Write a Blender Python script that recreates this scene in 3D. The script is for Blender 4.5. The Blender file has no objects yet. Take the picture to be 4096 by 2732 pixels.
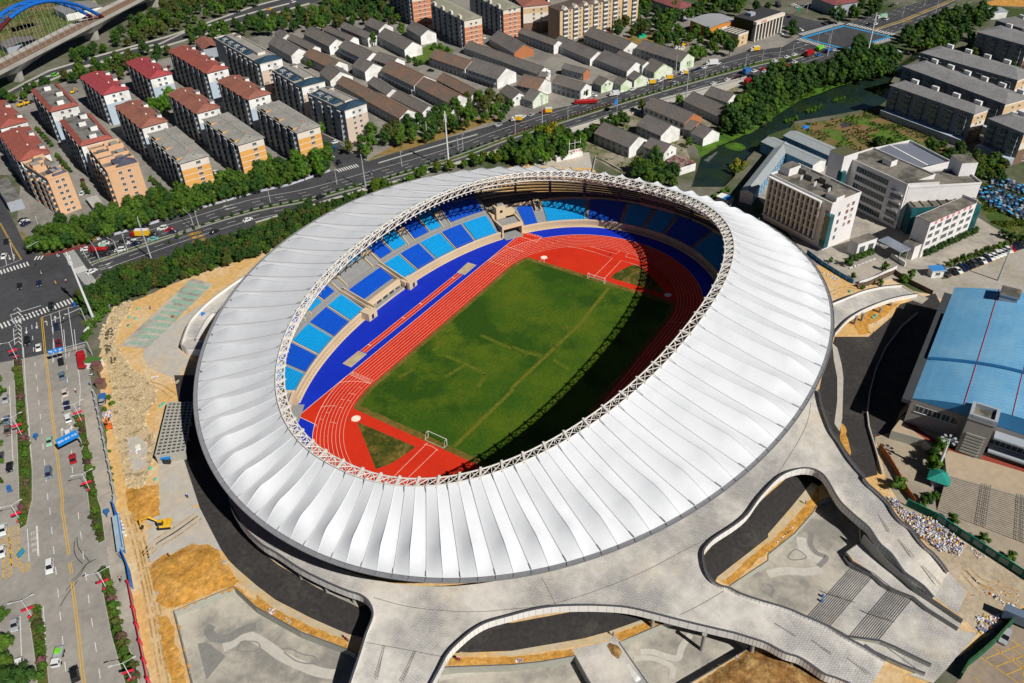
import bpy,bmesh,math,random
from mathutils import Vector,Matrix
from mathutils.geometry import delaunay_2d_cdt
R_=math.radians
C=bpy.context.scene.collection
scene=bpy.context.scene
#camera
W_,H_,FOC=4096.0,2732.0,3285.398
CAM=Vector((-152.9085,-160.5455,180.3954))
YAW,PIT,ROL=0.58769506,0.65010576,-0.03388041
FW=Vector((math.cos(PIT)*math.cos(YAW),math.cos(PIT)*math.sin(YAW),-math.sin(PIT)))
RT0=Vector((math.sin(YAW),-math.cos(YAW),0));UP0=RT0.cross(FW)
RT=math.cos(ROL)*RT0+math.sin(ROL)*UP0
UP=-math.sin(ROL)*RT0+math.cos(ROL)*UP0
cd=bpy.data.cameras.new('camera');cam=bpy.data.objects.new('camera',cd);C.objects.link(cam)
cd.sensor_fit='HORIZONTAL';cd.sensor_width=36.0;cd.lens=36.0*FOC/W_
cd.clip_start=1.0;cd.clip_end=6000
Mx=Matrix((RT,UP,-FW)).transposed().to_4x4();Mx.translation=CAM
cam.matrix_world=Mx
scene.camera=cam
#sky, sun, exposure
SUN_AZ,SUN_EL=R_(257.5),R_(43.1)
world=bpy.data.worlds.new('World');scene.world=world;world.use_nodes=True
nt=world.node_tree;bg=nt.nodes['Background']
sky=nt.nodes.new('ShaderNodeTexSky');sky.sky_type='NISHITA';sky.sun_disc=False
sky.sun_elevation=SUN_EL;sky.sun_rotation=R_(90)-SUN_AZ
sky.air_density=0.3;sky.dust_density=0.0;sky.ozone_density=2.0
nt.links.new(sky.outputs[0],bg.inputs[0]);bg.inputs[1].default_value=0.05
sd=bpy.data.lights.new('sun','SUN');sun=bpy.data.objects.new('sun',sd);C.objects.link(sun)
sd.energy=5.0;sd.angle=R_(0.53);sd.color=(1.0,0.965,0.905)
sdir=Vector((math.cos(SUN_EL)*math.cos(SUN_AZ),math.cos(SUN_EL)*math.sin(SUN_AZ),math.sin(SUN_EL)))
sun.rotation_euler=sdir.to_track_quat('Z','Y').to_euler()
vs=scene.view_settings;vs.view_transform='Standard';vs.look='None';vs.exposure=0.0;vs.gamma=1.0
scene.cycles.max_bounces=5;scene.cycles.diffuse_bounces=2;scene.cycles.glossy_bounces=2
scene.cycles.transmission_bounces=2;scene.cycles.transparent_max_bounces=4
scene.cycles.use_denoising=True
#helpers
rnd=random.Random(7)
TL=dict(a=(0,0),b=(1024,0),c=(2048,0),d=(3072,0),e=(0,700),f=(1024,600),g=(2048,600),h=(3072,600),i=(0,1300),j=(1024,1300),k=(2048,1300),l=(3072,1200),m=(0,2032),n=(1024,2032),o=(2048,2032),r=(3072,1900))
def T(t,x,y,z=0.0):
 """survey point: where the sight line of a plan-sheet coordinate meets height z, in metres"""
 if t=='D':X,Y=x*4096/2351,y*4096/2351
 else:
  s=1024/1930 if t=='r' else 1024/2294
  X,Y=TL[t][0]+x*s,TL[t][1]+y*s
 d=(X-W_/2)*RT+(H_/2-Y)*UP+FOC*FW
 return CAM+d*((z-CAM.z)/d.z)
def S(spec,z=0.0):
 """'e:10,20;30,40 f:1,2' -> list of world points; x,y,z gives a point its own height"""
 out=[]
 for part in spec.split():
  t,rest=part.split(':')
  for p in rest.split(';'):
   v=[float(q)for q in p.split(',')]
   out.append(T(t,v[0],v[1],v[2]if len(v)>2 else z))
 return out
class MB:
 def __init__(s):s.v,s.f,s.m,s.sm=[],[],[],[]
 def face(s,pts,m=0,sm=False):
  n=len(s.v);s.v+=[tuple(p)for p in pts];s.f.append(tuple(range(n,n+len(pts))));s.m.append(m);s.sm.append(sm)
 def mesh(s,vs,fs,m=0,sm=False):
  n=len(s.v);s.v+=[tuple(p)for p in vs]
  for f in fs:s.f.append(tuple(n+i for i in f));s.m.append(m);s.sm.append(sm)
 def box(s,c,d,rz=0.0,m=0,top=None,taper=(1,1)):
  """c = centre of the base, d = full sizes; top = material of the top face"""
  ca,sa=math.cos(rz),math.sin(rz);x,y,z=d[0]/2,d[1]/2,d[2]
  P=[]
  for k,zz in((1,0),(0,z)):
   tx,ty=(1,1)if k else taper
   for a,b in((-x,-y),(x,-y),(x,y),(-x,y)):
    a,b=a*tx,b*ty
    P.append((c[0]+a*ca-b*sa,c[1]+a*sa+b*ca,c[2]+zz))
  s.mesh(P,[(3,2,1,0),(0,1,5,4),(1,2,6,5),(2,3,7,6),(3,0,4,7)],m)
  s.mesh([P[4],P[5],P[6],P[7]],[(0,1,2,3)],m if top is None else top)
 def prism(s,poly,z0,z1,m=0,top=None,bottom=False):
  n=len(poly);a=sum(poly[i][0]*poly[(i+1)%n][1]-poly[(i+1)%n][0]*poly[i][1]for i in range(n))
  if a<0:poly=list(reversed(poly))
  lo=[(p[0],p[1],z0)for p in poly];hi=[(p[0],p[1],z1)for p in poly]
  for i in range(n):s.face([lo[i],lo[(i+1)%n],hi[(i+1)%n],hi[i]],m)
  s.face(hi,m if top is None else top)
  if bottom:s.face(lo[::-1],m)
 def tube(s,a,b,r,n=6,m=0,r2=None,cap=True):
  a,b=Vector(a),Vector(b);d=b-a
  if d.length<1e-6:return
  q=d.to_track_quat('Z','Y');r2=r if r2 is None else r2;P=[]
  for base,rr in((a,r),(b,r2)):
   for i in range(n):
    t=2*math.pi*i/n;P.append(base+q@Vector((rr*math.cos(t),rr*math.sin(t),0)))
  F=[(i,(i+1)%n,n+(i+1)%n,n+i)for i in range(n)]
  s.mesh(P,F,m,n>5)
  if cap:s.face(P[n:],m);s.face(P[:n][::-1],m)
 def path(s,pts,r,n=5,m=0,closed=False):
  k=len(pts)
  for i in range(k if closed else k-1):s.tube(pts[i],pts[(i+1)%k],r,n,m,cap=False)
 def lathe(s,c,prof,n=12,m=0,sm=True):
  P=[(c[0]+r*math.cos(2*math.pi*i/n),c[1]+r*math.sin(2*math.pi*i/n),c[2]+z)for r,z in prof for i in range(n)]
  F=[(j*n+i,j*n+(i+1)%n,(j+1)*n+(i+1)%n,(j+1)*n+i)for j in range(len(prof)-1)for i in range(n)]
  s.mesh(P,F,m,sm);s.face(P[-n:],m)
 def ribbon(s,pts,w,z=None,m=0,closed=False,dash=None):
  pts=[Vector(p)for p in pts]
  if z is not None:pts=[Vector((p.x,p.y,z))for p in pts]
  k=len(pts)
  if dash:
   on,off=dash;segs=[];carry=0.0
   for i in range(k-1):
    a,b=pts[i],pts[i+1];L=(b-a).length;t=-carry
    while t<L:
     t0,t1=max(t,0),min(t+on,L)
     if t1>t0:segs.append((a+(b-a)*(t0/L),a+(b-a)*(t1/L)))
     t+=on+off
    carry=L-(t-(on+off));
   for a,b in segs:s.ribbon([a,b],w,None,m)
   return
  L,Rr=[],[]
  for i in range(k):
   p0=pts[i-1]if(i or closed)else pts[i];p1=pts[(i+1)%k]if(i<k-1 or closed)else pts[i]
   d=(p1-p0);d.z=0;d.normalize();nn=Vector((-d.y,d.x,0))
   L.append(pts[i]+nn*w/2);Rr.append(pts[i]-nn*w/2)
  for i in range(k if closed else k-1):
   j=(i+1)%k;s.face([Rr[i],Rr[j],L[j],L[i]],m)
 def wall(s,pts,th,z0,z1,m=0,top=None,closed=False):
  """upright wall of thickness th along pts; z0 and z1 numbers or per-point lists"""
  k=len(pts);pts=[Vector(p)for p in pts]
  a0=z0 if isinstance(z0,(list,tuple))else[z0]*k;a1=z1 if isinstance(z1,(list,tuple))else[z1]*k
  L,Rr=[],[]
  for i in range(k):
   p0=pts[i-1]if(i or closed)else pts[i];p1=pts[(i+1)%k]if(i<k-1 or closed)else pts[i]
   d=(p1-p0);d.z=0;d.normalize();nn=Vector((-d.y,d.x,0))*th/2
   L.append(pts[i]+nn);Rr.append(pts[i]-nn)
  def P(v,z):return(v.x,v.y,z)
  for i in range(k if closed else k-1):
   j=(i+1)%k
   s.face([P(Rr[i],a0[i]),P(Rr[j],a0[j]),P(Rr[j],a1[j]),P(Rr[i],a1[i])],m)
   s.face([P(L[j],a0[j]),P(L[i],a0[i]),P(L[i],a1[i]),P(L[j],a1[j])],m)
   s.face([P(Rr[i],a1[i]),P(Rr[j],a1[j]),P(L[j],a1[j]),P(L[i],a1[i])],m if top is None else top)
  if not closed:
   s.face([P(L[0],a0[0]),P(Rr[0],a0[0]),P(Rr[0],a1[0]),P(L[0],a1[0])],m)
   s.face([P(Rr[-1],a0[-1]),P(L[-1],a0[-1]),P(L[-1],a1[-1]),P(Rr[-1],a1[-1])],m)
 def data(s,name,mats):
  me=bpy.data.meshes.new(name);me.from_pydata(s.v,[],s.f)
  for x in(mats if isinstance(mats,(list,tuple))else[mats]):me.materials.append(x)
  me.polygons.foreach_set('material_index',s.m);me.polygons.foreach_set('use_smooth',s.sm);me.update()
  return me
def link(name,me,parent=None,loc=None,rz=0.0):
 o=bpy.data.objects.new(name,me);C.objects.link(o)
 if loc is not None:o.location=loc
 if rz:o.rotation_euler=(0,0,rz)
 if parent:o.parent=parent
 return o
def build(name,mb,mats,parent=None,loc=None,rz=0.0):return link(name,mb.data(name,mats),parent,loc,rz)
def tag(o,label,cat,group=None,kind=None):
 if label:o['label']=label
 if cat:o['category']=cat
 if group:o['group']=group
 if kind:o['kind']=kind
 return o
def struct(name,mb,mats):return tag(build(name,mb,mats),None,None,None,'structure')
def empty(name,label,cat,loc=(0,0,0),rz=0.0,group=None):
 return tag(link(name,None,None,loc,rz),label,cat,group)
def copy_tree(o,parent=None):
 c=o.copy();C.objects.link(c)
 if parent:c.parent=parent
 for ch in o.children:copy_tree(ch,c)
 return c
def fill(mb,loop,holes=(),z=0.0,m=0,zf=None):
 """flat (or zf-shaped) sheet over an outline with holes"""
 pts,edges=[],[]
 for lp in[loop]+list(holes):
  n=len(pts);pts+=[Vector((p[0],p[1]))for p in lp]
  edges+=[(n+i,n+(i+1)%len(lp))for i in range(len(lp))]
 v,e,f,*_=delaunay_2d_cdt(pts,edges,[],2 if holes else 1,1e-4)
 if holes:
  def inside(p,lp):
   c=False;n=len(lp)
   for i in range(n):
    a,b=lp[i],lp[(i+1)%n]
    if(a[1]>p.y)!=(b[1]>p.y)and p.x<(b[0]-a[0])*(p.y-a[1])/(b[1]-a[1])+a[0]:c=not c
   return c
  v,e,f,*_=delaunay_2d_cdt(pts,edges,[],0,1e-4)
  f=[t for t in f if(lambda q:inside(q,loop)and not any(inside(q,h)for h in holes))(sum((v[i]for i in t),Vector((0,0)))/len(t))]
 P=[(p.x,p.y,zf(p.x,p.y)if zf else z)for p in v]
 F=[]
 for t in f:
  a,b,c=(v[t[0]],v[t[1]],v[t[2]])
  F.append(tuple(t)if(b.x-a.x)*(c.y-a.y)-(b.y-a.y)*(c.x-a.x)>0 else tuple(reversed(t)))
 mb.mesh(P,F,m)
ROUGH=('site_slab','haul_track','site_dirt','spoil_ground','waste_ground','garden_plot','stream_slab','stream_water','clearing','verge_grass','riverside_bank','meadow','soil_bed','field_plot')
def edgy(loop,amp,step=2.0):
 out=[];n=len(loop);r=random.Random(3)
 for i in range(n):
  a,b=loop[i],loop[(i+1)%n];k=max(1,min(60,int((b-a).length/step)))
  for j in range(k):out.append(a.lerp(b,j/k)+Vector((r.uniform(-amp,amp),r.uniform(-amp,amp),0)))
 return out
def sheet(name,spec,z,mat,holes=()):
 mb=MB();lp=S(spec)if isinstance(spec,str)else spec
 if name in ROUGH:lp=edgy(lp,.3,1.8)
 fill(mb,lp,holes,z);return struct(name,mb,mat)
def smooth(pts,k=4,closed=False):
 """Catmull-Rom through the points"""
 pts=[Vector(p)for p in pts];n=len(pts);out=[]
 for i in range(n if closed else n-1):
  p0=pts[i-1]if(i or closed)else pts[i];p1=pts[i];p2=pts[(i+1)%n];p3=pts[(i+2)%n]if(i+2<n or closed)else p2
  for j in range(k):
   t=j/k
   out.append(0.5*((2*p1)+(p2-p0)*t+(2*p0-5*p1+4*p2-p3)*t*t+(3*p1-p0-3*p2+p3)*t**3))
 if not closed:out.append(pts[-1])
 return out
#materials
_mats={}
def srgb(r,g,b):
 f=lambda c:(c/255/12.92)if c<=10 else((c/255+0.055)/1.055)**2.4
 return(f(r),f(g),f(b))
def mat(name,col,rough=0.8,var=0.12,scale=0.5,spec=0.25,metal=0.0,bump=0.0,bscale=None,col2=None,mix=(0.45,0.62),s2=0.08,local=False,per=0.0,extra=None,sheen=0.0):
 """base colour with fine tone noise; col2 = a second colour in large irregular patches; per = tone shift per object"""
 if name in _mats:return _mats[name]
 m=bpy.data.materials.new(name);m.use_nodes=True;_mats[name]=m
 N,L=m.node_tree.nodes,m.node_tree.links;b=N['Principled BSDF']
 b.inputs['Roughness'].default_value=rough;b.inputs['Metallic'].default_value=metal
 b.inputs['Specular IOR Level'].default_value=spec
 if local:pos=N.new('ShaderNodeTexCoord').outputs['Object']
 else:pos=N.new('ShaderNodeNewGeometry').outputs['Position']
 def noise(sc,det=3.0,ro=0.6):
  n=N.new('ShaderNodeTexNoise');n.inputs['Scale'].default_value=sc;n.inputs['Detail'].default_value=det
  n.inputs['Roughness'].default_value=ro;L.new(pos,n.inputs['Vector']);return n.outputs['Fac']
 def ramp(fac,lo,hi):
  r=N.new('ShaderNodeMapRange');r.inputs['From Min'].default_value=lo;r.inputs['From Max'].default_value=hi
  r.clamp=True;L.new(fac,r.inputs['Value']);return r.outputs['Result']
 def mixc(fac,a,c,mode='MIX'):
  x=N.new('ShaderNodeMix');x.data_type='RGBA';x.blend_type=mode
  if isinstance(fac,float):x.inputs['Factor'].default_value=fac
  else:L.new(fac,x.inputs['Factor'])
  for s,k in((a,'A'),(c,'B')):
   i=[q for q in x.inputs if q.name==k and q.type=='RGBA'][0]
   if isinstance(s,tuple):i.default_value=(*s[:3],1)
   else:L.new(s,i)
  return[q for q in x.outputs if q.type=='RGBA'][0]
 c=col
 if col2:c=mixc(ramp(noise(s2,6.0,0.65),*mix),col,col2)
 if extra:c=extra(N,L,pos,c,noise,ramp,mixc)
 if var:
  f=noise(scale,4.0);r=N.new('ShaderNodeMapRange');r.inputs['From Min'].default_value=0.25;r.inputs['From Max'].default_value=0.75
  r.inputs['To Min'].default_value=1-var;r.inputs['To Max'].default_value=1+var;L.new(f,r.inputs['Value'])
  v=N.new('ShaderNodeVectorMath');v.operation='SCALE';L.new(r.outputs['Result'],v.inputs['Scale'])
  if isinstance(c,tuple):v.inputs[0].default_value=c
  else:L.new(c,v.inputs[0])
  c=v.outputs['Vector']
 if per:
  oi=N.new('ShaderNodeObjectInfo');r=N.new('ShaderNodeMapRange');r.inputs['To Min'].default_value=1-per;r.inputs['To Max'].default_value=1+per
  L.new(oi.outputs['Random'],r.inputs['Value']);v=N.new('ShaderNodeVectorMath');v.operation='SCALE';L.new(r.outputs['Result'],v.inputs['Scale'])
  if isinstance(c,tuple):v.inputs[0].default_value=c
  else:L.new(c,v.inputs[0])
  c=v.outputs['Vector']
 if sheen:b.inputs['Sheen Weight'].default_value=sheen;b.inputs['Sheen Roughness'].default_value=.5
 if isinstance(c,tuple):b.inputs['Base Color'].default_value=(*c[:3],1)
 else:L.new(c,b.inputs['Base Color'])
 if bump:
  bn=N.new('ShaderNodeBump');bn.inputs['Strength'].default_value=bump;bn.inputs['Distance'].default_value=0.3
  L.new(noise(bscale or scale*2,4.0),bn.inputs['Height']);L.new(bn.outputs['Normal'],b.inputs['Normal'])
 return m
#setting: materials
def fine(sc,amt):
 def ex(N,L,pos,c,noise,ramp,mixc):
  return mixc(ramp(noise(sc,5.0,0.7),0.52,0.72),c,tuple(q*amt for q in(c if isinstance(c,tuple)else(0.2,0.18,0.15))))
 return ex
m_ground=mat('urban ground',(0.16,0.15,0.115),0.95,0.2,0.3,col2=(0.05,0.075,0.02),mix=(0.42,0.6),s2=0.02)
m_estate=mat('estate paving',(0.27,0.25,0.215),0.9,0.18,0.4,col2=(0.17,0.16,0.145),s2=0.03)  # paving tone lowered to carry the shade lying between the houses
m_asph=mat('asphalt',(0.066,0.066,0.071),0.85,0.18,0.35,col2=(0.05,0.05,0.054),s2=0.04)
m_asph_new=mat('fresh asphalt',(0.04,0.037,0.036),0.8,0.3,0.8,col2=(0.075,0.066,0.056),s2=0.1,mix=(.5,.75))
m_conc_road=mat('worn grey road',(0.33,0.305,0.27),0.9,0.14,0.5,col2=(0.25,0.235,0.21),s2=0.035)
m_walk=mat('pavement slabs',(0.41,0.365,0.305),0.9,0.14,0.6,col2=(0.27,0.25,0.22),s2=0.08)
m_conc=mat('pale concrete',(0.46,0.43,0.38),0.9,0.12,0.4,col2=(0.52,0.42,0.30),s2=0.05,mix=(0.5,0.7))
m_dirt=mat('ochre dirt',(0.62,0.385,0.15),0.95,0.22,0.6,col2=(0.64,0.48,0.29),s2=0.05,bump=0.4,bscale=1.2)
m_dirt2=mat('dug ochre soil',(0.50,0.245,0.045),0.95,0.42,0.7,col2=(0.58,0.31,0.08),s2=0.15,bump=1.0,bscale=1.1)
m_rubble=mat('stream bed rubble',(0.54,0.41,0.24),0.95,0.4,1.3,col2=(0.22,0.17,0.09),s2=0.35,mix=(0.5,0.66),bump=1.0,bscale=1.6)
m_mud=mat('brown spoil',(0.24,0.12,0.035),0.95,0.55,0.8,col2=(0.42,0.26,0.10),s2=0.25,bump=1.0,bscale=1.2)
m_sand=mat('grey brown wasteland',(0.40,0.32,0.22),0.95,0.2,0.7,col2=(0.5,0.42,0.31),s2=0.1,bump=0.4)
m_grass=mat('rough grass',(0.045,0.085,0.012),0.95,0.45,0.8,col2=(0.13,0.115,0.03),s2=0.09,mix=(0.5,0.66))
m_dry=mat('dry grass',(0.26,0.17,0.05),0.95,0.3,0.8,col2=(0.10,0.11,0.025),s2=0.12,mix=(0.5,0.66))
m_bank=mat('reedy bank',(0.07,0.16,0.01),0.95,0.45,0.9,col2=(0.035,0.085,0.01),s2=0.15)
m_soilplot=mat('garden soil',(0.20,0.13,0.055),0.95,0.35,0.7,col2=(0.075,0.11,0.02),s2=0.11)
m_crop=mat('vegetable rows',(0.07,0.15,0.015),0.95,0.5,0.9,col2=(0.12,0.14,0.03),s2=0.2)
m_water=mat('river water',(0.012,0.026,0.022),0.06,0.25,0.15,spec=0.5,col2=(0.02,0.035,0.012),s2=0.05)
m_white_line=mat('white road paint',(0.66,0.65,0.62),0.8,0.22,1.5)
m_yellow_line=mat('yellow road paint',(0.66,0.38,0.03),0.8,0.2,1.5)
m_blue_line=mat('blue box paint',(0.02,0.32,0.66),0.8,0.15,0.5)
m_kerb=mat('kerb stone',(0.42,0.40,0.36),0.9,0.12,0.8)
m_redpath=mat('red cycle path',(0.20,0.035,0.035),0.9,0.15,0.8)
m_track=mat('track red',(0.60,0.027,0.006),0.8,0.07,0.6,col2=(0.54,0.021,0.005),s2=0.06)
m_tblue=mat('apron blue',(0.0015,0.022,0.44),0.75,0.08,0.3,col2=(0.002,0.027,0.48),s2=0.05)
m_tline=mat('track line white',(0.86,0.74,0.60),0.8,0.05,1.0)
m_pitch=mat('pitch grass',(0.030,0.082,0.0015),0.95,0.32,1.1,col2=(0.075,0.118,0.003),s2=0.04,mix=(0.40,0.64),extra=lambda N,L,pos,c,noise,ramp,mixc:mixc(ramp(noise(0.09,6.0,0.7),0.60,0.76),mixc(ramp(noise(0.03,5.0,0.65),0.52,0.60),c,(0.021,0.064,0.001)),(0.135,0.125,0.010)))
m_pitch_worn=mat('worn pitch edge',(0.12,0.092,0.013),0.95,0.35,0.9,col2=(0.18,0.12,0.025),s2=0.2)
m_longgrass=mat('scrubby sector grass',(0.045,0.055,0.004),0.95,0.5,0.8,col2=(0.15,0.11,0.02),s2=0.22)
def paver(N,L,pos,c,noise,ramp,mixc):
 br=N.new('ShaderNodeTexBrick');br.inputs['Scale'].default_value=0.55;br.inputs['Mortar Size'].default_value=0.11
 br.inputs['Mortar Smooth'].default_value=0.3
 br.inputs['Color1'].default_value=(0,0,0,1);br.inputs['Color2'].default_value=(0.12,0.12,0.12,1);br.inputs['Mortar'].default_value=(1,1,1,1)
 wp=N.new('ShaderNodeMapping');wp.inputs['Rotation'].default_value=(0,0,0.9);L.new(pos,wp.inputs['Vector'])
 wv=N.new('ShaderNodeTexNoise');wv.inputs['Scale'].default_value=0.7;wv.inputs['Detail'].default_value=3.0
 ad=N.new('ShaderNodeVectorMath');ad.operation='MULTIPLY_ADD';L.new(pos,wv.inputs['Vector'])
 L.new(wv.outputs['Color'],ad.inputs[0]);ad.inputs[1].default_value=(0.7,0.7,0);L.new(wp.outputs[0],ad.inputs[2]);L.new(ad.outputs[0],br.inputs['Vector'])
 f=N.new('ShaderNodeMath');f.operation='MULTIPLY';L.new(br.outputs['Color'],f.inputs[0]);L.new(ramp(noise(0.055,5.0,0.65),0.36,0.58),f.inputs[1])
 return mixc(f.outputs[0],c,(0.30,0.29,0.28))
m_plaza=mat('deck paving',(0.62,0.585,0.53),0.9,0.10,0.7,col2=(0.60,0.53,0.42),s2=0.045,mix=(0.5,0.68),extra=paver)
m_court=mat('court paving',(0.47,0.43,0.36),0.9,0.12,0.6,col2=(0.26,0.245,0.215),s2=0.08)
m_court2=mat('court light band',(0.52,0.49,0.43),0.9,0.10,0.6)
m_court3=mat('court grey band',(0.235,0.225,0.21),0.9,0.14,0.6)
#setting: the ground with its river and sunken courts
ZW=-1.4
river=S('c:1600,1700;1640,1560;1690,1410;1850,1310;1990,1250;2140,1190;2294,1085 d:70,1030;180,960;290,890;450,840;560,790;730,740;960,680;1130,640;1185,560;1300,480;1420,380;1640,330;1800,360;1500,470;1260,590;1130,705;1095,760;1085,900;1010,960;870,1000;640,1045;430,1080;240,1110;200,1165;60,1215 c:2294,1240;2150,1400;2110,1440;2080,1500;2010,1530;2000,1600;1900,1700',ZW)
ZC=-2.6
court_a=S('m:1555,925;2095,705 n:0,888;400,1110;825,1268;900,1310;1000,1800 m:1770,1800')
court_b=S('n:1590,1445;1720,1425 o:0,1405;280,1375;565,1325;700,1568;800,1760 n:1640,1800')
court_c=S('o:960,1205;1180,1110;1400,1015;1700,950;1900,1040;2130,1255;1600,1568;1440,1680;1290,1680')
court_d=S('o:1945,700;2294,470 r:0,600;200,440;340,280;385,195;560,150;700,330;705,500;590,580;640,650;800,745;930,850;1090,930;840,1258;600,1215;290,1068;90,985;0,955 o:2150,805;2040,762')
m_pit=mat('court wall grey',(0.36,0.36,0.31),0.85,0.08,0.8)
g=MB();B_=2600
fill(g,[(-B_,-B_),(B_,-B_),(B_,B_),(-B_,B_)],[river,court_a,court_b,court_c,court_d],0.0)
struct('ground',g,m_ground)
w=MB();fill(w,river,(),ZW);struct('river_water',w,m_water)
bk=MB();bk.wall(river,0.6,ZW-0.5,-0.004,closed=True);struct('river_bank',bk,mat('muddy bank',(0.09,0.075,0.04),0.95,0.3,0.8))
#setting: districts
sheet('estate_ground','e:0,0;190,0;150,470;230,640;600,620;1250,430;2294,110 f:300,320;640,170 b:640,1440;1010,1440;1450,1300 c:0,1110;1270,750 d:130,430;280,330;180,250 d:0,150 c:1400,160;1000,0;0,-100 b:1200,100;300,200 a:2294,330;1500,520;700,700;0,900;-400,1000 e:-400,400',0.006,m_estate)
sheet('village_ground','c:560,1290;900,1020;1110,900;1430,780;1750,700;2150,700;2050,900;1800,1180;1560,1330;1640,1530;1300,1600;1060,1600;700,1400',0.006,mat('trodden yard',(0.30,0.26,0.2),0.95,0.25,0.4,col2=(0.10,0.11,0.03),s2=0.07))
sheet('school_ground','h:-200,300;600,-50;1300,300;1870,600;2294,850;2500,900;2700,1000;2600,1568;1600,1568;1640,1150;1500,1090;1420,1110;900,1240;480,1100;330,930',0.006,m_walk)
sheet('parking_ground','h:1500,1090;1560,1160;1680,1140;2294,900;2700,760;2700,1400;1680,1400;1480,1300;1270,1180;1330,1110',0.02,mat('pale yard concrete',(0.38,0.35,0.30),0.9,0.14,0.5,col2=(0.33,0.29,0.23),s2=0.06))
sheet('garden_ground','d:230,1120;640,1060;880,1000;1020,960;1080,980;1500,1240;1900,1560;1500,1568;600,1350;300,1210',0.008,m_soilplot)
for sp,z,mm in(('d:640,1045;790,1040;900,1080;1060,1140;1400,1290;1440,1330;1150,1250;820,1110;700,1080',0.016,m_crop),('d:690,1140;860,1120;1000,1160;900,1260;720,1200',0.018,mat('bare bed',(0.22,0.13,0.06),0.95,0.3,0.8)),('d:640,1110;730,1090;745,1130;660,1150',0.02,mat('dark netting',(0.05,0.05,0.06),0.9,0.2,1)),('d:880,1200;1060,1180;1300,1290;1200,1320;960,1260',0.02,m_crop),('d:480,1150;640,1180;760,1290;700,1320;560,1230',0.018,m_crop)):
 sheet('garden_plot',sp,z,mm)
sheet('meadow','h:1530,100;1750,170;1870,280;2294,400;2800,600;2800,760;2294,800;2000,650;1880,520;1900,300',0.012,m_grass)
sheet('riverside_bank','c:2294,1085;2140,1190;1990,1250;1850,1310;1690,1410;1640,1300;1800,1180;2050,1050;2294,900 d:300,760;700,600;960,560;1180,540;1130,640;960,685;730,745;560,795;450,845;290,895;180,965;70,1035',0.012,m_bank)
sheet('car_park','r:1420,1568;1500,1440;1600,1370;1800,1180;1890,1070;2100,960;2300,1100;2300,1900;1300,1900',0.016,mat('brown car park',(0.30,0.235,0.175),0.9,0.15,0.5,col2=(0.24,0.19,0.15),s2=0.08))
sheet('farmland','a:-600,900;0,640;400,460;700,300;860,200;700,100;400,-40;0,-300;-1200,300',0.010,mat('green field plots',(0.07,0.11,0.015),0.95,0.4,0.15,col2=(0.17,0.13,0.05),s2=0.025,mix=(0.45,0.6)))
for sp,cc in(('a:340,110;700,60;760,200;420,330',(0.10,0.13,0.02)),('a:40,230;330,120;410,330;150,430',(0.14,0.13,0.04)),('a:90,250;300,200;320,230;110,290',(0.06,0.10,0.02)),('a:560,90;680,60;700,110;590,140',(0.09,0.09,0.03)),('a:700,30;850,0;900,80;760,100',(0.35,0.28,0.17))):
 sheet('field_plot',sp,0.02,mat('plot %.2f'%(cc[0]+cc[1]),cc,0.95,0.35,0.25))
sheet('orchard_ground','d:1950,20;2294,-60;2600,-80;2600,90;2294,60;2000,50',0.012,m_dirt2)
sheet('verge_grass','f:990,110;1090,60;1500,-40;2040,-230 b:2040,1110;2190,1080;2180,1050;1900,1060;1500,1210;1300,1260;1080,1390;1010,1430',0.012,m_dry)
sheet('clearing','c:930,360;1290,270;1400,380;1120,400',0.014,m_dry)
#setting: roads
sheet('main_road','e:-500,760;-60,640;240,655;330,715;560,690;690,662;870,590;1500,405;2294,165 f:300,300;640,195;745,180 b:1000,1450;1450,1310;1750,1225;2294,1075 c:330,985;770,890;1270,745;1600,625;2100,460 d:130,420;290,330;690,205;1100,90;1500,-20;1800,-120;2100,-120;1690,0;1530,110;1320,210;1110,310;1135,435;700,475;450,565;200,630;0,670 c:2100,705;1800,785;1300,915;690,1115;0,1300 f:1360,245;0,645 e:2290,450;1570,700;880,910;760,1015;690,1095;755,1270 i:760,170;420,255;210,300;-300,390 e:-500,1480',0.03,m_asph)
sheet('north_road','e:-240,300;0,190;150,470;240,655;-60,640;-200,640',0.026,m_asph)
sheet('cross_road','d:690,200;430,190;170,120;-100,40;-100,130;180,250;300,330',0.026,m_asph)
sheet('side_street','b:600,1200;700,1250;900,1400;1010,1450;730,1520;640,1390;580,1240',0.026,m_asph)
sheet('avenue','i:-500,425;-300,390;210,300;420,255;760,170;790,330;830,600;860,840;1010,1568 m:1010,0;1330,1568;1500,2300;-700,2300;-700,0 i:-500,1000',0.026,m_conc_road)
sheet('avenue_pavement','i:745,600;860,620;1010,1568 m:1010,0;1330,1568;1400,1900;1300,1900;1240,1568;1120,1180;1060,950;980,530;945,290;905,0 i:880,1568;800,1150;760,850',0.05,m_walk)
sheet('highway','a:-300,1010;100,812;250,735;440,640;900,500;1500,335;2294,55 b:480,-70;700,-130;760,-60;480,35;0,150 a:2294,170;1640,370;1200,500;700,620;440,730;200,800;-250,1060',0.03,m_asph)
hw=MB()
for sp in('a:0,870;250,735;440,640;900,500;1500,335;2294,55 b:480,-70','a:200,800;440,730;700,620;1200,500;1640,370;2294,170 b:480,35','a:250,770;430,690;900,560;1180,445;1430,400;1640,300;2294,110 b:300,35'):
 hw.wall(S(sp),0.5,0.0,0.9)
bar=build('crash_barrier',hw,m_kerb);tag(bar,'pale concrete crash barrier lining the highway under the railway arch','barrier')
sheet('red_path','e:385,722;520,685;700,640;865,595;690,672;480,712;410,732',0.055,m_redpath)
sheet('north_verge','e:165,480;300,600;385,720;860,585;1500,395;2294,150 f:300,315;650,165;640,130 e:2294,110;1400,360;700,560;240,640',0.014,m_dry)
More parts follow.
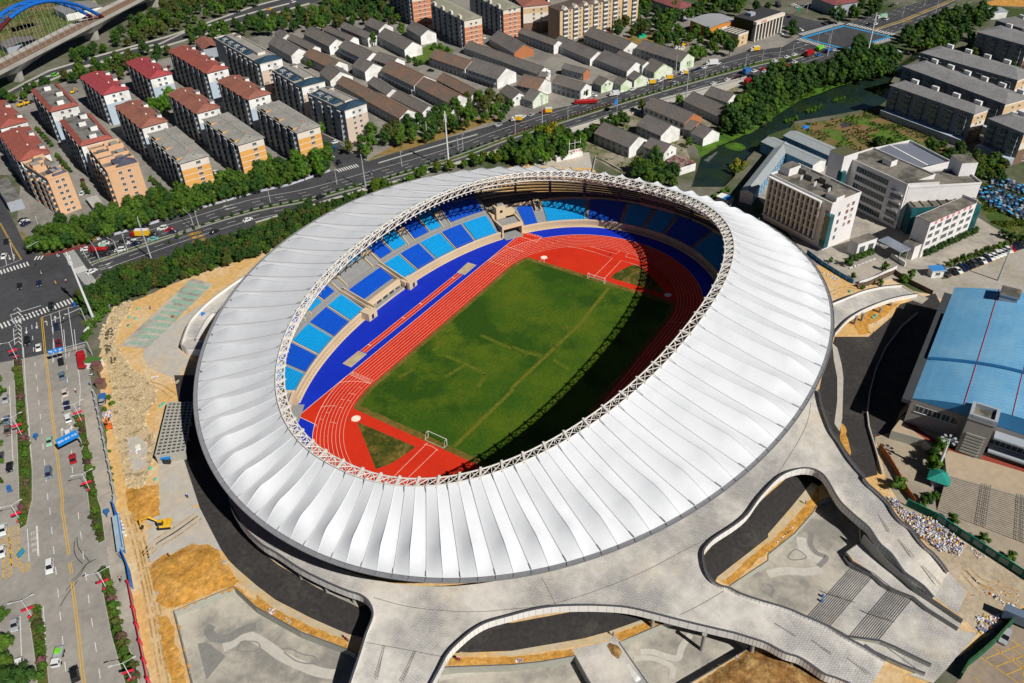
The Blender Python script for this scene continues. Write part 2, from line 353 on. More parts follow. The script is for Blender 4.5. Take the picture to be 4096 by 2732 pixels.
sheet('south_verge','e:880,925;1570,715;2290,470 f:0,660;500,500;1000,360;1340,250;1380,275;900,450;300,740;0,940 e:2294,720;1500,940;760,1240;690,1110',0.016,m_grass)
hs=MB()
sheet('south_shoulder','f:300,550;700,425;1360,240 c:0,1295;690,1110;1300,912;1800,780;2100,700;2130,720;1820,860;1300,960;760,1130;0,1330 f:1340,265;900,390;400,560',0.034,m_conc)
med_n=S('e:805,795;1300,615;1760,470;2294,305 f:500,430;1100,262;1800,55 c:0,1215;600,1020;1300,812;1900,640;2294,535 d:200,510;420,455')
med_s=S('e:840,815;900,775;1700,498;2294,325 f:500,450;1100,285;1800,80 c:0,1240;600,1050;1300,835;1900,665;2294,565 d:200,540;430,470')
k_=MB();poly=smooth(med_n,3)+list(reversed(smooth(med_s,3)))
fill(k_,poly,(),0.15);k_.wall(poly,0.25,0.0,0.17,1,closed=True)
struct('median',k_,[m_grass,m_kerb])
k_=MB();lp=S('d:925,270;1180,185;1560,30;1720,-40;1740,-30;1580,45;1200,200;940,280');fill(k_,lp,(),0.15);k_.wall(lp,0.25,0,0.17,1,closed=True);struct('median',k_,[m_dry,m_kerb])
strips=['i:120,310;200,310;240,800;290,1300;290,1568 m:270,0;240,150;175,190 i:170,1500;150,900','m:310,860;370,860;420,1350;440,1568;460,1900;360,1900;320,1400;270,1050','i:680,820;760,800;800,1150;880,1568 m:905,0;945,290;880,320;800,0 i:740,1100','m:900,540;980,530;1060,950;1120,1180;1220,1400;1240,1568;1300,1900;1180,1900;1120,1568;1000,1150;920,750']
for sp in strips:
 k_=MB();lp=S(sp);fill(k_,lp,(),0.14);k_.wall(lp,0.2,0,0.16,1,closed=True);struct('planting_strip',k_,[m_grass,m_kerb])
#setting: painted markings
ZM=0.062
wl,yl,bl=MB(),MB(),MB()
def off(pts,d):
 out=[]
 for i,p in enumerate(pts):
  a=pts[max(i-1,0)];b=pts[min(i+1,len(pts)-1)];t=(b-a);t.z=0;t.normalize();out.append(p+Vector((-t.y,t.x,0))*d)
 return out
ms,mn=smooth(med_s[1:],4),smooth(med_n,4)
for d,da,ww in((-0.7,None,.2),(-4.0,(4,7),.2),(-7.6,None,.22)):wl.ribbon(off(ms,d),ww,ZM,dash=da)
for d,da,ww in((0.7,None,.2),(3.9,(4,7),.2),(7.3,(4,7),.2),(10.6,None,.22)):wl.ribbon(off(mn,d),ww,ZM,dash=da)
bx=S('d:940,290;1220,190;1600,40;1700,-10')
for d in(-3.5,-7):wl.ribbon(off(bx,d),.2,ZM,dash=(4,6))
wl.ribbon(off(bx,-10.5),.2,ZM)
bx=S('d:700,205;1000,110;1400,0')
for d in(-3.5,-7,-10.5):wl.ribbon(off(bx,d),.2,ZM,dash=(4,6))
def zebra(p,q,ln,sp=1.3,wd=0.6,dirv=None):
 p,q=Vector(p),Vector(q);d=q-p;L=d.length;d.normalize();nn=Vector((-d.y,d.x,0))if dirv is None else dirv.normalized()
 k=int(L/sp)
 for i in range(k+1):
  a=p+d*(i*sp);wl.ribbon([a-nn*ln/2,a+nn*ln/2],wd,ZM)
def zeb(s,*a,**k):p=S(s);zebra(p[0],p[1],*a,**k)
zeb('e:-20,1365;690,1110',4.2);zeb('e:-20,880;270,790',4.0);zeb('e:320,745;400,738',3.2)
rd=(S('e:1700,498')[0]-S('e:900,775')[0])
zeb('e:615,690;740,870',4.6,0.95,0.45,dirv=rd);zeb('e:705,830;830,990',4.6,0.95,0.45,dirv=rd)
zeb('b:735,1530;920,1480',4,1.3,0.6)
for s in('d:300,310;670,205','d:720,215;1130,310','d:1120,340;740,455','d:280,350;680,470'):zeb(s,5,2.0,0.9)
for pl in('e:375,1275 i:400,200;480,900;560,1568 m:555,0;620,420','m:626,490;643,588','m:646,662;700,1100;752,1568;830,2100'):
 p=S(pl)
 yl.ribbon(off(p,.28),.22,ZM);yl.ribbon(off(p,-.28),.22,ZM)
for pl in('i:285,0;305,280','i:312,330;360,800;430,1568','m:445,0;530,850;600,1568;650,2100','i:598,360;655,1400','m:700,40;800,850;905,1568;980,2100','i:555,650;560,700'):wl.ribbon(S(pl),.2,ZM,dash=(3,5))
for pl in('i:210,200;228,520;260,900;290,1300;290,1480','m:388,880;415,1300;440,1568','e:455,1250;490,1568','e:530,1215;575,1568','e:610,1185;665,1568','i:475,0;480,330','i:572,40;592,300','i:665,40;720,560;712,760','e:375,1275;620,1190;740,1165','m:330,160;345,430','m:245,185;262,480','i:85,545;120,1300','m:180,970;200,1500','e:0,835;200,755','e:80,560;125,770','e:40,700;60,810','e:780,745;815,790','e:720,650;810,790','e:880,900;1000,870','e:880,845;985,810'):wl.ribbon(S(pl),.2 if pl[0]!='m' or '330,160' not in pl else .45,ZM)
for pl in('e:0,430;100,610;190,755',):p=S(pl);yl.ribbon(off(p,.2),.18,ZM);yl.ribbon(off(p,-.2),.18,ZM)
for k in range(4):
 a,b=T('i',60+k*4,640+k*165),T('i',105+k*6,625+k*165);wl.ribbon([a,b],.15,ZM)
def arrow(t,x,y,dx,dy,L=5.0,turn=0):
 p=T(t,x,y);q=T(t,x+dx,y+dy);d=(q-p);d.normalize();n=Vector((-d.y,d.x,0));a=p-d*L/2;b=p+d*L*0.1
 def V(u,v):u=p+d*u+n*v;return(u.x,u.y,ZM)
 wl.face([V(-L/2,-.12),V(L*.15,-.12),V(L*.15,.12),V(-L/2,.12)])
 if not turn:wl.face([V(L*.15,-.55),V(L/2,0),V(L*.15,.55)])
 else:wl.face([V(L*.05,.12*turn),V(L*.15,1.1*turn),V(L*.25,.12*turn)]if turn>0 else[V(L*.25,-.12),V(L*.15,-1.1),V(L*.05,-.12)])
for a in(('e',495,1290,-5,-60),('e',420,1320,-5,-60,5,1),('e',575,1260,10,-60,5,-1),('e',236,1395,3,60),('e',330,1350,3,60),('i',620,250,5,-60,5,-1),('i',540,260,0,-60),('i',475,300,0,-60),('i',556,960,0,-60),('i',640,940,0,-60),('e',940,805,80,-20),('e',955,838,80,-20),('e',85,740,25,70),('e',125,730,-20,-60),('e',2040,275,-80,20),('e',2060,300,-80,20),('d',280,380,-60,15),('d',350,400,-60,15),('d',1390,150,-60,15),('c',1910,600,-60,15)):arrow(*a)
ch=S('e:130,1400;180,1390 i:185,30;205,295;125,40')
for k in range(9):
 f=k/8;a=T('i',122+f*8,-130+f*300);b=T('i',155+f*12,-155+f*300);c=T('i',188+f*12,-125+f*300)
 wl.ribbon([a,b,c],.35,ZM)
wl.ribbon(S('e:125,1385 i:118,20;133,180'),.2,ZM);wl.ribbon(S('e:187,1370 i:190,20;208,290'),.2,ZM)
def hatch(s,n,mb=None):
 p=S(s);
 for i in range(4):(mb or yl).ribbon([p[i],p[(i+1)%4]],.18,ZM)
 for k in range(-n,n+1):
  for sg in(0,1):
   pts=[]
   for t in range(21):
    u=t/20;v=u*2*(1 if sg else-1)+k/n*2+(0 if sg else 2)
    if 0<=v<=1:
     a=p[0].lerp(p[1],v)if 1 else 0;b=p[3].lerp(p[2],v);pts.append(a.lerp(b,u))
   if len(pts)>1:(mb or yl).ribbon(pts,.15,ZM)
hatch('m:70,190;165,160;185,520;100,520',4);hatch('m:15,280;90,260;110,600;30,640',4);hatch('m:180,520;262,490;265,555;185,580',2)
for k in range(3):
 for q in range(2):
  hatch('e:%d,%d;%d,%d;%d,%d;%d,%d'%(1680+k*22,535+k*30-q*2,1735+k*25+q*60,515+k*30-q*12,1745+k*25+q*60,530+k*30-q*12,1690+k*22,550+k*30-q*2),2)
hatch('d:1190,190;1260,165;1290,190;1230,205',2)
for k in range(6):
 yl.ribbon(S('r:%d,%d;%d,%d'%(1830-k*0+(0 if k<3 else 90),1240+k*62,1940,1320+k*62)),.18,ZM)
for pl in('r:1590,1370;1720,1455;1850,1545;1900,1580','r:1690,1295;1960,1490','r:1640,1385;1900,1280','r:1710,1450;1960,1350','r:1800,1505;1960,1440','r:1560,1530;1600,1568'):yl.ribbon(S(pl),.18,ZM)
pb=S('d:310,338;680,232;1095,330;700,442');bl.ribbon(pb,2.6,ZM,closed=True)
yl.ribbon(S('h:1640,1145;1900,1050;2294,880;2500,790'),.2,ZM)
struct('white_marking',wl,m_white_line);struct('yellow_marking',yl,m_yellow_line);struct('blue_marking',bl,m_blue_line)
tm=MB()
for s in('m:670,300;665,380;690,450;740,500','m:690,260;700,350;760,430;800,480','m:640,650;700,600;760,520;830,470','m:590,740;650,670;720,600;780,500;860,460','m:540,880;600,780;700,650'):
 tm.ribbon(smooth(S(s),4),.22,0.058)
struct('tyre_mark',tm,mat('tyre rubber mark',(0.06,0.055,0.05),0.9,0.4,2.0))
#the athletics field
CX,CY=42.195,-36.5
def sup(A,B,th,n=2.2,cx=CX,cy=CY,z=0.0):
 c,s=math.cos(th),math.sin(th)
 return Vector((cx+A*math.copysign(abs(c)**(2/n),c),cy+B*math.copysign(abs(s)**(2/n),s),z))
def ring(A,B,n=2.2,k=180,z=0.0,cx=CX,cy=CY):return[sup(A,B,2*math.pi*i/k,n,cx,cy,z)for i in range(k)]
mb=MB();fill(mb,ring(97.5,66,k=160),(),0.02);struct('track_apron',mb,m_tblue)
def oval(r,x0=0.0,x1=84.39,k=48):
 o=[Vector((x1+r*math.sin(math.pi*i/k),CY+r*math.cos(math.pi*i/k),0))for i in range(k+1)]
 return o+[Vector((x0-r*math.sin(math.pi*i/k),CY-r*math.cos(math.pi*i/k),0))for i in range(k+1)]
LW=1.22
ext0=T('j',375,817).x
mb=MB();fill(mb,oval(36.5+8*LW),(),0.024)
fill(mb,[(ext0,9.76),(0,9.76),(0,0),(ext0,0)],(),0.0225);fill(mb,[(84,0),(114.6,0),(114.6,9.76),(84,9.76)],(),0.0225)
struct('running_track',mb,m_track)
def clip_oval(x0,x1,r):
 k=40;out=[]
 for p in oval(r):
  out.append(Vector((min(max(p.x,x0),x1),p.y,0)))
 q=[out[0]]
 for p in out[1:]:
  if(p-q[-1]).length>1e-4:q.append(p)
 return q
mb=MB();fill(mb,clip_oval(-12.9,97.2,35.7),(),0.028);struct('pitch_border',mb,m_pitch_worn)
mb=MB();fill(mb,edgy(clip_oval(-10.6,94.9,33.9),0.16,1.3),(),0.032);struct('football_pitch',mb,m_pitch)
mb=MB();mb.ribbon(S('g:865,1240 k:600,0;0,565 j:2294,590;1775,1090'),1.35,0.036);struct('worn_path',mb,mat('trodden grass',(0.115,0.125,0.008),.95,.35,.8))
mb=MB()
for sp in('j:1690,270;1830,330;2060,440','j:1700,465;1860,365','j:2060,440;1990,560','j:2010,90;2150,150;2290,215','k:370,310;520,405','k:0,195;130,245;260,280','j:1280,470;1420,390','j:1590,230;1680,150'):mb.ribbon(smooth(S(sp),3),1.5,0.035)
struct('mown_strip',mb,mat('pale mown strip',(0.085,0.115,0.006),.95,.45,.9))
mb=MB()
fill(mb,smooth(S('j:905,868;1430,1090'),1)+smooth(S('j:1430,1090;1330,1165;1210,1240;1075,1292'),3),(),0.03)
Q=lambda x,y:'F:%.1f,%.1f'%(2150+x*.35072,880+y*.35072)
TL['F']=(0,0)
_T=T
def T(t,x,y,z=0.0):
 if t=='F':
  d=(x-W_/2)*RT+(H_/2-y)*UP+FOC*FW;return CAM+d*((z-CAM.z)/d.z)
 return _T(t,x,y,z)
def SQ(*pts):return[T('F',2150+x*.35072,880+y*.35072)for x,y in pts]
def S4(*pts):return[T('F',1200+x*.31901,1500+y*.31901)for x,y in pts]
def SB(*pts):return[T('F',1900+x*.17219,880+y*.17219)for x,y in pts]
def SA(*pts):return[T('F',1150+x*.21683,1400+y*.21683)for x,y in pts]
fill(mb,SQ((835,660),(880,610),(950,570),(1030,535),(1110,506),(1195,550),(1300,650),(1470,840),(1250,785)),(),0.03)
struct('throwing_sector',mb,m_longgrass)
ln=MB();ZL=0.042;lw=0.075
for k in range(9):
 r=36.5+k*LW;ln.ribbon(oval(r),lw if k<8 else .14,ZL,closed=True)
for k in range(9):
 y=k*LW
 if k:ln.ribbon([Vector((84.4,y,0)),Vector((110,y,0))],lw,ZL+.002,dash=None if k>6 else(1.0,1.1))
ln.ribbon([Vector((ext0,9.76,0)),Vector((114.6,9.76,0)),Vector((114.6,0,0)),Vector((109,0,0))],.16,ZL+.003)
ln.ribbon([Vector((ext0,9.76,0)),Vector((ext0,1.5,0))],.16,ZL+.003)
for x in(0,100,110):ln.ribbon([Vector((x,0,0)),Vector((x,9.76,0))],.14,ZL+.003)
for k in range(8):ln.ribbon([Vector((.55,k*LW+.25,0)),Vector((.55,k*LW+LW-.25,0))],.08,ZL+.003)
ln.ribbon(smooth(SA((965,602),(1080,583),(1200,578),(1370,588),(1535,620)),3),.12,ZL+.003)
ln.ribbon(smooth(SA((615,1058),(690,1040),(790,1033),(900,1033)),3),.12,ZL+.003)
for a in(((1310,690),(1365,705)),((1140,795),(1250,822)),((985,908),(1040,918)),((1105,932),(1165,942)),((960,1060),(1020,1068)),((710,1150),(770,1156)),((590,1277),(655,1280)),((780,1330),(845,1334)),((850,1348),(910,1350)),((485,1406),(545,1408))):ln.ribbon(SA(*a),.1,ZL+.003)
for pl in(((340,305),(500,325),(640,365),(855,435),(640,650)),((605,303),(900,388),(940,352)),((1250,482),(1000,417),(1035,380)),((765,665),(955,463),(1110,508),(1280,558)),((1500,1160),(1740,1180)),((75,430),(75,488)),((60,445),(20,475)),((25,425),(125,436))):ln.ribbon(SQ(*pl),.11,ZL+.003)
for pl in(((1600,850),(1180,1270)),((1725,930),(1360,1285)),((1555,868),(1640,890),(1690,918),(1728,948)),((640,580),(765,515))):ln.ribbon(S4(*pl),.11,ZL+.003)
for c,r in((SQ((75,428))[0],1.35),(S4((702,547))[0],1.5),(SQ((1487,856))[0],1.4)):
 fill(ln,[c+Vector((r*math.cos(t/12*math.pi),r*math.sin(t/12*math.pi),0))for t in range(24)],(),ZL+.005)
struct('track_line',ln,m_tline)
yk=MB()
for k in range(8):
 y=k*LW;yk.ribbon([Vector((86.5,y+.1,0)),Vector((86.5,y+LW-.1,0))],.18,ZL+.004)
for k in range(8):
 th=R_(58-k*3.6);r=36.5+k*LW;c,s=math.cos(th),math.sin(th)
 yk.ribbon([Vector((84.39+r*c,CY+r*s,0)),Vector((84.39+(r+LW)*c,CY+(r+LW)*s,0))],.16,ZL+.004)
struct('relay_mark',yk,m_yellow_line)
mb=MB();fill(mb,SQ((845,377),(853,381),(817,418),(808,413)),(),0.034);struct('water_jump',mb,mat('water jump',(0.12,0.01,0.008),0.6,0.1,1))
def text3(name,body,size,M4,mt,ext=0.0):
 cu=bpy.data.curves.new(name,'FONT');cu.body=body;cu.size=size;cu.align_x='CENTER';cu.align_y='CENTER';cu.extrude=ext;cu.resolution_u=2
 t_=bpy.data.objects.new('tmp',cu);C.objects.link(t_);me=bpy.data.meshes.new_from_object(t_.evaluated_get(bpy.context.evaluated_depsgraph_get()));bpy.data.objects.remove(t_)
 me.materials.clear();me.materials.append(mt);o=bpy.data.objects.new(name,me);C.objects.link(o);o.matrix_world=M4;return o
for k in range(8):
 for x in(1.25,113.6):
  Mn=Matrix(((0,1,0,x),(-1,0,0,k*LW+LW/2),(0,0,1,ZL+.006),(0,0,0,1)));
  tag(text3('lane_number',str(k+1),1.25,Mn,m_tline),None,None,None,'structure')
rw=S('f:1800,1105;1850,1120')+SA((1450,52),(1345,12));mb=MB();fill(mb,rw,(),0.026)
struct('jump_runway',mb,m_track)
mb=MB();a0,a1,b1,b0=rw
for t in(0,.5,1):mb.ribbon([a0.lerp(a1,t),b0.lerp(b1,t)],.11,0.032)
for t in(.06,.42,.6,.93):mb.ribbon([a0.lerp(b0,t),a0.lerp(b0,t).lerp(a1.lerp(b1,t),.5)],.3,0.033)
struct('runway_line',mb,m_tline)
m_pit_sand=mat('pit sand',(0.50,0.41,0.25),0.95,0.22,1.2,col2=(0.40,0.31,0.17),s2=0.3,bump=.6)
for nm,q,lab in(('sand_pit',S('f:1800,1100;1900,1010;1972,1032;1868,1120'),'pale sand jumping pit at the far end of the runway, close to the stand gate'),('sand_pit',SA((1020,255),(1315,20),(1460,75),(1170,320)),'pale sand jumping pit at the near end of the runway, nearest the finish line')):
 mb=MB();mb.prism(q,0.0,0.10,0);mb.wall(q,.18,0,.13,1,closed=True);tag(build(nm,mb,[m_pit_sand,m_conc]),lab,'sand pit')
m_goal=mat('goal white paint',(0.8,0.79,0.76),0.5,0.03,1)
def goal(x,sgn,lab):
 t=empty('football_goal',lab,'goal',(x,CY,0.03))
 f=MB();h,w=2.44,3.66
 for y in(-w,w):f.tube((0,y,0),(0,y,h),.09,8)
 f.tube((0,-w,h),(0,w,h),.09,8);build('goal_frame',f,m_goal,t)
 b=MB();d=1.75*sgn
 for y in(-w,w):b.tube((0,y,h),(d*.45,y,h),.045,6);b.tube((d*.45,y,h),(d,y,0),.045,6);b.tube((0,y,.03),(d,y,.03),.04,6)
 b.tube((d,-w,.03),(d,w,.03),.05,6);build('back_support',b,m_goal,t)
goal(-10.74,-1,'white football goal at the near end of the pitch beside the red track')
goal(95.1,1,'white football goal at the far end of the pitch, by the half moon grass sector')
#the stadium
m_roof=mat('roof membrane',(0.655,0.668,0.69),0.6,0.03,0.12,spec=0.3,col2=(0.60,0.615,0.635),s2=0.09,sheen=.5)
m_steel=mat('white truss steel',(0.66,0.63,0.58),0.5,0.05,0.8)
m_cable=mat('seam strip',(0.42,0.42,0.43),0.6,0.05,0.8)
m_gutter=mat('gutter zinc',(0.30,0.30,0.325),0.5,0.12,0.6,metal=0.3)
m_fascia=mat('bronze fascia',(0.14,0.115,0.095),0.5,0.1,0.5)
m_cream=mat('cream render',(0.62,0.49,0.325),0.85,0.06,0.4,col2=(0.56,0.44,0.29),s2=0.1)
m_step=mat('grey terrace',(0.28,0.28,0.275),0.9,0.1,0.6)
m_dim=mat('concourse floor',(0.22,0.215,0.205),0.9,0.1,0.5)
m_col=mat('blue grey column',(0.15,0.18,0.21),0.7,0.08,0.5)
m_louv=mat('pale louvre',(0.2,0.2,0.2),0.6,0.06,0.6)
m_seatL=mat('light blue seat',(0.006,0.36,0.74),0.45,0.08,0.9,spec=0.4)
m_seatD=mat('dark blue seat',(0.005,0.10,0.60),0.45,0.08,0.9,spec=0.4)
m_rail=mat('steel rail',(0.20,0.19,0.18),0.5,0.1,1)
m_glassd=mat('dark window glass',(0.025,0.035,0.045),0.12,0.2,0.5,spec=0.6)
stadium=empty('stadium','oval sports stadium with a pleated white membrane roof around a green pitch','stadium',(CX,CY,0))
def put(name,mb,mats,parent=None):
 me=mb.data(name,mats);me.transform(Matrix.Translation((-CX,-CY,0)));return link(name,me,parent or stadium)
def c2(th):return math.cos(2*th)
def rim(th,k=1.0):return sup(114.1*k,97.8*k,th,2.08,41.7,-36.5,20.3-4.9*c2(th))
def redge(th):return sup(93.5,60.0,th,2.24,40.2,-38.0,31.0-4.6*c2(th))
def ichord(th):return sup(89.97,57.9,th,2.25,39.9,-37.4,30.5-5.0*c2(th))
def bchord(th):v=redge(th).lerp(ichord(th),.55);v.z-=2.6;return v
NB=74;dth=2*math.pi/NB
def hshape(s):
 if s<.27:return math.sin(s/.27*math.pi/2)**1.15
 return((1-s)/.73)**2.3
def roofpt(th,s,u):
 a=rim(th,.989);a.z+=.55;b=redge(th);p=a.lerp(b,s)
 p.z+=1.85*hshape(s)*(1-abs(u))**1.5-.55*math.sin(math.pi*s)*(abs(u)*.8+.2)
 return p
SV=[0,.04,.09,.14,.19,.23,.26,.29,.33,.38,.45,.53,.62,.72,.82,.91,1.0];NU=6
mb=MB()
for k in range(NB):
 for sg in(-1,1):
  vs=[roofpt(k*dth+sg*dth/2*i/NU,s,i/NU)for s in SV for i in range(NU+1)];q=NU+1;fs=[]
  for j in range(len(SV)-1):
   for i in range(NU):
    f=(j*q+i,j*q+i+1,(j+1)*q+i+1,(j+1)*q+i);fs.append(f if sg>0 else f[::-1])
  mb.mesh(vs,fs,0,True)
put('roof_membrane',mb,m_roof)
mb=MB()
for k in range(NB):
 mb.path([roofpt(k*dth,s,0)+Vector((0,0,.05))for s in SV],.10,4,0)
 mb.path([roofpt((k+.5)*dth,s,1)+Vector((0,0,.05))for s in SV],.13,4,1)
 a=roofpt((k+.5)*dth,0,1);b=roofpt((k+.5)*dth,.06,1);mb.tube(a+Vector((0,0,.4)),b+Vector((0,0,.35)),.13,5,1)
 a=roofpt((k+.5)*dth,1,1);b=roofpt((k+.5)*dth,.93,1);mb.tube(a+Vector((0,0,.9)),b+Vector((0,0,.25)),.10,5,1)
put('seam_cable',mb,[m_roof,m_cable])
mb=MB();K=NB*4
for i in range(K):
 t0,t1=2*math.pi*i/K,2*math.pi*(i+1)/K
 a0,a1,b0,b1=rim(t0,.989),rim(t1,.989),rim(t0),rim(t1);up=Vector((0,0,.25))
 mb.face([b0+up,b1+up,a1+up,a0+up],0)
 mb.face([a0+up,a1+up,a1+Vector((0,0,.6)),a0+Vector((0,0,.6))],2)
 dn=Vector((0,0,-1.15));e0,e1=rim(t0,.992)+dn,rim(t1,.992)+dn
 mb.face([e0,e1,b1+up,b0+up],1)
 mb.face([rim(t0,.955)+dn,rim(t1,.955)+dn,e1,e0],1)
 if i%2==0:mb.tube(a0+Vector((0,0,.45)),b0+Vector((0,0,.36)),.09,4,2)
mb.path([rim(2*math.pi*i/K)+Vector((0,0,.3))for i in range(K)],.12,5,2,closed=True)
put('roof_gutter',mb,[m_gutter,m_fascia,m_louv])
mb=MB();n2=NB*2
nod=[(redge(2*math.pi*i/n2)+Vector((0,0,.25)),ichord(2*math.pi*i/n2)+Vector((0,0,.25)),bchord(2*math.pi*i/n2))for i in range(n2)]
for q,r in((0,.2),(1,.25),(2,.22)):mb.path([x[q]for x in nod],r,6,closed=True)
for i in range(n2):
 A,B=nod[i],nod[(i+1)%n2]
 if i%2==0:
  d=(A[1]-A[0]);h=d.length;ang=math.atan2(d.y,d.x);mid=(A[0]+A[1])/2
  mb.box((mid.x,mid.y,min(A[0].z,A[1].z)-.1),(h+.9,.62,.55),ang)
  mb.tube(A[0],B[1],.15,5);mb.tube(A[1],B[0],.12,5);mb.tube(A[1],A[2],.2,5);mb.tube(A[0],A[2],.18,5)
  mb.tube(A[1],B[2],.14,5);mb.tube(A[0],B[2],.14,5)
 else:
  mb.tube(A[0],A[1],.13,5);mb.tube(A[1],A[2],.12,5);mb.tube(A[0],A[2],.12,5)
  mb.tube(A[1],B[0],.15,5);mb.tube(A[0],B[1],.12,5);mb.tube(A[1],B[2],.14,5);mb.tube(A[0],B[2],.14,5)
put('ring_truss',mb,m_steel)
for k in range(0,NB,2):
 mb=MB();th=k*dth;mb.path([roofpt(th,s,0)-Vector((0,0,.5))for s in(0,.27,.6,1)],.22,5);mb.path([rim(th,.97)-Vector((0,0,1.6)),roofpt(th,.27,0)-Vector((0,0,3.2)),bchord(th)],.2,5)
 for s in(.12,.27,.45,.65,.82):
  a=roofpt(th,s,0)-Vector((0,0,.5));mb.tube(a,a-Vector((0,0,2.2)),.12,4)
 put('radial_truss',mb,m_steel)
fl=MB();fl.box((0,0,-.3),(.55,.35,.55),0,0);fl.face([(-.24,-.182,-.26),(.24,-.182,-.26),(.24,-.182,.2),(-.24,-.182,.2)],1);fl.tube((0,0,.2),(0,0,.7),.05,4,0)
fme=fl.data('floodlight',[m_louv,mat('lamp glass',(0.5,0.52,0.55),0.2,0.02,1)])
for i in range(64):
 th=R_(46+i*1.55);p=bchord(th)-Vector((0,0,.75));link('floodlight',fme,stadium,p-Vector((CX,CY,0)),math.atan2(p.y-CY,p.x-CX)-math.pi/2)
def E2(th,d):
 p=sup(95.0,63.5,th);q=sup(95.0,63.5,th+.002);t=(q-p).normalized();return p+Vector((t.y,-t.x,0))*d
def arc(t0,t1,d,step=1.5,z=0.0):
 k=240;pts=[E2(t0+(t1-t0)*i/k,d)for i in range(k+1)];L=[0.0]
 for i in range(k):L.append(L[-1]+(pts[i+1]-pts[i]).length)
 m=max(2,int(round(L[-1]/step)));out=[];j=0
 for q in range(m+1):
  s=L[-1]*q/m
  while j<k-1 and L[j+1]<s:j+=1
  u=(s-L[j])/max(1e-9,L[j+1]-L[j]);p=pts[j].lerp(pts[j+1],u);out.append(Vector((p.x,p.y,z)))
 return out
RD,D0,Z0=0.80,1.9,2.3
def lower_row(r):return D0+r*RD,Z0+r*.335
def upper_row(r):return 14.1+r*RD,7.5+r*.42
def profile(mb,t0,t1,prof,m=0,step=2.5,mats=None):
 for j in range(len(prof)-1):
  a=arc(t0,t1,prof[j][0],step,prof[j][1]);k=len(a)-1
  fr=lambda d,z:[Vector((p.x,p.y,z))for p in(E2(t0+(t1-t0)*i/k,d)for i in range(k+1))]
  A,B=fr(*prof[j]),fr(*prof[j+1]);mm=m if mats is None else mats[j]
  for i in range(k):mb.face([A[i],A[i+1],B[i+1],B[i]][::-1],mm)
def thxy(x,y):
 u,v=(x-CX)/95.0,(y-CY)/63.5
 return math.atan2(math.copysign(abs(v)**1.1,v),math.copysign(abs(u)**1.1,u))
G0,G1=R_(43.5),R_(51.0)
mb=MB()
low=[]
for r in range(13):d,z=lower_row(r);low+=[(d,z),(d+RD,z)]
front=[(1.5,0.1),(1.0,2.2),(1.0,2.75),(1.55,2.85),(1.9,2.3)]
for t0,t1,side in((G1,math.pi-G1,1),(math.pi-G0,math.pi+G0,0),(math.pi+G1,2*math.pi-G1,1),(-G0,G0,0)):
 profile(mb,t0,t1,[(-.3,.04),(0,.12),(1.5,.12)],1);profile(mb,t0,t1,front,1)
 profile(mb,t0,t1,low+[(12.8,6.4)],0)
 if side and t0<3:
  up=[(12.8,6.4),(14.1,6.4),(14.1,7.5)]
  for r in range(15):d,z=upper_row(r);up+=[(d,z),(d+RD,z)]
  profile(mb,t0,t1,up+[(26.5,13.9),(26.5,15.0),(27.3,15.0),(27.3,7)],0,mats=[0]*(len(up)-1)+[0,1,1,1])
 else:profile(mb,t0,t1,[(12.8,6.4),(13.3,6.4),(13.3,7.6),(13.7,7.6),(13.7,7.0)],0,mats=[0,1,1,1])
 for t in(t0,t1):
  pts=low
  pl=[E2(t,d)+Vector((0,0,z+.9))for d,z in[(1.0,2.0)]+(low+(up if side and t0<3 else[]))[::2]+[(26.5,13.9)if side and t0<3 else(13.3,7)]]
  for i in range(len(pl)-1):
   a,b=pl[i],pl[i+1];mb.face([(a.x,a.y,0),(b.x,b.y,0),b,a],1);mb.face([a,b,(b.x,b.y,0),(a.x,a.y,0)],1)
put('terrace',mb,[m_step,m_cream])
mb=MB()
for t0,t1 in((G1+.01,math.pi-G1-.01),(-G0+.01,G0-.01),(math.pi-G0+.01,math.pi+G0-.01)):
 a=arc(t0,t1,.25,1.8);
 for z in(.6,1.15):mb.path([p+Vector((0,0,z))for p in a],.03,3)
 for p in a:mb.tube(p,p+Vector((0,0,1.15)),.035,3)
 if t0>.5:mb.path([p+Vector((0,0,7.5))for p in arc(t0,t1,12.75,2)],.04,3);mb.path([p+Vector((0,0,3.6))for p in arc(t0,t1,1.6,2)],.04,3)
put('handrail',mb,m_rail)
mb=MB()
for i in range(K):
 t0,t1=2*math.pi*i/K,2*math.pi*(i+1)/K
 if 2.6<t0<5.75:continue
 f=lambda A,B,t,z:sup(A,B,t,2.12,CX,CY,z)
 mb.face([f(109.5,92.5,t0,7),f(109.5,92.5,t1,7),f(107,88,t1,7),f(107,88,t0,7)],0)
 mb.face([f(109.5,92.5,t0,0),f(109.5,92.5,t1,0),f(109.5,92.5,t1,8.6),f(109.5,92.5,t0,8.6)],1 if i%8 else 2)
 mb.face([f(109.2,92.2,t1,7),f(109.2,92.2,t0,7),f(109.2,92.2,t0,8.6),f(109.2,92.2,t1,8.6)],0)  # inner face given the darker floor colour so it looks shaded
 mb.face([f(109.5,92.5,t0,8.6),f(109.5,92.5,t1,8.6),f(109.2,92.2,t1,8.6),f(109.2,92.2,t0,8.6)],1)
put('outer_wall',mb,[m_dim,m_cream,m_glassd])
mb=MB()
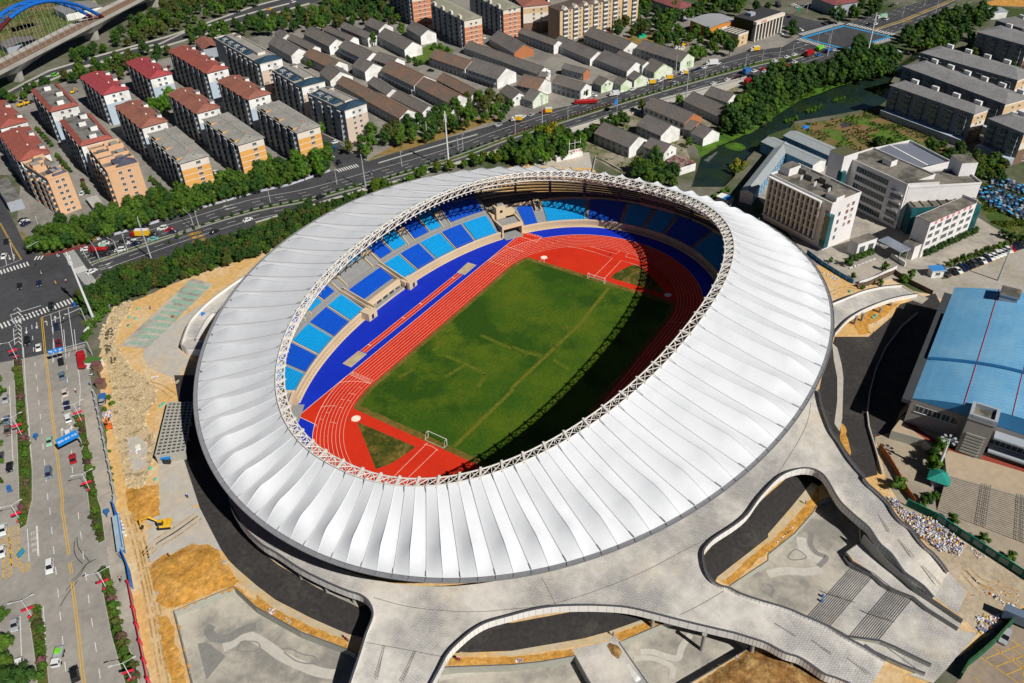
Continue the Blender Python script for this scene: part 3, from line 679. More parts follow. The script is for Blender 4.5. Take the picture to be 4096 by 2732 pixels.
for i in range(K):
 t0,t1=2*math.pi*i/K,2*math.pi*(i+1)/K
 if 2.6<t0<5.75:continue
 for j in range(6):
  zt=lambda t:(rim(t).z-1.6-10.2)/6
  a0=sup(106+j*.7,89+j*.7,t0,2.1,CX,CY,10.2+j*zt(t0));a1=sup(106+j*.7,89+j*.7,t1,2.1,CX,CY,10.2+j*zt(t1))
  w=Vector((0,0,.32));mb.face([a0,a1,a1+w,a0+w],0);q=Vector((0,0,.78));mb.face([a0-q,a1-q,a1-w*.2,a0-w*.2],1)
put('louvre',mb,[m_louv,mat('dark louvre gap strip',(0.03,0.033,0.036),.7,.2,.5)])  # dark strips added below the slats to darken the open gaps
for k in range(0,NB,2):
 th=k*dth;near=2.6<th<5.75;p=sup(*((106.5,79.0)if near else(108.3,90.2)),th,2.14,CX,CY,6.9);top=roofpt(th,.15,0).z-1.2
 mb=MB();ang=math.atan2(p.y-CY,p.x-CX);mb.box((0,0,0),(1.6,1.1,top-6.9),0,0)
 a=Vector((3.0,0,top-6.9));mb.tube((0,0,(top-6.9)*.5),(4.2,0,top-6.9-.3),.18,5);mb.tube((0,0,(top-6.9)*.55),(-5,0,top-6.9+.7),.18,5)
 build('column',mb,m_col,stadium,p-Vector((CX,CY,0)),ang)
def seat_verts(p,ang):
 ca,sa=math.cos(ang),math.sin(ang);out=[]
 for x,y,z in((-.23,-.27,.42),(.23,-.27,.42),(.23,.2,.42),(-.23,.2,.42),(-.23,.24,.9),(.23,.24,.9),(-.23,-.27,.2),(.23,-.27,.2),(-.25,.3,.9),(.25,.3,.9),(-.25,.3,.3),(.25,.3,.3)):
  out.append((p.x+x*ca-y*sa,p.y+x*sa+y*ca,p.z+z))
 return out
SF=[(0,1,2,3),(3,2,5,4),(6,7,1,0),(4,5,9,8),(9,11,10,8)]
def seat_block(t0,t1,rows,light,skip=None,gap=.45):
 mb=MB()
 for fn,r in rows:
  d,z=fn(r);a=arc(t0,t1,d+.45,.6,z)
  L=(a[-1]-a[0]).length
  for i in range(len(a)-1):
   p=(a[i]+a[i+1])/2
   if(p-a[0]).length<gap or(p-a[-1]).length<gap:continue
   if skip and skip(p,r):continue
   t=a[i+1]-a[i];mb.mesh(seat_verts(p,math.atan2(t.y,t.x)+math.pi),SF)
 return put('seat_block',mb,m_seatL if light else m_seatD)
LOW=[(lower_row,r)for r in range(12)];UPR=[(upper_row,r)for r in range(14)]
def thx(x,s=1,d=0):
 u=(x-CX)/95.0;t=math.acos(max(-1,min(1,math.copysign(abs(u)**1.1,u))));return t*s
lb=[53.8,62.5,73.0,83.5,93.2]
xs=lb+[None]
for mir in(0,1):
 f=(lambda x:thx(x))if not mir else(lambda x:math.pi-thx(x))
 seq=[f(x)for x in lb]+[G1+.012 if not mir else math.pi-G1-.012]
 for i in range(5):
  t0,t1=sorted((seq[i],seq[i+1]));seat_block(t0,t1,LOW,i%2==0)
 ub=[56.0,63.0,70.6];uc=[75.0,83.2,89.8];ud=[93.0,None]
 for j,(a,b,li)in enumerate(((54.5,61.5,False),(61.5,69.0,True),(72.3,80.0,False),(80.0,86.0,True),(89.3,None,False))):
  t0,t1=f(a),(f(b)if b else(G1+.012 if not mir else math.pi-G1-.012));t0,t1=sorted((t0,t1));seat_block(t0,t1,UPR,li)
 for a,b in((69.0,72.3),(86.0,89.3)):
  t0,t1=sorted((f(a),f(b)));seat_block(t0,t1,UPR[8:],a>80)
cseat=thx(52.2);seat_block(cseat,math.pi-cseat,[(lower_row,r+3.5)for r in range(8)],False)
seat_block(thx(53.5),math.pi/2-.003,UPR[6:],True);seat_block(math.pi/2+.003,math.pi-thx(53.5),UPR[6:],True)
nb=[thxy(122.0,5.2),thxy(124.0,3.0),thxy(133.6,-12.0),thxy(138.3,-26.0),thxy(140.0,-36.5),thxy(139.2,-46.0),thxy(134.0,-60.5),thxy(120.8,-76.8)]
seat_block(nb[0],G0-.015,[(lower_row,r)for r in range(12)],False)
for a,b,li in((nb[2],nb[1],True),(nb[3],nb[2],False),(nb[4],nb[3],True),(nb[5],nb[4],True),(nb[6],nb[5],False),(nb[7],nb[6],True)):
 seat_block(a+.004,b-.004,[(lower_row,r)for r in range(13)],li)
for t0,t1,li in((math.pi-G0+.015,math.pi-.45,True),(math.pi-.45,math.pi-.2,False),(math.pi-.2,math.pi+.05,True)):seat_block(t0,t1,[(lower_row,r)for r in range(13)],li)
dvs=[]
def newdv(n):m=MB();dvs.append((n,m));return m
def radial(t,d0,z0,d1,z1,th=.28,h=.55,m=0):
 a,b=E2(t,d0),E2(t,d1);newdv('divider_wall').wall([a,b],th,[z0-.8,z1-.8],[z0+h,z1+h],m)
def vom(t0,t1,d0,d1,z0,z1):
 dv=newdv('vomitory')
 for t in(t0,t1):
  a,b=E2(t,d0),E2(t,d1);dv.wall([a,b],.3,[z0-1,z0-1],[z0+1.2,z1+1.0],0)
 a,b,c,e=E2(t0,d1),E2(t1,d1),E2(t0,d0),E2(t1,d0)
 dv.wall([a,b],.35,z0-.5,z1+1.1,0)
 dv.face([(c.x,c.y,z0+.02),(e.x,e.y,z0+.02),(b.x,b.y,z0+.02),(a.x,a.y,z0+.02)],1)
 q=lambda p,z:(p.x,p.y,z);f2=E2((t0+t1)/2,d1-.2)
 a2,b2=E2(t0,d1-.22),E2(t1,d1-.22);dv.face([q(a2.lerp(b2,.15),z0+.05),q(b2.lerp(a2,.15),z0+.05),q(b2.lerp(a2,.15),z0+2.3),q(a2.lerp(b2,.15),z0+2.3)][::-1],2)
for mir in(0,1):
 f=(lambda x:thx(x))if not mir else(lambda x:math.pi-thx(x))
 for x in(62.5,83.5):radial(f(x),1.9,2.3,11.5,6.3)
 for x in(61.5,80.0):radial(f(x),14.1,7.6,26,13.6)
 for a,b in((69.0,72.3),(86.0,89.3)):
  t0,t1=sorted((f(a),f(b)));vom(t0,t1,13.6,19.5,6.4,10.6)
 t0,t1=sorted((f(49.5),f(53.4)));vom(t0,t1,13.0,19.0,6.4,10.4)
 for x in(53.4,51.6):radial(f(x),-1.5,3.0,13.0,6.9,.35,.7)
for t0,t1 in((nb[1]+.006,nb[0]-.006),):vom(t0,t1,8.2,13.0,5.4,7.4)
dv=newdv('podium');c0,c1=thx(51.6),math.pi-thx(51.6)
profile(dv,c0,c1,[(-.6,.1),(-.6,1.0),(2.6,1.0),(2.6,1.4)],1,mats=[0,1,1]);profile(dv,c0,c1,[(2.0,2.3),(1.2,2.3),(1.2,4.1),(1.6,4.2),(2.2,4.2),(3.8,3.5)],0)
profile(dv,c0,c1,[(11.3,6.2),(11.3,6.6),(13.4,6.6),(13.4,7.0),(18.2,7.0),(18.2,9.2),(18.8,9.4),(19.0,9.0)],1,mats=[1,1,1,1,0,0,0])
for x0 in(-9,-5.2,-1.4,2.4,6.2):dv.box((CX+x0+1.4,E2(math.pi/2,1.15).y,.9),(2.6,.3,1.1),0,2)
for x in(54.6,29.8):
 sg=1 if x>CX else-1;p=E2(thx(x),-1.2);dv=newdv('stair_cabin');dv.box((p.x,p.y+.5,0),(4.6,4.2,3.4),0,0);dv.box((p.x+sg*.2,p.y-1.62,.3),(1.2,.08,2.0),0,2);dv.box((p.x-sg*2.33,p.y+.3,.3),(.08,1.4,2.2),0,2)
for mir in(0,1):
 g0,g1=(G0,G1)if not mir else(math.pi-G1,math.pi-G0)
 dv=newdv('corner_gate');gm=lambda u,d,z:(lambda p:Vector((p.x,p.y,z)))(E2(g0+(g1-g0)*u,d))
 def slab(u0,u1,d0,d1,z0,z1,m=0,top=None):dv.prism([gm(u0,d0,0),gm(u1,d0,0),gm(u1,d1,0),gm(u0,d1,0)],z0,z1,m,top)
 slab(.0,.07,.2,14,0,5.6);slab(.93,1,.2,14,0,5.6);slab(0,1,.2,1.2,4.0,5.7);slab(0,1,1.2,8,4.2,4.9,0,1);slab(.07,.93,-2,12,0,.08,1,1)
 slab(0,1,9.5,13,4.9,7.0);slab(.45,.85,8.2,12.2,4.9,10.6);slab(.5,.75,9.4,10.6,10.6,11.6,1);slab(.1,.9,12.5,12.8,.1,3.6,2)
 a,b=gm(.58,8.14,7.9),gm(.70,8.14,7.9);u=Vector((0,0,1.2));dv.face([a,b,b+u,a+u],2);dv.face([b,a,a+u,b+u],2)
for n_,dv in dvs:put(n_,dv,[m_cream,m_step,m_glassd])
sb=MB();a,b=E2(nb[5],13.0),E2(nb[3],13.0);a=E2(thxy(139.0,-44.5),12.6);b=E2(thxy(139.6,-30.5),12.6)
mid=(a+b)/2;ang=math.atan2((b-a).y,(b-a).x);sb.box((mid.x,mid.y,7.4),((b-a).length,.8,4.6),ang,0);sb.box((mid.x,mid.y,7.0),(.25,1.0,5.2),ang,1)
put('scoreboard',sb,[mat('board back',(0.36,0.27,0.22),0.8,0.1,1),m_col])
#the building site round the stadium
sheet('site_dirt','e:960,1290;1000,1200;1250,1110;1700,910;2294,720 f:0,930;330,720;700,500;1100,700;2000,300 g:0,140;300,110;700,130;900,400 h:-100,700;420,1030;560,1060;850,1250;900,1200;1100,1150;1300,1260;1480,1300;1680,1180 l:1400,400;1300,900;1100,1180;1000,1250;1120,1568 r:900,60;1050,240;1260,360;1920,780;2100,900;1900,1010;1230,1540;1000,1800;0,1900 n:1000,1900;0,1900 m:1400,1900;1340,1568;1000,0 i:1000,1500;950,900;880,500;880,300;960,60',0.010,m_dirt,[court_a,court_b,court_c,court_d])
sheet('hall_ground','l:960,1240;1120,1180;2294,1100;2700,1300;2700,1568 r:2600,900;1920,790;1260,360;1010,240;900,60',0.018,mat('hall forecourt',(0.36,0.30,0.22),0.9,0.12,0.5,col2=(0.28,0.24,0.19),s2=0.06))
sheet('village_yard','g:200,80;380,40;690,20;720,160;200,150',0.014,m_conc)
sheet('waste_ground','r:860,150;1010,230;1260,360;1920,790;2100,900;1880,1020;1580,1195;1430,1050;1500,880;1360,730;1100,400',0.02,m_sand)
sheet('spoil_ground','o:1660,1568;2130,1270;2294,1300 r:130,1360;430,1520;610,1600;600,1900 o:1300,2000;1560,1640',0.02,m_mud)
pad=S('e:1720,925;1912,978;1530,1340;1320,1560;1070,1530')
mb=MB();fill(mb,pad,(),0.024);struct('parking_pad',mb,m_court)
gm_=MB();A0,A1,B1,B0=S('e:1690,955;1900,1000;1345,1548;1125,1530')
for k in range(11):
 f=(k+.1)/11;g_=f+.055;i0,i1=.06,.93
 p=[A0.lerp(B0,f).lerp(A1.lerp(B1,f),i0),A0.lerp(B0,f).lerp(A1.lerp(B1,f),i1),A0.lerp(B0,g_).lerp(A1.lerp(B1,g_),i1),A0.lerp(B0,g_).lerp(A1.lerp(B1,g_),i0)]
 fill(gm_,edgy([Vector((q.x,q.y,0))for q in p],.12,.8),(),0.03)
struct('parking_stripe',gm_,mat('pale green grid',(0.24,0.40,0.30),0.9,0.25,1.5,col2=(0.36,0.40,0.32),s2=0.3))
sheet('site_slab','e:1530,1340;1760,1190;1850,1150;1690,1340;1620,1520 i:1620,240;1700,300;1600,480;1480,450;1390,415;1310,350;1275,270;1310,212',0.026,m_conc)
sheet('site_slab','m:1265,235;1440,180;1290,120;1440,60;1440,0;1800,0;2010,370;1960,400;1880,330;1690,340;1480,430;1330,500;1290,370 i:1430,1560;1410,1180;1640,1180;1830,1568',0.022,m_conc)
sheet('haul_track','m:1100,0;1170,300;1260,640;1330,1000;1400,1568;1480,1900;1620,1900;1500,1400;1430,900;1350,500;1290,250;1260,0',0.016,mat('packed track',(0.60,0.43,0.23),0.95,0.15,0.5,col2=(0.62,0.40,0.17),s2=0.1))
stream=smooth(S('e:1020,1190;1180,1130;1140,1250 i:1060,0;1040,150;1110,290;1180,390;1320,490;1410,640;1320,780;1300,900;1390,1000;1370,1180;1310,1400;1240,1460;1140,1430;1100,1250;1060,1050;1010,880;1010,600;1000,480;950,330;900,150;930,0 e:900,1480;980,1300'),3,True)
mb=MB();fill(mb,stream,(),0.03);struct('dry_stream',mb,m_rubble)
sheet('stream_water','i:940,60;1000,20;1020,90;970,140;930,130',0.036,mat('murky puddle',(0.10,0.085,0.05),0.3,0.2,1));sheet('stream_water','i:930,180;990,170;1000,230;940,260',0.036,mat('murky puddle',(0,0,0)));sheet('stream_water','i:980,280;1040,290;1030,360;990,340',0.036,mat('murky puddle',(0,0,0)))
sheet('stream_slab','i:1130,1010;1240,990;1320,1060;1310,1260;1250,1300;1190,1330',0.04,m_conc)
mb=MB();rr=random.Random(5)
def rock(mb,p,r):
 n=6;k=[rr.uniform(.7,1.2)for _ in range(n)];a0=rr.uniform(0,6)
 lo=[(p.x+r*k[i]*math.cos(a0+i*math.pi/3),p.y+r*k[i]*math.sin(a0+i*math.pi/3),p.z-.1)for i in range(n)]
 hi=[(p.x+r*.6*k[i]*math.cos(a0+i*math.pi/3),p.y+r*.6*k[i]*math.sin(a0+i*math.pi/3),p.z+r*rr.uniform(.45,.75))for i in range(n)]
 mb.mesh(lo+hi,[(i,(i+1)%n,n+(i+1)%n,n+i)for i in range(n)]+[tuple(range(n,2*n))])
for i in range(len(stream)):
 a,b=stream[i],stream[(i+1)%len(stream)]
 for j in range(max(1,int((b-a).length/1.0))):rock(mb,a.lerp(b,rr.random())+Vector((rr.uniform(-.5,.5),rr.uniform(-.5,.5),0)),rr.uniform(.3,.75))
xs_=[p.x for p in stream];ys_=[p.y for p in stream]
def inpoly(x,y,lp):
 c=False
 for i in range(len(lp)):
  a,b=lp[i],lp[(i+1)%len(lp)]
  if(a[1]>y)!=(b[1]>y)and x<(b[0]-a[0])*(y-a[1])/(b[1]-a[1])+a[0]:c=not c
 return c
nn=0
while nn<900:
 x,y=rr.uniform(min(xs_),max(xs_)),rr.uniform(min(ys_),max(ys_))
 if inpoly(x,y,stream):rock(mb,Vector((x,y,.03)),rr.choice((.15,.2,.25,.45)));nn+=1
tag(build('boulder_edging',mb,mat('yellow boulders',(0.56,0.45,0.28),0.9,0.3,0.7,col2=(0.38,0.31,0.2),s2=0.4)),'yellow grey boulders lining and filling the dry stream bed','boulders',None,'stuff')
def mound(name,spec,h,mt,label,cat,seed,rough=.35,cell=1.2,kind=None):
 lp=S(spec)if isinstance(spec,str)else spec;r=random.Random(seed);x0,x1=min(p.x for p in lp),max(p.x for p in lp);y0,y1=min(p.y for p in lp),max(p.y for p in lp)
 from mathutils import noise as nz
 nx,ny=int((x1-x0)/cell)+2,int((y1-y0)/cell)+2;vs,fs=[],[]
 def edge(x,y):
  d=1e9
  for i in range(len(lp)):
   a,b=lp[i],lp[(i+1)%len(lp)];ab=Vector((b.x-a.x,b.y-a.y));ap=Vector((x-a.x,y-a.y));t=max(0,min(1,ap.dot(ab)/max(1e-9,ab.length_squared)));d=min(d,(ap-ab*t).length)
  return d if inpoly(x,y,lp)else-d
 for j in range(ny):
  for i in range(nx):
   x,y=x0+i*cell,y0+j*cell;d=edge(x,y)+min(1.6,h)*nz.noise(Vector((x*.35,y*.35,seed+9)))*.8;q=max(0,min(1,d/(cell*3.2)))
   n=nz.fractal(Vector((x*.23,y*.23,seed)),1.0,2.0,4);n2_=nz.noise(Vector((x*.9,y*.9,seed)))
   vs.append((x,y,-0.05 if d<-cell*.2 else 0.02+h*(q*q*(3-2*q))*(.62+.5*n)+q*rough*n2_))
 for j in range(ny-1):
  for i in range(nx-1):
   f=(j*nx+i,j*nx+i+1,(j+1)*nx+i+1,(j+1)*nx+i)
   if max(vs[q][2]for q in f)>-0.04:fs.append(f)
 mb=MB();mb.mesh(vs,fs,0,True);return tag(build(name,mb,mt),label,cat,None,kind)
mound('dirt_mound','m:1330,510;1480,430;1690,340;1880,325;1960,400;2010,480;2120,640;2150,670;2075,690;1545,900;1460,880;1380,760',1.6,m_dirt2,'broad ochre soil mound beside the sunken court corner','soil heap',3)
mound('dirt_mound','i:1130,1470;1240,1450;1420,1430;1430,1568 m:1440,60;1290,120;1240,160;1170,60;1150,0',1.1,m_dirt2,'ochre soil mound by the digging yellow excavator','soil heap',5)
mound('dirt_mound','m:1390,960;1525,965;1665,1568;1540,1600;1460,1300',1.0,m_dirt2,'long ochre soil bank along the court side wall','soil heap',8)
mound('dirt_mound','o:865,1215;960,1230;970,1330;880,1320',1.5,m_mud,'small brown sand heap on the paved landing','soil heap',9,.15,.5)
mound('spoil_heap','o:1700,1540;2130,1290;2260,1340 r:130,1390;400,1540;560,1700 o:1500,1900',1.3,m_mud,'rough brown spoil heap under the lower ramp edge','soil heap',12,.6,.8)
for sp in('m:1380,780;1420,715;1450,720;1420,770','m:1650,720;1700,705;1700,745;1660,790','m:1955,490;2010,465;2050,490;1990,520'):
 mound('gravel_pile',sp,.9,mat('grey gravel',(0.42,0.40,0.37),0.95,0.3,1.5),'little pale gravel pile on the ochre soil','gravel',4,.15,.45).__setitem__('group','gravel piles on the dug soil')
sheet('ring_road','i:1560,450;1740,450;1745,900;1800,1060;1850,1200;1960,1400;2100,1568 m:2080,0;2294,280 n:0,350;200,510;560,720;920,890;1050,850;1200,1000 o:0,1030;560,925;900,925;1150,850;1500,700;1700,450;1800,330;2110,60;2200,-40 l:200,1568;340,1200;440,900;480,700;600,330;900,330;1110,150;1180,40;1500,-60;1560,60;1500,300;1300,880;1180,1000;1120,1180;960,1230;980,1568 r:700,30;430,0;420,60;300,140;170,250;0,445 o:2294,265;1840,620;1700,900;1330,975;1200,990;860,1110;640,1170;0,1280 n:1800,1300;1400,1260;1000,1210;820,1130;480,980;170,820;0,690 m:2200,620;2050,470;1980,370;1790,0 i:1640,1180;1600,700',0.034,m_asph_new)
for sp in('n:0,690;170,825;480,985;820,1128;960,1165;960,1210;800,1185;480,1060;170,910;0,780 m:2150,670;2050,480','o:0,1280;640,1170;860,1110;1200,990;1300,970;1230,1010;930,1120;880,1180;640,1230;0,1330 n:1830,1290;1750,1350','r:0,445;170,250;330,55;380,85;230,290;0,520 o:2294,310;1870,660;1838,620;2294,265'):
 sheet('kerb_walk',sp,0.05,mat('cream kerb walk',(0.50,0.42,0.29),0.9,0.14,0.5,col2=(0.55,0.38,0.18),s2=0.1))
sheet('kerb_walk','n:0,340;200,500;420,640;640,760;900,880;930,870;900,820;640,700;400,590;200,440;0,280',0.05,m_walk)
for sp in('m:2095,710;2120,700;2294,840 n:0,780;170,910;480,1060;800,1185;820,1262;400,1108;0,885','o:0,1335;540,1270;565,1325;280,1372;0,1402 n:1730,1420;1745,1355','o:930,1130;1250,1000;1400,990;1400,1015;1180,1108;960,1200','r:0,525;230,295;385,90;390,190;340,280;200,440;0,600 o:2294,390;1945,700;1880,660;2294,312','l:650,1090;690,1130;720,1280;745,1400;690,1330;640,1260','h:700,1550;880,1440;1110,1370;1180,1380;1000,1520;900,1568 l:915,300;820,315;770,230'):
 z=0.055;sheet('soil_bed',sp,z,m_dirt2)
sheet('traffic_island','l:575,390;620,430;660,580;675,700;665,1060;640,1180;595,1110;620,900;620,700;590,540',0.12,m_conc)
def court(loop,name):
 mb=MB();fill(mb,loop,(),ZC);struct(name,mb,m_court)
 wl_=MB();q=[p+Vector((0,0,0))for p in loop];wl_.wall(q,.3,ZC,.12,0,1,closed=True);return wl_
m_coping=mat('dark coping',(0.10,0.10,0.10),0.7,0.1,1)
for lp,lab in((court_a,'grey retaining wall round the left sunken court'),(court_b,'grey retaining wall round the middle sunken court beside the paved landing'),(court_c,'grey retaining wall round the court below the tall deck columns')):
 tag(build('retaining_wall',court(lp,'sunken_court'),[m_pit,m_coping]),lab,'wall')
_bz=[0]
def band(spec,w,mt,z):
 _bz[0]+=1;z+=.006*_bz[0];mb=MB();mb.ribbon(smooth(S(spec,z),5),w,z);struct('paving_band',mb,mt)
zb=ZC+.02
band('m:2000,1250;2080,1215;2140,1160;2230,1145 n:30,1190;110,1240;220,1320;380,1400;560,1470;700,1490',2.6,m_court2,zb)
band('m:1900,1050;1870,1100;1920,1160;2050,1165;2160,1100;2294,1060',2.4,m_court3,zb)
band('n:230,1270;300,1260;420,1310;520,1330;545,1380;480,1395;360,1370;250,1290',.35,m_court3,zb+.01)
band('m:2120,1270;2180,1200;2294,1200;2330,1250;2250,1290;2120,1275',.3,m_court3,zb+.01)
for sp_,w_ in(('r:250,470;265,560;330,620;420,640',2.6),('r:0,750;120,722;280,730;400,712',2.4)):
 mb=MB();mb.ribbon(smooth(S(sp_,-1.98),5),w_,-1.98);struct('paving_band',mb,m_court2)
mb=MB();mb.ribbon(smooth(S('r:330,430;320,520;370,590;440,620;380,690',-1.97),5),1.4,-1.97);mb.ribbon(smooth(S('r:150,620;210,560;290,620;200,640',-1.97),4,True),.4,-1.97,closed=True);mb.ribbon(smooth(S('r:0,820;40,860;20,920',-1.97),4),.6,-1.97);struct('paving_band',mb,m_court3)
band('o:1150,1290;1260,1290;1400,1335;1490,1340;1520,1250;1600,1130',1.6,m_court2,zb);band('o:1090,1350;1250,1345;1400,1400;1440,1450;1430,1530',1.4,m_court2,zb)
band('n:1640,1530;1800,1500;1950,1470',1.2,m_court2,zb)
mb=MB();fill(mb,S('m:1770,1215;1850,1205;1990,1300;2020,1330;1850,1540',zb),(),zb+.004);struct('paving_band',mb,m_court3)
mb=MB();fill(mb,court_d,(),-2.0);struct('sunken_court',mb,m_court);mb=MB();mb.wall(court_d,.25,-2.0,.1,0,1,closed=True);tag(build('retaining_wall',mb,[m_pit,m_coping]),'low wall round the large right court with the wide steps','wall')
for sp in('r:590,585;700,505;1465,1110;1430,1175;1090,940;930,860','r:600,1220;840,1262;1225,1445;1180,1510;890,1400;720,1300'):sheet('stair_court',sp,0.02,m_plaza)
def flight(b0,b1,t0,t1,zb_,zt,n):
 mb=MB();B0_,B1_=S(b0,zb_)[0],S(b1,zb_)[0];T0_,T1_=S(t0,zt)[0],S(t1,zt)[0]
 for k in range(n):
  f0,f1=k/n,(k+1)/n;z=zb_+(zt-zb_)*f1;P=[B0_.lerp(T0_,f0),B1_.lerp(T1_,f0),B1_.lerp(T1_,f1),B0_.lerp(T0_,f1)]
  q=[(p.x,p.y)for p in P];z0=zb_+(zt-zb_)*f0
  mb.face([(*q[0],z0),(*q[1],z0),(*q[1],z),(*q[0],z)][::-1],1);mb.face([(*q[0],z),(*q[1],z),(*q[2],z),(*q[3],z)][::-1],0)
  e=P[0].lerp(P[3],.0)
  mb.ribbon([Vector((*q[0],z+.01)).lerp(Vector((*q[3],z+.01)),.25),Vector((*q[1],z+.01)).lerp(Vector((*q[2],z+.01)),.25)],.16,None,1)
 return mb
st=flight('r:640,680','r:295,1065','r:800,770','r:480,1140',-2.0,-.9,12)
st2=flight('r:910,860','r:610,1215','r:1095,940','r:840,1255',-.9,.25,12)
m_nose=mat('dark step edge',(0.05,0.045,0.045),0.8,0.2,1)
tag(build('stair_flight',st,[m_plaza,m_nose]),'lower flight of wide dark edged steps from the right court','steps');tag(build('stair_flight',st2,[m_plaza,m_nose]),'upper flight of wide dark edged steps towards the bare ground','steps')
mb=MB();fill(mb,S('r:800,770;910,860;610,1215;480,1140',-.9),(),-.9);struct('stair_landing',mb,m_plaza)
mb=MB();fill(mb,S('r:1095,940;1430,1170;1580,1195;1240,1568;1050,1500;1160,1490;840,1255',.25),(),.25);mb.wall(S('r:1430,1170;1580,1195;1240,1568',.25),.2,-.2,.245);struct('stair_landing',mb,m_plaza)
sheet('paved_landing','o:540,1270;870,1190;930,1130;960,1205;1230,1560;1300,1700;830,1700;700,1568;565,1325',0.045,m_plaza)
#the raised deck and its ramps
ZD,PH=5.0,1.1
m_panel=mat('white fascia panel',(0.78,0.755,0.71),0.6,0.06,0.5)
m_dkrail=mat('dark parapet',(0.075,0.075,0.085),0.7,0.15,0.8)
m_soffit=mat('deck concrete',(0.30,0.29,0.27),0.9,0.1,0.5)
deck=empty('raised_deck','grey paved deck wrapping the stadium, with white fascia panels and swooping ramps','walkway',(0,0,0))
zz=ZD+PH
e0=S('n:60,330;190,405;400,545;640,665;820,740;930,775;1000,825;1040,900;1043,970;1015,1050;985,1120',zz)
e0=S('m:2060,-40;2110,60;2200,190',zz)+e0
e1=S('n:1690,1340;1750,1260;1850,1165;1950,1085;2080,1015;2294,955 o:150,915;350,880;600,868;850,872;1050,890;1250,935;1500,1000;1750,1060;2000,1118',zz)
e2=S('o:2040,760;1940,710;1880,697;1800,648;1740,560;1713,450;1720,370;1775,300;1850,240;1990,150;2110,50 D:1745,1139;1790,1093;1830,1076;1862,1075;1888,1087;1905,1110',zz)
e3=S('r:720,20 l:860,1568;800,1500;720,1400;640,1270;570,1170;520,1050;480,930;455,800',zz)
th0=math.atan2((e3[-1].y-CY)/93.5,(e3[-1].x-CX)/110.5);th1=math.atan2((e0[0].y-CY)/93.5,(e0[0].x-CX)/110.5)
if th1<th0:th1+=2*math.pi
back=[sup(111.2,94.2,th0+(th1-th0)*(i+1)/62,2.12)for i in range(60)]
loop=e0+e1+e2+e3+back
hole=[E2(2*math.pi*i/150,13.9)for i in range(150)]
mb=MB();fill(mb,loop,[hole],ZD,0);build('deck_slab',mb,m_plaza,deck)
mb=MB();fill(mb,loop,[hole],ZD-1.0,0);build('deck_soffit',mb,m_soffit,deck)
def outwall(mb,pts,zs,inner=0,hang=1.5):
 """parapet: white panels outside from below the slab to the handrail, dark cap"""
 k=len(pts)
 mb.wall(pts,.34,[z-hang for z in zs],[z+PH-.06 for z in zs],inner);mb.wall(pts,.5,[z+PH-.055 for z in zs],[z+PH+.06 for z in zs],1)
 d=0.0
 for i in range(k-1):
  L=(pts[i+1]-pts[i]).length;m=max(1,int(L/1.8))
  for j in range(m):
   p=pts[i].lerp(pts[i+1],j/m);z=zs[i]+(zs[i+1]-zs[i])*j/m;t=pts[i+1]-pts[i];mb.box((p.x,p.y,z-hang+.02),(.05,.37,hang+PH-.1),math.atan2(t.y,t.x),1)
for sp in('o:265,625;330,740;395,880','n:1050,800;1400,890;1900,930;2294,905 o:300,870;700,760;1200,560;1500,400;1740,280','o:1900,740;1700,860;1500,960','n:990,1205;1350,1270;1690,1335','l:385,920;350,1100;250,1300;80,1568'):mb=MB();mb.ribbon(smooth(S(sp,ZD+.012),4),.16);build('joint',mb,mat('joint grime',(0.16,0.15,0.14),.9,.2,1),deck)
for pts in(smooth(e0,3),smooth(e1,3),smooth(e2,3),smooth(e3,3)):
 mb=MB();outwall(mb,pts,[ZD]*len(pts));build('parapet',mb,[m_panel,m_dkrail],deck)
def ramp(name,A,B,lab=None,par=(1,1),hang=1.5):
 def conv(L):
  o=[]
  for t,x,y,z in L:p=T(t,x,y,z+PH);o.append(Vector((p.x,p.y,z)))
  return o
 a,b=conv(A),conv(B);n=36
 def rs(P):
  P=smooth(P,4);L=[0]
  for i in range(len(P)-1):L.append(L[-1]+(P[i+1]-P[i]).length)
  o=[];j=0
  for k in range(n+1):
   s=L[-1]*k/n
   while j<len(P)-2 and L[j+1]<s:j+=1
   o.append(P[j].lerp(P[j+1],(s-L[j])/max(1e-9,L[j+1]-L[j])))
  return o
 a,b=rs(a),rs(b);mb=MB()
 for i in range(n):
  mb.face([b[i],b[i+1],a[i+1],a[i]]if((a[i]-b[i]).cross(a[i+1]-a[i])).z<0 else[a[i],a[i+1],b[i+1],b[i]],0)
  d=Vector((0,0,-.9));mb.face([a[i]+d,a[i+1]+d,b[i+1]+d,b[i]+d],1)
 build('ramp_slab',mb,[m_plaza,m_soffit],deck)
 for pts,f in((a,par[0]),(b,par[1])):
  if f:mb=MB();outwall(mb,pts,[p.z for p in pts],0,hang);build('parapet',mb,[m_panel,m_dkrail],deck)
 return a,b
rb=ramp('bottom',[('n',985,1120,5),('n',930,1300,4.8),('n',880,1450,4.3),('n',840,1568,3.8),('n',790,1720,3)],[('n',1690,1340,5),('n',1640,1440,4.8),('n',1570,1568,4.1),('n',1490,1720,3)])
rl=ramp('lower',[('o',2040,760,5),('o',2150,800,5),('o',2294,845,4.9),('r',90,985,4.6),('r',190,1020,4.2),('r',290,1065,3.8),('r',460,1140,3),('r',590,1220,2.3),('r',720,1290,1.6),('r',800,1340,1),('r',890,1395,.2)],[('o',2000,1118,5),('o',2200,1180,4.9),('r',0,1270,4.7),('r',130,1340,4.2),('r',230,1370,3.7),('r',330,1430,3.1),('r',430,1500,2.5),('r',520,1530,1.9),('r',610,1568,1.4),('r',740,1640,.4)])
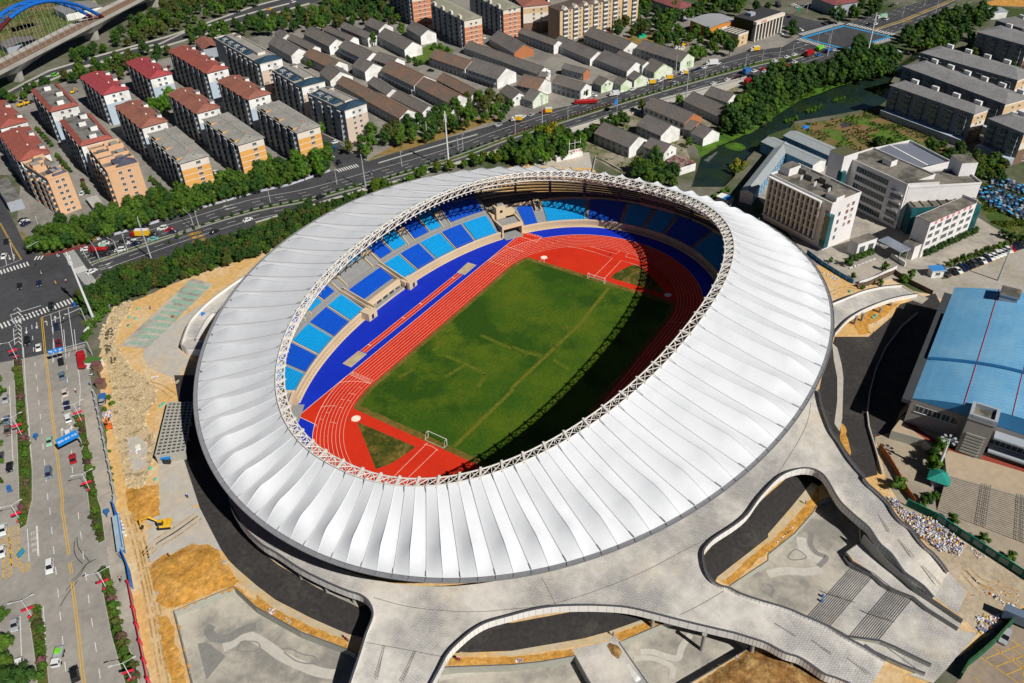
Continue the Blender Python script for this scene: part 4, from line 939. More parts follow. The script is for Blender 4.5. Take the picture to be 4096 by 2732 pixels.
ru=ramp('upper',[('r',465,64,5),('r',540,190,4.7),('r',620,270,4.3),('r',700,340,3.9),('r',760,390,3.5),('r',800,450,3.1),('r',850,520,2.7),('r',930,590,2.2),('r',980,660,1.8),('r',1030,730,1.4),('r',1100,780,1),('r',1180,840,.6),('r',1250,920,.1)],[('r',720,20,5),('r',760,70,4.8),('r',830,130,4.5),('r',910,210,4.1),('r',950,280,3.7),('r',1010,350,3.3),('r',1080,400,2.9),('r',1130,470,2.4),('r',1190,540,1.9),('r',1250,590,1.4),('r',1310,660,.8),('r',1360,730,.1)])
rn=ramp('north',[('h',575,1370,5),('h',700,1320,4.4),('h',850,1260,3.4),('h',1000,1225,2.4),('h',1100,1212,1.6),('h',1200,1205,1)],[('h',600,1634,5),('h',700,1524,4.5),('h',800,1454,3.8),('h',900,1404,3),('h',1050,1345,2),('h',1190,1308,1.1),('h',1340,1285,.4)],hang=.9)
sheet('ramp_apron','r:1360,735;1500,880;1430,1050;1250,920',0.05,m_plaza)
sheet('ramp_apron','h:1200,1215;1340,1290;1440,1330;1380,1380;1200,1310',0.05,m_walk)
mb=MB()
for(t,x,y,t2,x2,y2,h)in(('o',1255,1060,0,0,0,4),('o',1698,1272,0,0,0,6.6),('o',2145,1285,0,0,0,4),('r',175,1425,0,0,0,3.8),('l',1000,112,0,0,0,2.3),('l',838,187,0,0,0,3.4),('l',775,215,0,0,0,3.8),('r',600,300,0,0,0,6),('r',460,170,0,0,0,6),('r',740,460,0,0,0,5),('r',900,640,0,0,0,3),('n',410,630,0,0,0,4),('n',640,750,0,0,0,4),('n',882,842,0,0,0,4),('h',1100,1395,0,0,0,1.3)):
 z0=ZC if(t,x)in(('o',1698),)or t=='r' and y<700 else 0
 p=T(t,x,y,z0);c_=MB();c_.lathe((p.x,p.y,z0),[(.5,0),(.5,h-.5),(.62,h)],12);build('column',c_,m_soffit,deck)
def rail(name,spec,zs,lab):
 p=S(spec,zs);mb=MB();a,b=p[0],p[-1]
 n=12
 for k in range(n+1):
  q=a.lerp(b,k/n);mb.tube(q,q+Vector((0,0,1)),.045,4)
  if k<n:r_=a.lerp(b,(k+1)/n);mb.tube(q+Vector((0,0,1)),r_+Vector((0,0,1)),.05,4);mb.tube(q+Vector((0,0,.5)),r_+Vector((0,0,.5)),.035,4)
 tag(build('handrail',mb,m_rail),lab,'handrail','thin steel handrails down the ramps')
for sp,z in(('n:1155,1255;1090,1540',4.6),('n:1430,1305;1320,1568',4.6),('r:820,310;910,435',3.0),('r:980,505;1095,625',2.0),('r:1160,700;1290,830',.9),('r:45,1135;205,1225',3.8),('r:320,1260;470,1355',2.6),('r:590,1395;765,1510',1.2)):
 rail('handrail',sp,z,'thin dark steel handrail standing down the middle of a ramp')
for sp,z in(('r:430,885;650,975',-1.4),('r:735,1035;950,1125',-.4)):rail('handrail',sp,z,'thin dark steel handrail standing down the middle of a ramp')
def lowwall(spec,z0,z1,lab,th=.6,mt=None):
 p=S(spec,.6);mb=MB();mb.wall(p,th,z0,z1,0,1);tag(build('stair_wall',mb,mt or[m_pit,m_dkrail]),lab,'wall')
lowwall('r:590,580;640,650;720,700;800,745;880,820;930,850;1000,885;1090,930;1200,1020;1430,1165',[-2,-2,-1.6,-1.2,-.9,-.9,-.5,0,0,0],[-.9,-.8,-.5,0,.2,.4,.7,1.2,1.2,1.2],'dark capped wavy wall along the upper side of the wide steps')
lowwall('r:705,500;800,600;900,690;1000,770;1110,870;1250,960;1465,1105',0.0,[3.2,2.8,2.2,1.8,1.4,1.2,1.2],'dark grey wall under the upper right ramp edge')
lowwall('r:600,1215;720,1235;840,1258;960,1310;1100,1380;1225,1440',[-1,-.5,0,0,0,0],[.6,.9,1.2,1.3,1.3,1.3],'grey wall between the wide steps and the lower ramp')
lowwall('r:720,1295;800,1345;890,1385;1010,1440;1180,1505',0.0,[1.6,1.3,1.2,1.2,1.2],'grey end wall continuing the lower ramp towards the green fence')
def P3(t,x,y,z):p=T(t,x,y,z+1.0);return Vector((p.x,p.y,z))
oa=[P3('e',2230,880,4.5),P3('e',2100,960,4.5),P3('e',1900,1105,4.3),P3('e',1760,1235,4.0),P3('e',1690,1325,3.4),P3('e',1640,1450,2.2),P3('e',1622,1510,2.2),P3('i',1635,180,2.2),P3('i',1680,208,2.2),P3('i',1800,215,2.2)]
ia=[P3('e',2420,1000,4.5),P3('e',2200,1090,4.5),P3('e',1990,1222,4.3),P3('e',1900,1238,4.0),P3('e',1835,1310,3.4),P3('e',1770,1430,2.2),P3('e',1752,1470,2.2),P3('e',1790,1475,2.2),P3('i',1840,130,2.2),P3('i',1850,140,2.2)]
wr=empty('west_ramp','curved grey ramp with steps against the left side of the stadium roof','ramp',(0,0,0))
oa_,ia_=smooth(oa,4),smooth(ia,4);mb=MB()
for i in range(len(oa_)-1):mb.face([oa_[i],oa_[i+1],ia_[i+1],ia_[i]],0);
for i in range(9):
 f=i/9;a=oa[4].lerp(oa[5],f);b=ia[4].lerp(ia[5],f);mb.ribbon([a+Vector((0,0,.04)),b+Vector((0,0,.04))],.18,None,1)
build('ramp_slab',mb,[m_plaza,m_step],wr)
for pts in(oa_,ia_):mb=MB();mb.wall(pts,.45,0.0,[p.z+1.0 for p in pts],0,1);build('parapet',mb,[m_panel,m_step],wr)
pg=empty('pergola','grey steel grid canopy with dark glass beside the stadium rim','canopy',(0,0,0));zc=3.6
c00,c10,c11,c01=S('i:1508,692;1728,692;1655,1128;1392,1168',zc);m_grid=mat('pergola steel',(0.40,0.38,0.33),0.7,0.08,1);mb=MB()
def gp(u,v):
 p=c00.lerp(c01,v).lerp(c10.lerp(c11,v),u);n=(c01-c00);n=Vector((-n.y,n.x,0)).normalized();return p-n*(1.8*4*v*(1-v)*(1-u))*-1*.0
for j in range(17):v=j/16;mb.wall([gp(0,v),gp(1,v)],.42,zc-.35,zc,0)
for i in range(7):u=i/6;mb.wall([gp(u,j/16)for j in range(17)],.42,zc-.36,zc+.01,0)
build('roof_grid',mb,m_grid,pg);mb=MB();mb.face([p-Vector((0,0,.42))for p in(c01,c11,c10,c00)]);build('glass_pane',mb,m_glassd,pg)
for u in(0.03,.97):
 for v in(.02,.35,.65,.98):p=gp(u,v);mb=MB();mb.box((p.x,p.y,0),(.35,.35,zc-.36));build('post',mb,m_grid,pg)
mb=MB();mb.wall([gp(0,1),gp(1,1)],.25,0,zc-.4);mb.wall([gp(0,0),gp(0,1)],.2,zc-1.3,zc-.38,0);build('end_wall',mb,m_pit,pg)
tag(build('planter_box',(lambda m:(m.wall(S('c:715,1568;750,1400;990,1530',.5),.5,0,.8),m)[1])(MB()),m_conc),'cream walled triangular bed behind the stadium rim','planter')
#buildings
def tiles(name,col,col2,rough=.85):
 def ex(N,L,pos,c,noise,ramp,mixc):
  return mixc(ramp(noise(2.2,4.0,.8),.45,.75),c,tuple(q*.62 for q in col))
 return mat(name,col,rough,0.22,0.9,col2=col2,s2=0.12,mix=(.42,.66),extra=ex)
m_tgrey=tiles('grey brown tiles',(0.165,0.153,0.142),(0.205,0.165,0.138))
m_tgrey2=tiles('dark grey tiles',(0.19,0.175,0.165),(0.145,0.13,0.12))
m_tred=tiles('brick red tiles',(0.34,0.095,0.07),(0.27,0.085,0.065))
m_tcrim=tiles('crimson tiles',(0.36,0.060,0.07),(0.30,0.055,0.06))
m_tbrown=tiles('brown red tiles',(0.32,0.13,0.09),(0.24,0.095,0.07))
m_tblue=tiles('dark blue tiles',(0.018,0.05,0.085),(0.03,0.065,0.10))
m_tslate=tiles('worn slate roof',(0.34,0.325,0.29),(0.26,0.25,0.23))
m_tarm=tiles('right estate tiles',(0.25,0.245,0.245),(0.20,0.195,0.195))
m_bitumen=mat('flat roof felt',(0.20,0.19,0.175),0.95,0.25,0.5,col2=(0.10,0.095,0.09),s2=0.16)
m_wwall=mat('white plaster',(0.78,0.775,0.75),0.85,0.06,0.5,col2=(0.60,0.585,0.55),s2=0.12)
m_wgrey=mat('shade darkened grey wall',(0.33,0.36,0.40),0.85,0.08,0.5)  # base colour darkened and blued to carry the shade on the long fronts
m_wblue=mat('pale blue wall',(0.42,0.50,0.58),0.85,0.05,0.4)
m_wyel=mat('orange yellow wall',(0.70,0.36,0.10),0.85,0.06,0.4)
m_wpeach=mat('peach wall',(0.66,0.40,0.23),0.85,0.06,0.4)
m_wcream=mat('cream wall',(0.68,0.61,0.52),0.85,0.05,0.4)
m_wpink=mat('pinkish beige wall',(0.58,0.46,0.37),0.85,0.05,0.4)
m_worange=mat('brick orange wall',(0.56,0.22,0.11),0.85,0.06,0.4)
m_wbeige=mat('beige tower wall',(0.60,0.42,0.24),0.85,0.06,0.4)
m_brick=mat('bare red brick',(0.42,0.16,0.07),0.9,0.2,1.2)
m_wbrown=mat('brown base wall',(0.20,0.12,0.08),0.85,0.12,0.5)
m_wmural=mat('pale green mural',(0.66,0.70,0.58),0.85,0.12,0.7,col2=(0.42,0.56,0.30),s2=0.22,mix=(.5,.6))
m_frame=mat('window frame',(0.62,0.62,0.60),0.6,0.05,1)
m_glass=mat('window glass',(0.045,0.06,0.07),0.12,0.35,0.35,spec=0.6)
m_awn=mat('blue awning',(0.04,0.22,0.55),0.6,0.1,1)
_wc={}
def win_mesh(w,h,bars=2,fr=None):
 k=(w,h,bars,fr.name if fr else '')
 if k in _wc:return _wc[k]
 mb=MB();f=.08
 mb.face([(-w/2,-.025,0),(w/2,-.025,0),(w/2,-.025,h),(-w/2,-.025,h)],1)
 for x in[-w/2,w/2]+[-w/2+w*i/bars for i in range(1,bars)]:mb.box((x,-.035,0),(f,.07,h),0,0)
 for z in(-.04,h-.04):mb.box((0,-.05,z),(w+.16,.1,f),0,0)
 mb.box((0,-.09,-.12),(w+.3,.2,.08),0,0)
 _wc[k]=mb.data('window',[fr or m_frame,m_glass]);return _wc[k]
def balc_mesh(w,hh,wallm,enc=True):
 k=('b',w,hh,wallm.name,enc)
 if k in _wc:return _wc[k]
 mb=MB();d=1.25
 mb.box((0,-d/2,-.12),(w,d-.02,.14),0,0);mb.box((0,-d+.05,.02),(w,.1,.95),0,0)
 for x in(-w/2+.05,w/2-.05):mb.box((x,-d/2,.02),(.1,d-.2,.95),0,0)
 if enc:
  mb.face([(-w/2,-d+.06,1.0),(w/2,-d+.06,1.0),(w/2,-d+.06,hh-.15),(-w/2,-d+.06,hh-.15)],1)
  for s in(-1,1):q=[(s*w/2,-d+.06,1.0),(s*w/2,-.02,1.0),(s*w/2,-.02,hh-.15),(s*w/2,-d+.06,hh-.15)];mb.face(q if s>0 else q[::-1],1)
  for i in range(4):x=-w/2+.04+(w-.08)*i/3;mb.box((x,-d+.05,1.0),(.08,.08,hh-1.15),0,2)
 else:mb.face([(-w/2+.2,-.03,.1),(w/2-.2,-.03,.1),(w/2-.2,-.03,hh-.5),(-w/2+.2,-.03,hh-.5)],1)
 mb.box((0,-d/2-.25,hh-.2),(w+.2,.5,.05),0,3)
 _wc[k]=mb.data('balcony',[wallm,m_glass,m_frame,m_wwall]);return _wc[k]
class B:
 """a building seen from its near eave corner p1: p2 along its long side, p3 across its sunny end (points at height h)"""
 def __init__(s,name,label,cat,h,p1,p2,p3,group=None):
  t1,t2,t3=[S(q,h)[0]if isinstance(q,str)else q for q in(p1,p2,p3)]
  s.h=h;y=t2-t1;y.z=0;s.L=y.length;y.normalize();x=Vector((y.y,-y.x,0));d=t3-t1;s.W=d.dot(x)
  s.flip=1 if s.W>0 else-1;s.W=abs(s.W)
  s.o=Vector((t1.x,t1.y,0));s.ang=math.atan2(y.y,y.x)-math.pi/2
  s.e=empty(name,label,cat,s.o,s.ang,group)
  s.nwin=0
 def add(s,name,mb,mats):
  if s.flip<0:
   mb.v=[(-a,b,c)for a,b,c in mb.v];mb.f=[tuple(reversed(f))for f in mb.f]
  return build(name,mb,mats,s.e)
 def on(s,me,name,side,u,z,off=0.0):
  """a shared mesh on a wall: side 'L' = long side x=0, 'E' = end y=0, 'R' = far long side, 'F' = far end"""
  if side=='L':p,a=(-off,u,z),-math.pi/2
  elif side=='E':p,a=(u,-off,z),0.0
  elif side=='R':p,a=(s.W+off,u,z),math.pi/2
  else:p,a=(u,s.L+off,z),math.pi
  if s.flip<0:p=(-p[0],p[1],p[2]);a=-a
  s.nwin+=1
  if s.nwin>96:return None
  return link(name,me,s.e,p,a)
 def body(s,bands,side,endm=None,z0=0.0):
  """walls; bands = [(top z, material index on the ends)], side = material index of the long sides"""
  mb=MB();W,L=s.W,s.L;z=z0
  for zt,m in bands:
   mb.face([(0,0,z),(W,0,z),(W,0,zt),(0,0,zt)],m);mb.face([(W,L,z),(0,L,z),(0,L,zt),(W,L,zt)],m)
   mb.face([(0,L,z),(0,0,z),(0,0,zt),(0,L,zt)],side if not isinstance(side,dict)else side.get(zt,m));mb.face([(W,0,z),(W,L,z),(W,L,zt),(W,0,zt)],side if not isinstance(side,dict)else side.get(zt,m));z=zt
  return mb
 def gable(s,rise,over=.45,m=0,z=None,ridge=.5):
  mb=MB();W,L,h=s.W,s.L,(s.h if z is None else z);o=over;k=rise/(W*ridge);t=.16
  xr,zr=W*ridge,h+rise;sl=[(-o,h-o*k),(xr,zr),(W+o,h-o*rise/(W*(1-ridge)))]
  for(x0,z0),(x1,z1)in((sl[0],sl[1]),(sl[1],sl[2])):
   a,b=-o*.6,L+o*.6
   mb.face([(x0,a,z0+t),(x1,a,z1+t),(x1,b,z1+t),(x0,b,z0+t)],m);mb.face([(x0,b,z0),(x1,b,z1),(x1,a,z1),(x0,a,z0)],m)
   mb.face([(x0,a,z0),(x1,a,z1),(x1,a,z1+t),(x0,a,z0+t)],m);mb.face([(x0,b,z0+t),(x1,b,z1+t),(x1,b,z1),(x0,b,z0)],m)
  for x,zz in(sl[0],sl[2]):mb.face([(x,-o*.6,zz),(x,L+o*.6,zz),(x,L+o*.6,zz+t),(x,-o*.6,zz+t)],m);mb.face([(x,-o*.6,zz+t),(x,L+o*.6,zz+t),(x,L+o*.6,zz),(x,-o*.6,zz)],m)
  mb.box((xr,L/2,zr+.05),(.3,L+o,.2),0,m);return mb
 def gend(s,mb,rise,m,ridge=.5,z=None):
  W,L,h=s.W,s.L,(s.h if z is None else z);mb.face([(0,0,h),(W,0,h),(W*ridge,0,h+rise)],m);mb.face([(W,L,h),(0,L,h),(W*ridge,L,h+rise)],m)
 def hip(s,rise,over=.7,m=0,z=None,x0=0,x1=None,y0=0,y1=None,inset=None,trim=None):
  mb=MB();W0=x0-over;W1=(s.W if x1 is None else x1)+over;L0=y0-over;L1=(s.L if y1 is None else y1)+over;h=s.h if z is None else z
  c=(W0+W1)/2;i=(W1-W0)/2*.95 if inset is None else inset;i=min(i,(L1-L0)/2);a,b=(c,L0+i,h+rise),(c,L1-i,h+rise)
  q=[(W0,L0,h),(W1,L0,h),(W1,L1,h),(W0,L1,h)]
  mb.face([q[0],q[1],a],m);mb.face([q[1],q[2],b,a],m);mb.face([q[2],q[3],b],m);mb.face([q[3],q[0],a,b],m);mb.face(q[::-1],m)
  if trim is not None:
   for j in range(4):mb.tube(q[j],(a,a,b,b)[j],.14,4,trim)
   mb.tube(a,b,.16,4,trim)
  return mb
 def wins(s,side,us,zs,w=1.5,h=1.45,bars=2,fr=None):
  me=win_mesh(w,h,bars,fr)
  for z in zs:
   for u in us:s.on(me,'window',side,u,z)
 def hut(s,x,y,w,l,h,z=None,mt=None,roof=None,name='stair_hut'):
  mb=MB();z=s.h if z is None else z;mb.box((x,y,z-.4),(w,l,h+.4),0,0,1);mb.box((x,y,z+h),(w+.3,l+.3,.15),0,1,1);s.add(name,mb,[mt or m_wwall,roof or m_bitumen])
FL=2.9
def apartment(label,p1,p2,p3,kind,floors=6,h=None,roofm=None,huts=3,group=None,seed=0,name='apartment_block'):
 h=h or floors*FL+.6;b=B(name,label,'apartments',h,p1,p2,p3,group);W,L=b.W,b.L;r=random.Random(seed)
 st={'blue':([m_wwall,m_wblue,m_wgrey],1,0),'yellow':([m_wcream,m_wyel,m_wgrey,m_wcream],1,0),'peach':([m_wpeach,m_wpeach,m_wgrey],0,0),'pink':([m_wwall,m_wpink,m_wgrey],1,0),'orange':([m_wcream,m_worange,m_wgrey,m_wcream],1,0),'brown':([m_wcream,m_wbrown,mat('shade darkened estate front',(0.21,0.225,0.245),.85,.1,.4),m_wbeige],1,0)}[kind]  # the estate front colour has its shade mixed in, darker than the wall
 mats=st[0];bands=[]
 if kind in('yellow','orange'):
  for f in range(floors):
   if f<floors-1:bands+=[((f+1)*FL-.35,1),((f+1)*FL,3)]
  bands.append((h,0))
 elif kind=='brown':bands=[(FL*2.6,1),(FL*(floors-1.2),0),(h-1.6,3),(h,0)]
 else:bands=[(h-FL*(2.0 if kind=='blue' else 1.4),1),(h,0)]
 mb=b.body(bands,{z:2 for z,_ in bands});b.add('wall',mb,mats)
 us=[W*.38,W*.66]if kind!='yellow' else[W*.62]
 wd=1.5 if kind!='yellow' else 2.1
 b.wins('E',us,[f*FL+.95 for f in range(1 if kind=='yellow' else 0,floors)],wd,1.4,2 if kind!='yellow' else 3)
 if kind=='peach':
  me=balc_mesh(2.2,FL,m_wpeach)
  for f in range(floors):b.on(me,'balcony','L',2.2,f*FL+.1);b.on(me,'balcony','L',7.0,f*FL+.1)
 nb=max(3,int(L/7.5));me=balc_mesh(3.1,FL,mats[2]if kind!='peach' else m_wpeach)
 for i in range(nb):
  u=L*(i+.5)/nb
  for f in range(floors):
   if kind=='peach' and u<9:continue
   b.on(me,'balcony','L',u,f*FL+.1)
   b.on(win_mesh(1.3,1.4),'window','L',u+L/nb*.5-.9 if i<nb-1 else u+2.6,f*FL+.95)
 z=h
 if kind in('blue',)and roofm not in('flat',):
  b.add('roof',b.hip(2.5,.75,0,trim=0,inset=W*.32),[roofm or m_tred])
  for i in range(huts):b.hut(W*.9,L*(i+.35)/huts,2.3,3.0,2.1,z)
  mb=MB()
  for i in range(nb):
   u=L*(i+.5)/nb;mb.mesh([(-1.2,u-1.9,z-.1),(-1.2,u+1.9,z-.1),(W*.25,u+.9,z+1.35),(W*.25,u-.9,z+1.35)],[(0,3,2,1)],0)
   mb.mesh([(-1.2,u-1.9,z-.1),(W*.25,u-.9,z+1.35),(W*.25,u-2.4,z+.7),(-.7,u-2.4,z-.1)],[(0,1,2,3)],0)
  b.add('dormer',mb,[roofm or m_tred])
  for i in range(2):b.add('chimney',(lambda m:(m.box((W*.5,L*(.25+.5*i),z+2.1),(.6,.6,1.0),0,0),m)[1])(MB()),[m_wwall])
 elif kind=='yellow':
  b.add('roof',b.hip(1.7,.7,0,trim=0,inset=W*.42),[m_tslate])
  for i in range(huts):
   mb=MB();u=L*(i+.42)/huts;mb.box((W*.22,u,z-.2),(W*.42,5.2,1.4),0,0,1);mb.box((W*.22,u,z+1.2),(W*.42+.5,5.6,.14),0,1);b.add('terrace_room',mb,[m_wyel,m_tslate])
  mb=MB()
  for i in range(9):mb.box((W*(.3+.1*(i%2)+.3),L*(i+.5)/9,z+1.2),(.9,.7,.45),0,0)
  b.add('roof_vent',mb,[m_tslate])
  b.add('chimney',(lambda m:(m.box((W*.62,L*.18,z+.9),(.6,.6,1.0),0,0),m)[1])(MB()),[m_worange])
 elif kind=='orange' or kind=='brown':
  b.add('roof',b.hip(2.2,.6,0,inset=0.1 if kind=='orange' else W*.4),[roofm or mat('sage roof',(0.30,0.29,0.22),0.9,0.15,0.5)])
  n=max(2,int(L/11))
  for i in range(n):
   mb=MB();u=L*(i+.5)/n;xx=0 if kind=='orange' else W
   mb.mesh([(xx-.7,u-1.9,z),(xx+.7,u-1.9,z),(xx+.7,u+1.9,z),(xx-.7,u+1.9,z),(xx-.7,u-1.9,z+2.3),(xx+.7,u-1.9,z+2.3),(xx+.7,u+1.9,z+2.3),(xx-.7,u+1.9,z+2.3)],[(0,1,5,4),(1,2,6,5),(2,3,7,6),(3,0,4,7),(4,5,6,7)],0)
   b.add('gable_wall',mb,[m_wwall if kind=='brown' else m_wcream])
 elif roofm=='flat' or kind=='peach':
  if kind=='blue':
   mb=MB();o,i_,rr_=.8,1.7,1.5
   A=[(-o,-o,z),(W+o,-o,z),(W+o,L+o,z),(-o,L+o,z)];D=[(i_,i_,z+rr_),(W-i_,i_,z+rr_),(W-i_,L-i_,z+rr_),(i_,L-i_,z+rr_)]
   for j in range(4):mb.face([A[j],A[(j+1)%4],D[(j+1)%4],D[j]],0)
   Dz=[(x,y,z+.5)for x,y,_ in D];mb.face(Dz,1)
   for j in range(4):mb.face([D[j],D[(j+1)%4],Dz[(j+1)%4],Dz[j]],1)
   b.add('roof',mb,[m_tred,m_bitumen])
   for i in range(huts):b.hut(W*(.72 if i%2 else .5),L*(i+.5)/huts,3.4,3.0,2.4,z+.5)
  else:
   mb=MB();mb.face([(0,0,z),(W,0,z),(W,L,z),(0,L,z)],1)
   for x0,y0,x1,y1 in((0,0,W,0),(W,0,W,L),(W,L,0,L),(0,L,0,0)):mb.wall([(x0,y0,0),(x1,y1,0)],.3,z,z+1.0,0)
   for i in range(int(L/4)):mb.wall([(W*.5 if i%2 else 0,L*(i+.5)/int(L/4),0),(W if i%2 else W*.5,L*(i+.5)/int(L/4),0)],.25,z,z+1.6+.5*(i%3),0)
   b.add('roof',mb,[m_wpeach,m_bitumen])
   for i in range(5):b.hut(W*r.choice((.25,.6,.78)),L*(i+.6)/5.4,r.uniform(3,4.2),r.uniform(3,4),r.uniform(1.4,2.6),z,m_wpeach,r.choice((m_bitumen,m_tslate)),'roof_room')
   b.add('hip_roof',b.hip(1.8,.4,0,z+1.0,W*.35,W*.95,.2,L*.3,trim=0),[tiles('slate blue tiles',(0.10,0.10,0.14),(0.07,0.07,0.1))])
 elif kind=='pink':
  mb=MB();mb.face([(0,0,z),(W,0,z),(W,L,z),(0,L,z)],1)
  for x0,y0,x1,y1 in((0,0,W,0),(W,0,W,L),(W,L,0,L),(0,L,0,0)):mb.wall([(x0,y0,0),(x1,y1,0)],.3,z,z+.7,0)
  mb.box((W*.62,L*.6,z),(W*.34,L*.72,1.6),0,0,1);b.add('roof',mb,[m_wcream,m_tslate])
  b.add('hip_roof',b.hip(2.4,.5,0,z+.7,0,W,0,min(L*.3,7),trim=0),[m_tblue])
  k=max(1,int(L/12))
  for i in range(k):
   u=L*.3+(L*.66)*(i+.45)/k;mb=MB();mb.mesh([(-.5,u-2.6,z+.5),(-.5,u+2.6,z+.5),(W*.4,u+2.6,z+.5),(W*.4,u-2.6,z+.5),(W*.36,u-1.4,z+2.3),(W*.36,u+1.4,z+2.3)],[(0,4,5,1),(0,3,4),(1,5,2),(3,2,5,4)],0);b.add('hip_roof',mb,[m_tblue])
   mb=MB();u2=u+5
   for q in range(5):mb.box((W*.12+q*.55,u2,z+1.9),(.16,3.2,.16),0,0)
   for q in(-1.5,1.5):mb.box((W*.12+1.1,u2+q,z+1.75),(2.8,.16,.16),0,0);mb.box((W*.12,u2+q,z),(.2,.2,1.9),0,0)
   b.add('roof_pergola',mb,[m_wwall])
  b.hut(W*.82,L*.85,3,3.4,2.0,z,m_wcream)
 return b
AP=apartment;HA=17.8
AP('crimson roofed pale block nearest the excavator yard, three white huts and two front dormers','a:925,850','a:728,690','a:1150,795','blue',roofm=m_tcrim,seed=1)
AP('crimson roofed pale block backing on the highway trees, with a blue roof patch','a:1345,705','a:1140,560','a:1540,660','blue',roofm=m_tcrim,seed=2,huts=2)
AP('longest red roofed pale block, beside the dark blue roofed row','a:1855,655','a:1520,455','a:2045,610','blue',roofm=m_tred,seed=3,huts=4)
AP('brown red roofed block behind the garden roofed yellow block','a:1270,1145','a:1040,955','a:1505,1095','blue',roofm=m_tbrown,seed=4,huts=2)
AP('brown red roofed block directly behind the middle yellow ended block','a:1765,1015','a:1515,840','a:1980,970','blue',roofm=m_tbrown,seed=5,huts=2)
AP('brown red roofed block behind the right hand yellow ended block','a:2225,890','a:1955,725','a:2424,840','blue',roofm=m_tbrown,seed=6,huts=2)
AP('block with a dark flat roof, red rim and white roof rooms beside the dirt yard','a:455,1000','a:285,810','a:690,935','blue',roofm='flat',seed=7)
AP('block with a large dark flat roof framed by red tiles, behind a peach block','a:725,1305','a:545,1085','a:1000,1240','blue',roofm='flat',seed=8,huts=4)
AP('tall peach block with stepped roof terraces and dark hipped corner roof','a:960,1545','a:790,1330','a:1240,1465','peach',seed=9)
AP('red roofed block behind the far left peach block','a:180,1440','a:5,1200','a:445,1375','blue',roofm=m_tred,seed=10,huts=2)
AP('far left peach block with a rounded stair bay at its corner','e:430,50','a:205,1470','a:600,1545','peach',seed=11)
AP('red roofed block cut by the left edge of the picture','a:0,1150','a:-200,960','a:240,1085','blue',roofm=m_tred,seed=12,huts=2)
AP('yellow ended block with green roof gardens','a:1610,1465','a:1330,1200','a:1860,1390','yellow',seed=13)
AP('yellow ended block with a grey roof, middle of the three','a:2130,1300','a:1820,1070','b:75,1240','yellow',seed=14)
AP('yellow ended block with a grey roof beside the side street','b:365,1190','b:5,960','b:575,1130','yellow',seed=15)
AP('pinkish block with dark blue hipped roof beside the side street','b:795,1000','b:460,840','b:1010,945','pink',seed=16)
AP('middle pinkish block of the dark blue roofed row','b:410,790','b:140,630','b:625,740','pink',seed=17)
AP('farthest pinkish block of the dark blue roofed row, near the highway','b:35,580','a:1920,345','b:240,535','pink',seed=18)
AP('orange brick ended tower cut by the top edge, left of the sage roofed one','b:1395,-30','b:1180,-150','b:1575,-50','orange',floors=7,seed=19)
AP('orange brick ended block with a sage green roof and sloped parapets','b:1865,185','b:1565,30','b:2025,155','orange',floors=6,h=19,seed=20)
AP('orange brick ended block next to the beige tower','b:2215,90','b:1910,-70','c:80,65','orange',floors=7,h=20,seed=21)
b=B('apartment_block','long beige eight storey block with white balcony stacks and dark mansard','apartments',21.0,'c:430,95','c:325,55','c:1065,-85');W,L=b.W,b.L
b.add('wall',b.body([(21.0,0)],1),[m_wbeige,mat('shade darkened side wall',(0.36,0.27,0.2),.85,.06,.4)])  # side is a darker copy of the beige, its shade painted in
me=balc_mesh(3.3,2.9,m_wwall)
n=max(4,int(W/8))
for i in range(n):
 for f in range(7):b.on(me,'balcony','E',W*(i+.5)/n,f*2.95+.3)
for i in range(n+1):
 for f in range(7):
  if 0<i<n:b.on(win_mesh(1.3,1.5),'window','E',W*i/n,f*2.95+1.1)
b.add('roof',b.hip(2.6,.6,0,inset=3),[tiles('mansard brown',(0.13,0.095,0.08),(0.09,0.07,0.06))])
for i in range(n):
 mb=MB();x=W*(i+.5)/n;mb.mesh([(x-2,-.8,21),(x+2,-.8,21),(x,-.8,23.2),(x,3.4,23.2),(x-2,2,21),(x+2,2,21)],[(0,1,2),(0,2,3,4),(1,5,3,2)],0);b.add('dormer',mb,[m_wcream])
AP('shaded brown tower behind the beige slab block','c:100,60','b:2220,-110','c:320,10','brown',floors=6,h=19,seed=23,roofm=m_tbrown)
RT_='long grey roofed estate block'
for lab,a,b_,c,sd,fl in(('long grey roofed block right behind the vegetable gardens, white end wall','d:1850,1020','d:1100,762','d:1995,980',31,5),('second long grey roofed block back from the gardens, white end wall','d:2130,930','d:1215,592','d:2285,850',32,5),('third grey roofed block, with stepped gables and a terrace','d:2240,715','d:1375,470','d:2420,650',33,5),('grey roofed block with white stair walls near the orchard','d:2330,410','d:1880,285','d:2520,345',34,5),('small grey roofed block at the right edge below the orchard','d:2300,260','d:2045,178','d:2420,215',35,5),('brown fronted block with a pale metal roof corner at the right edge','d:2300,1190','d:1985,1062','d:2480,1120',36,5)):
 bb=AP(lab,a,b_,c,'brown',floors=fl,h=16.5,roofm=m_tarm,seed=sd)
 mb=MB();mb.box((-2.2,bb.L/2,0),(4.2,bb.L*.98,3.6),0,0,1);bb.add('shop_front',mb,[m_wgrey,m_wblue])
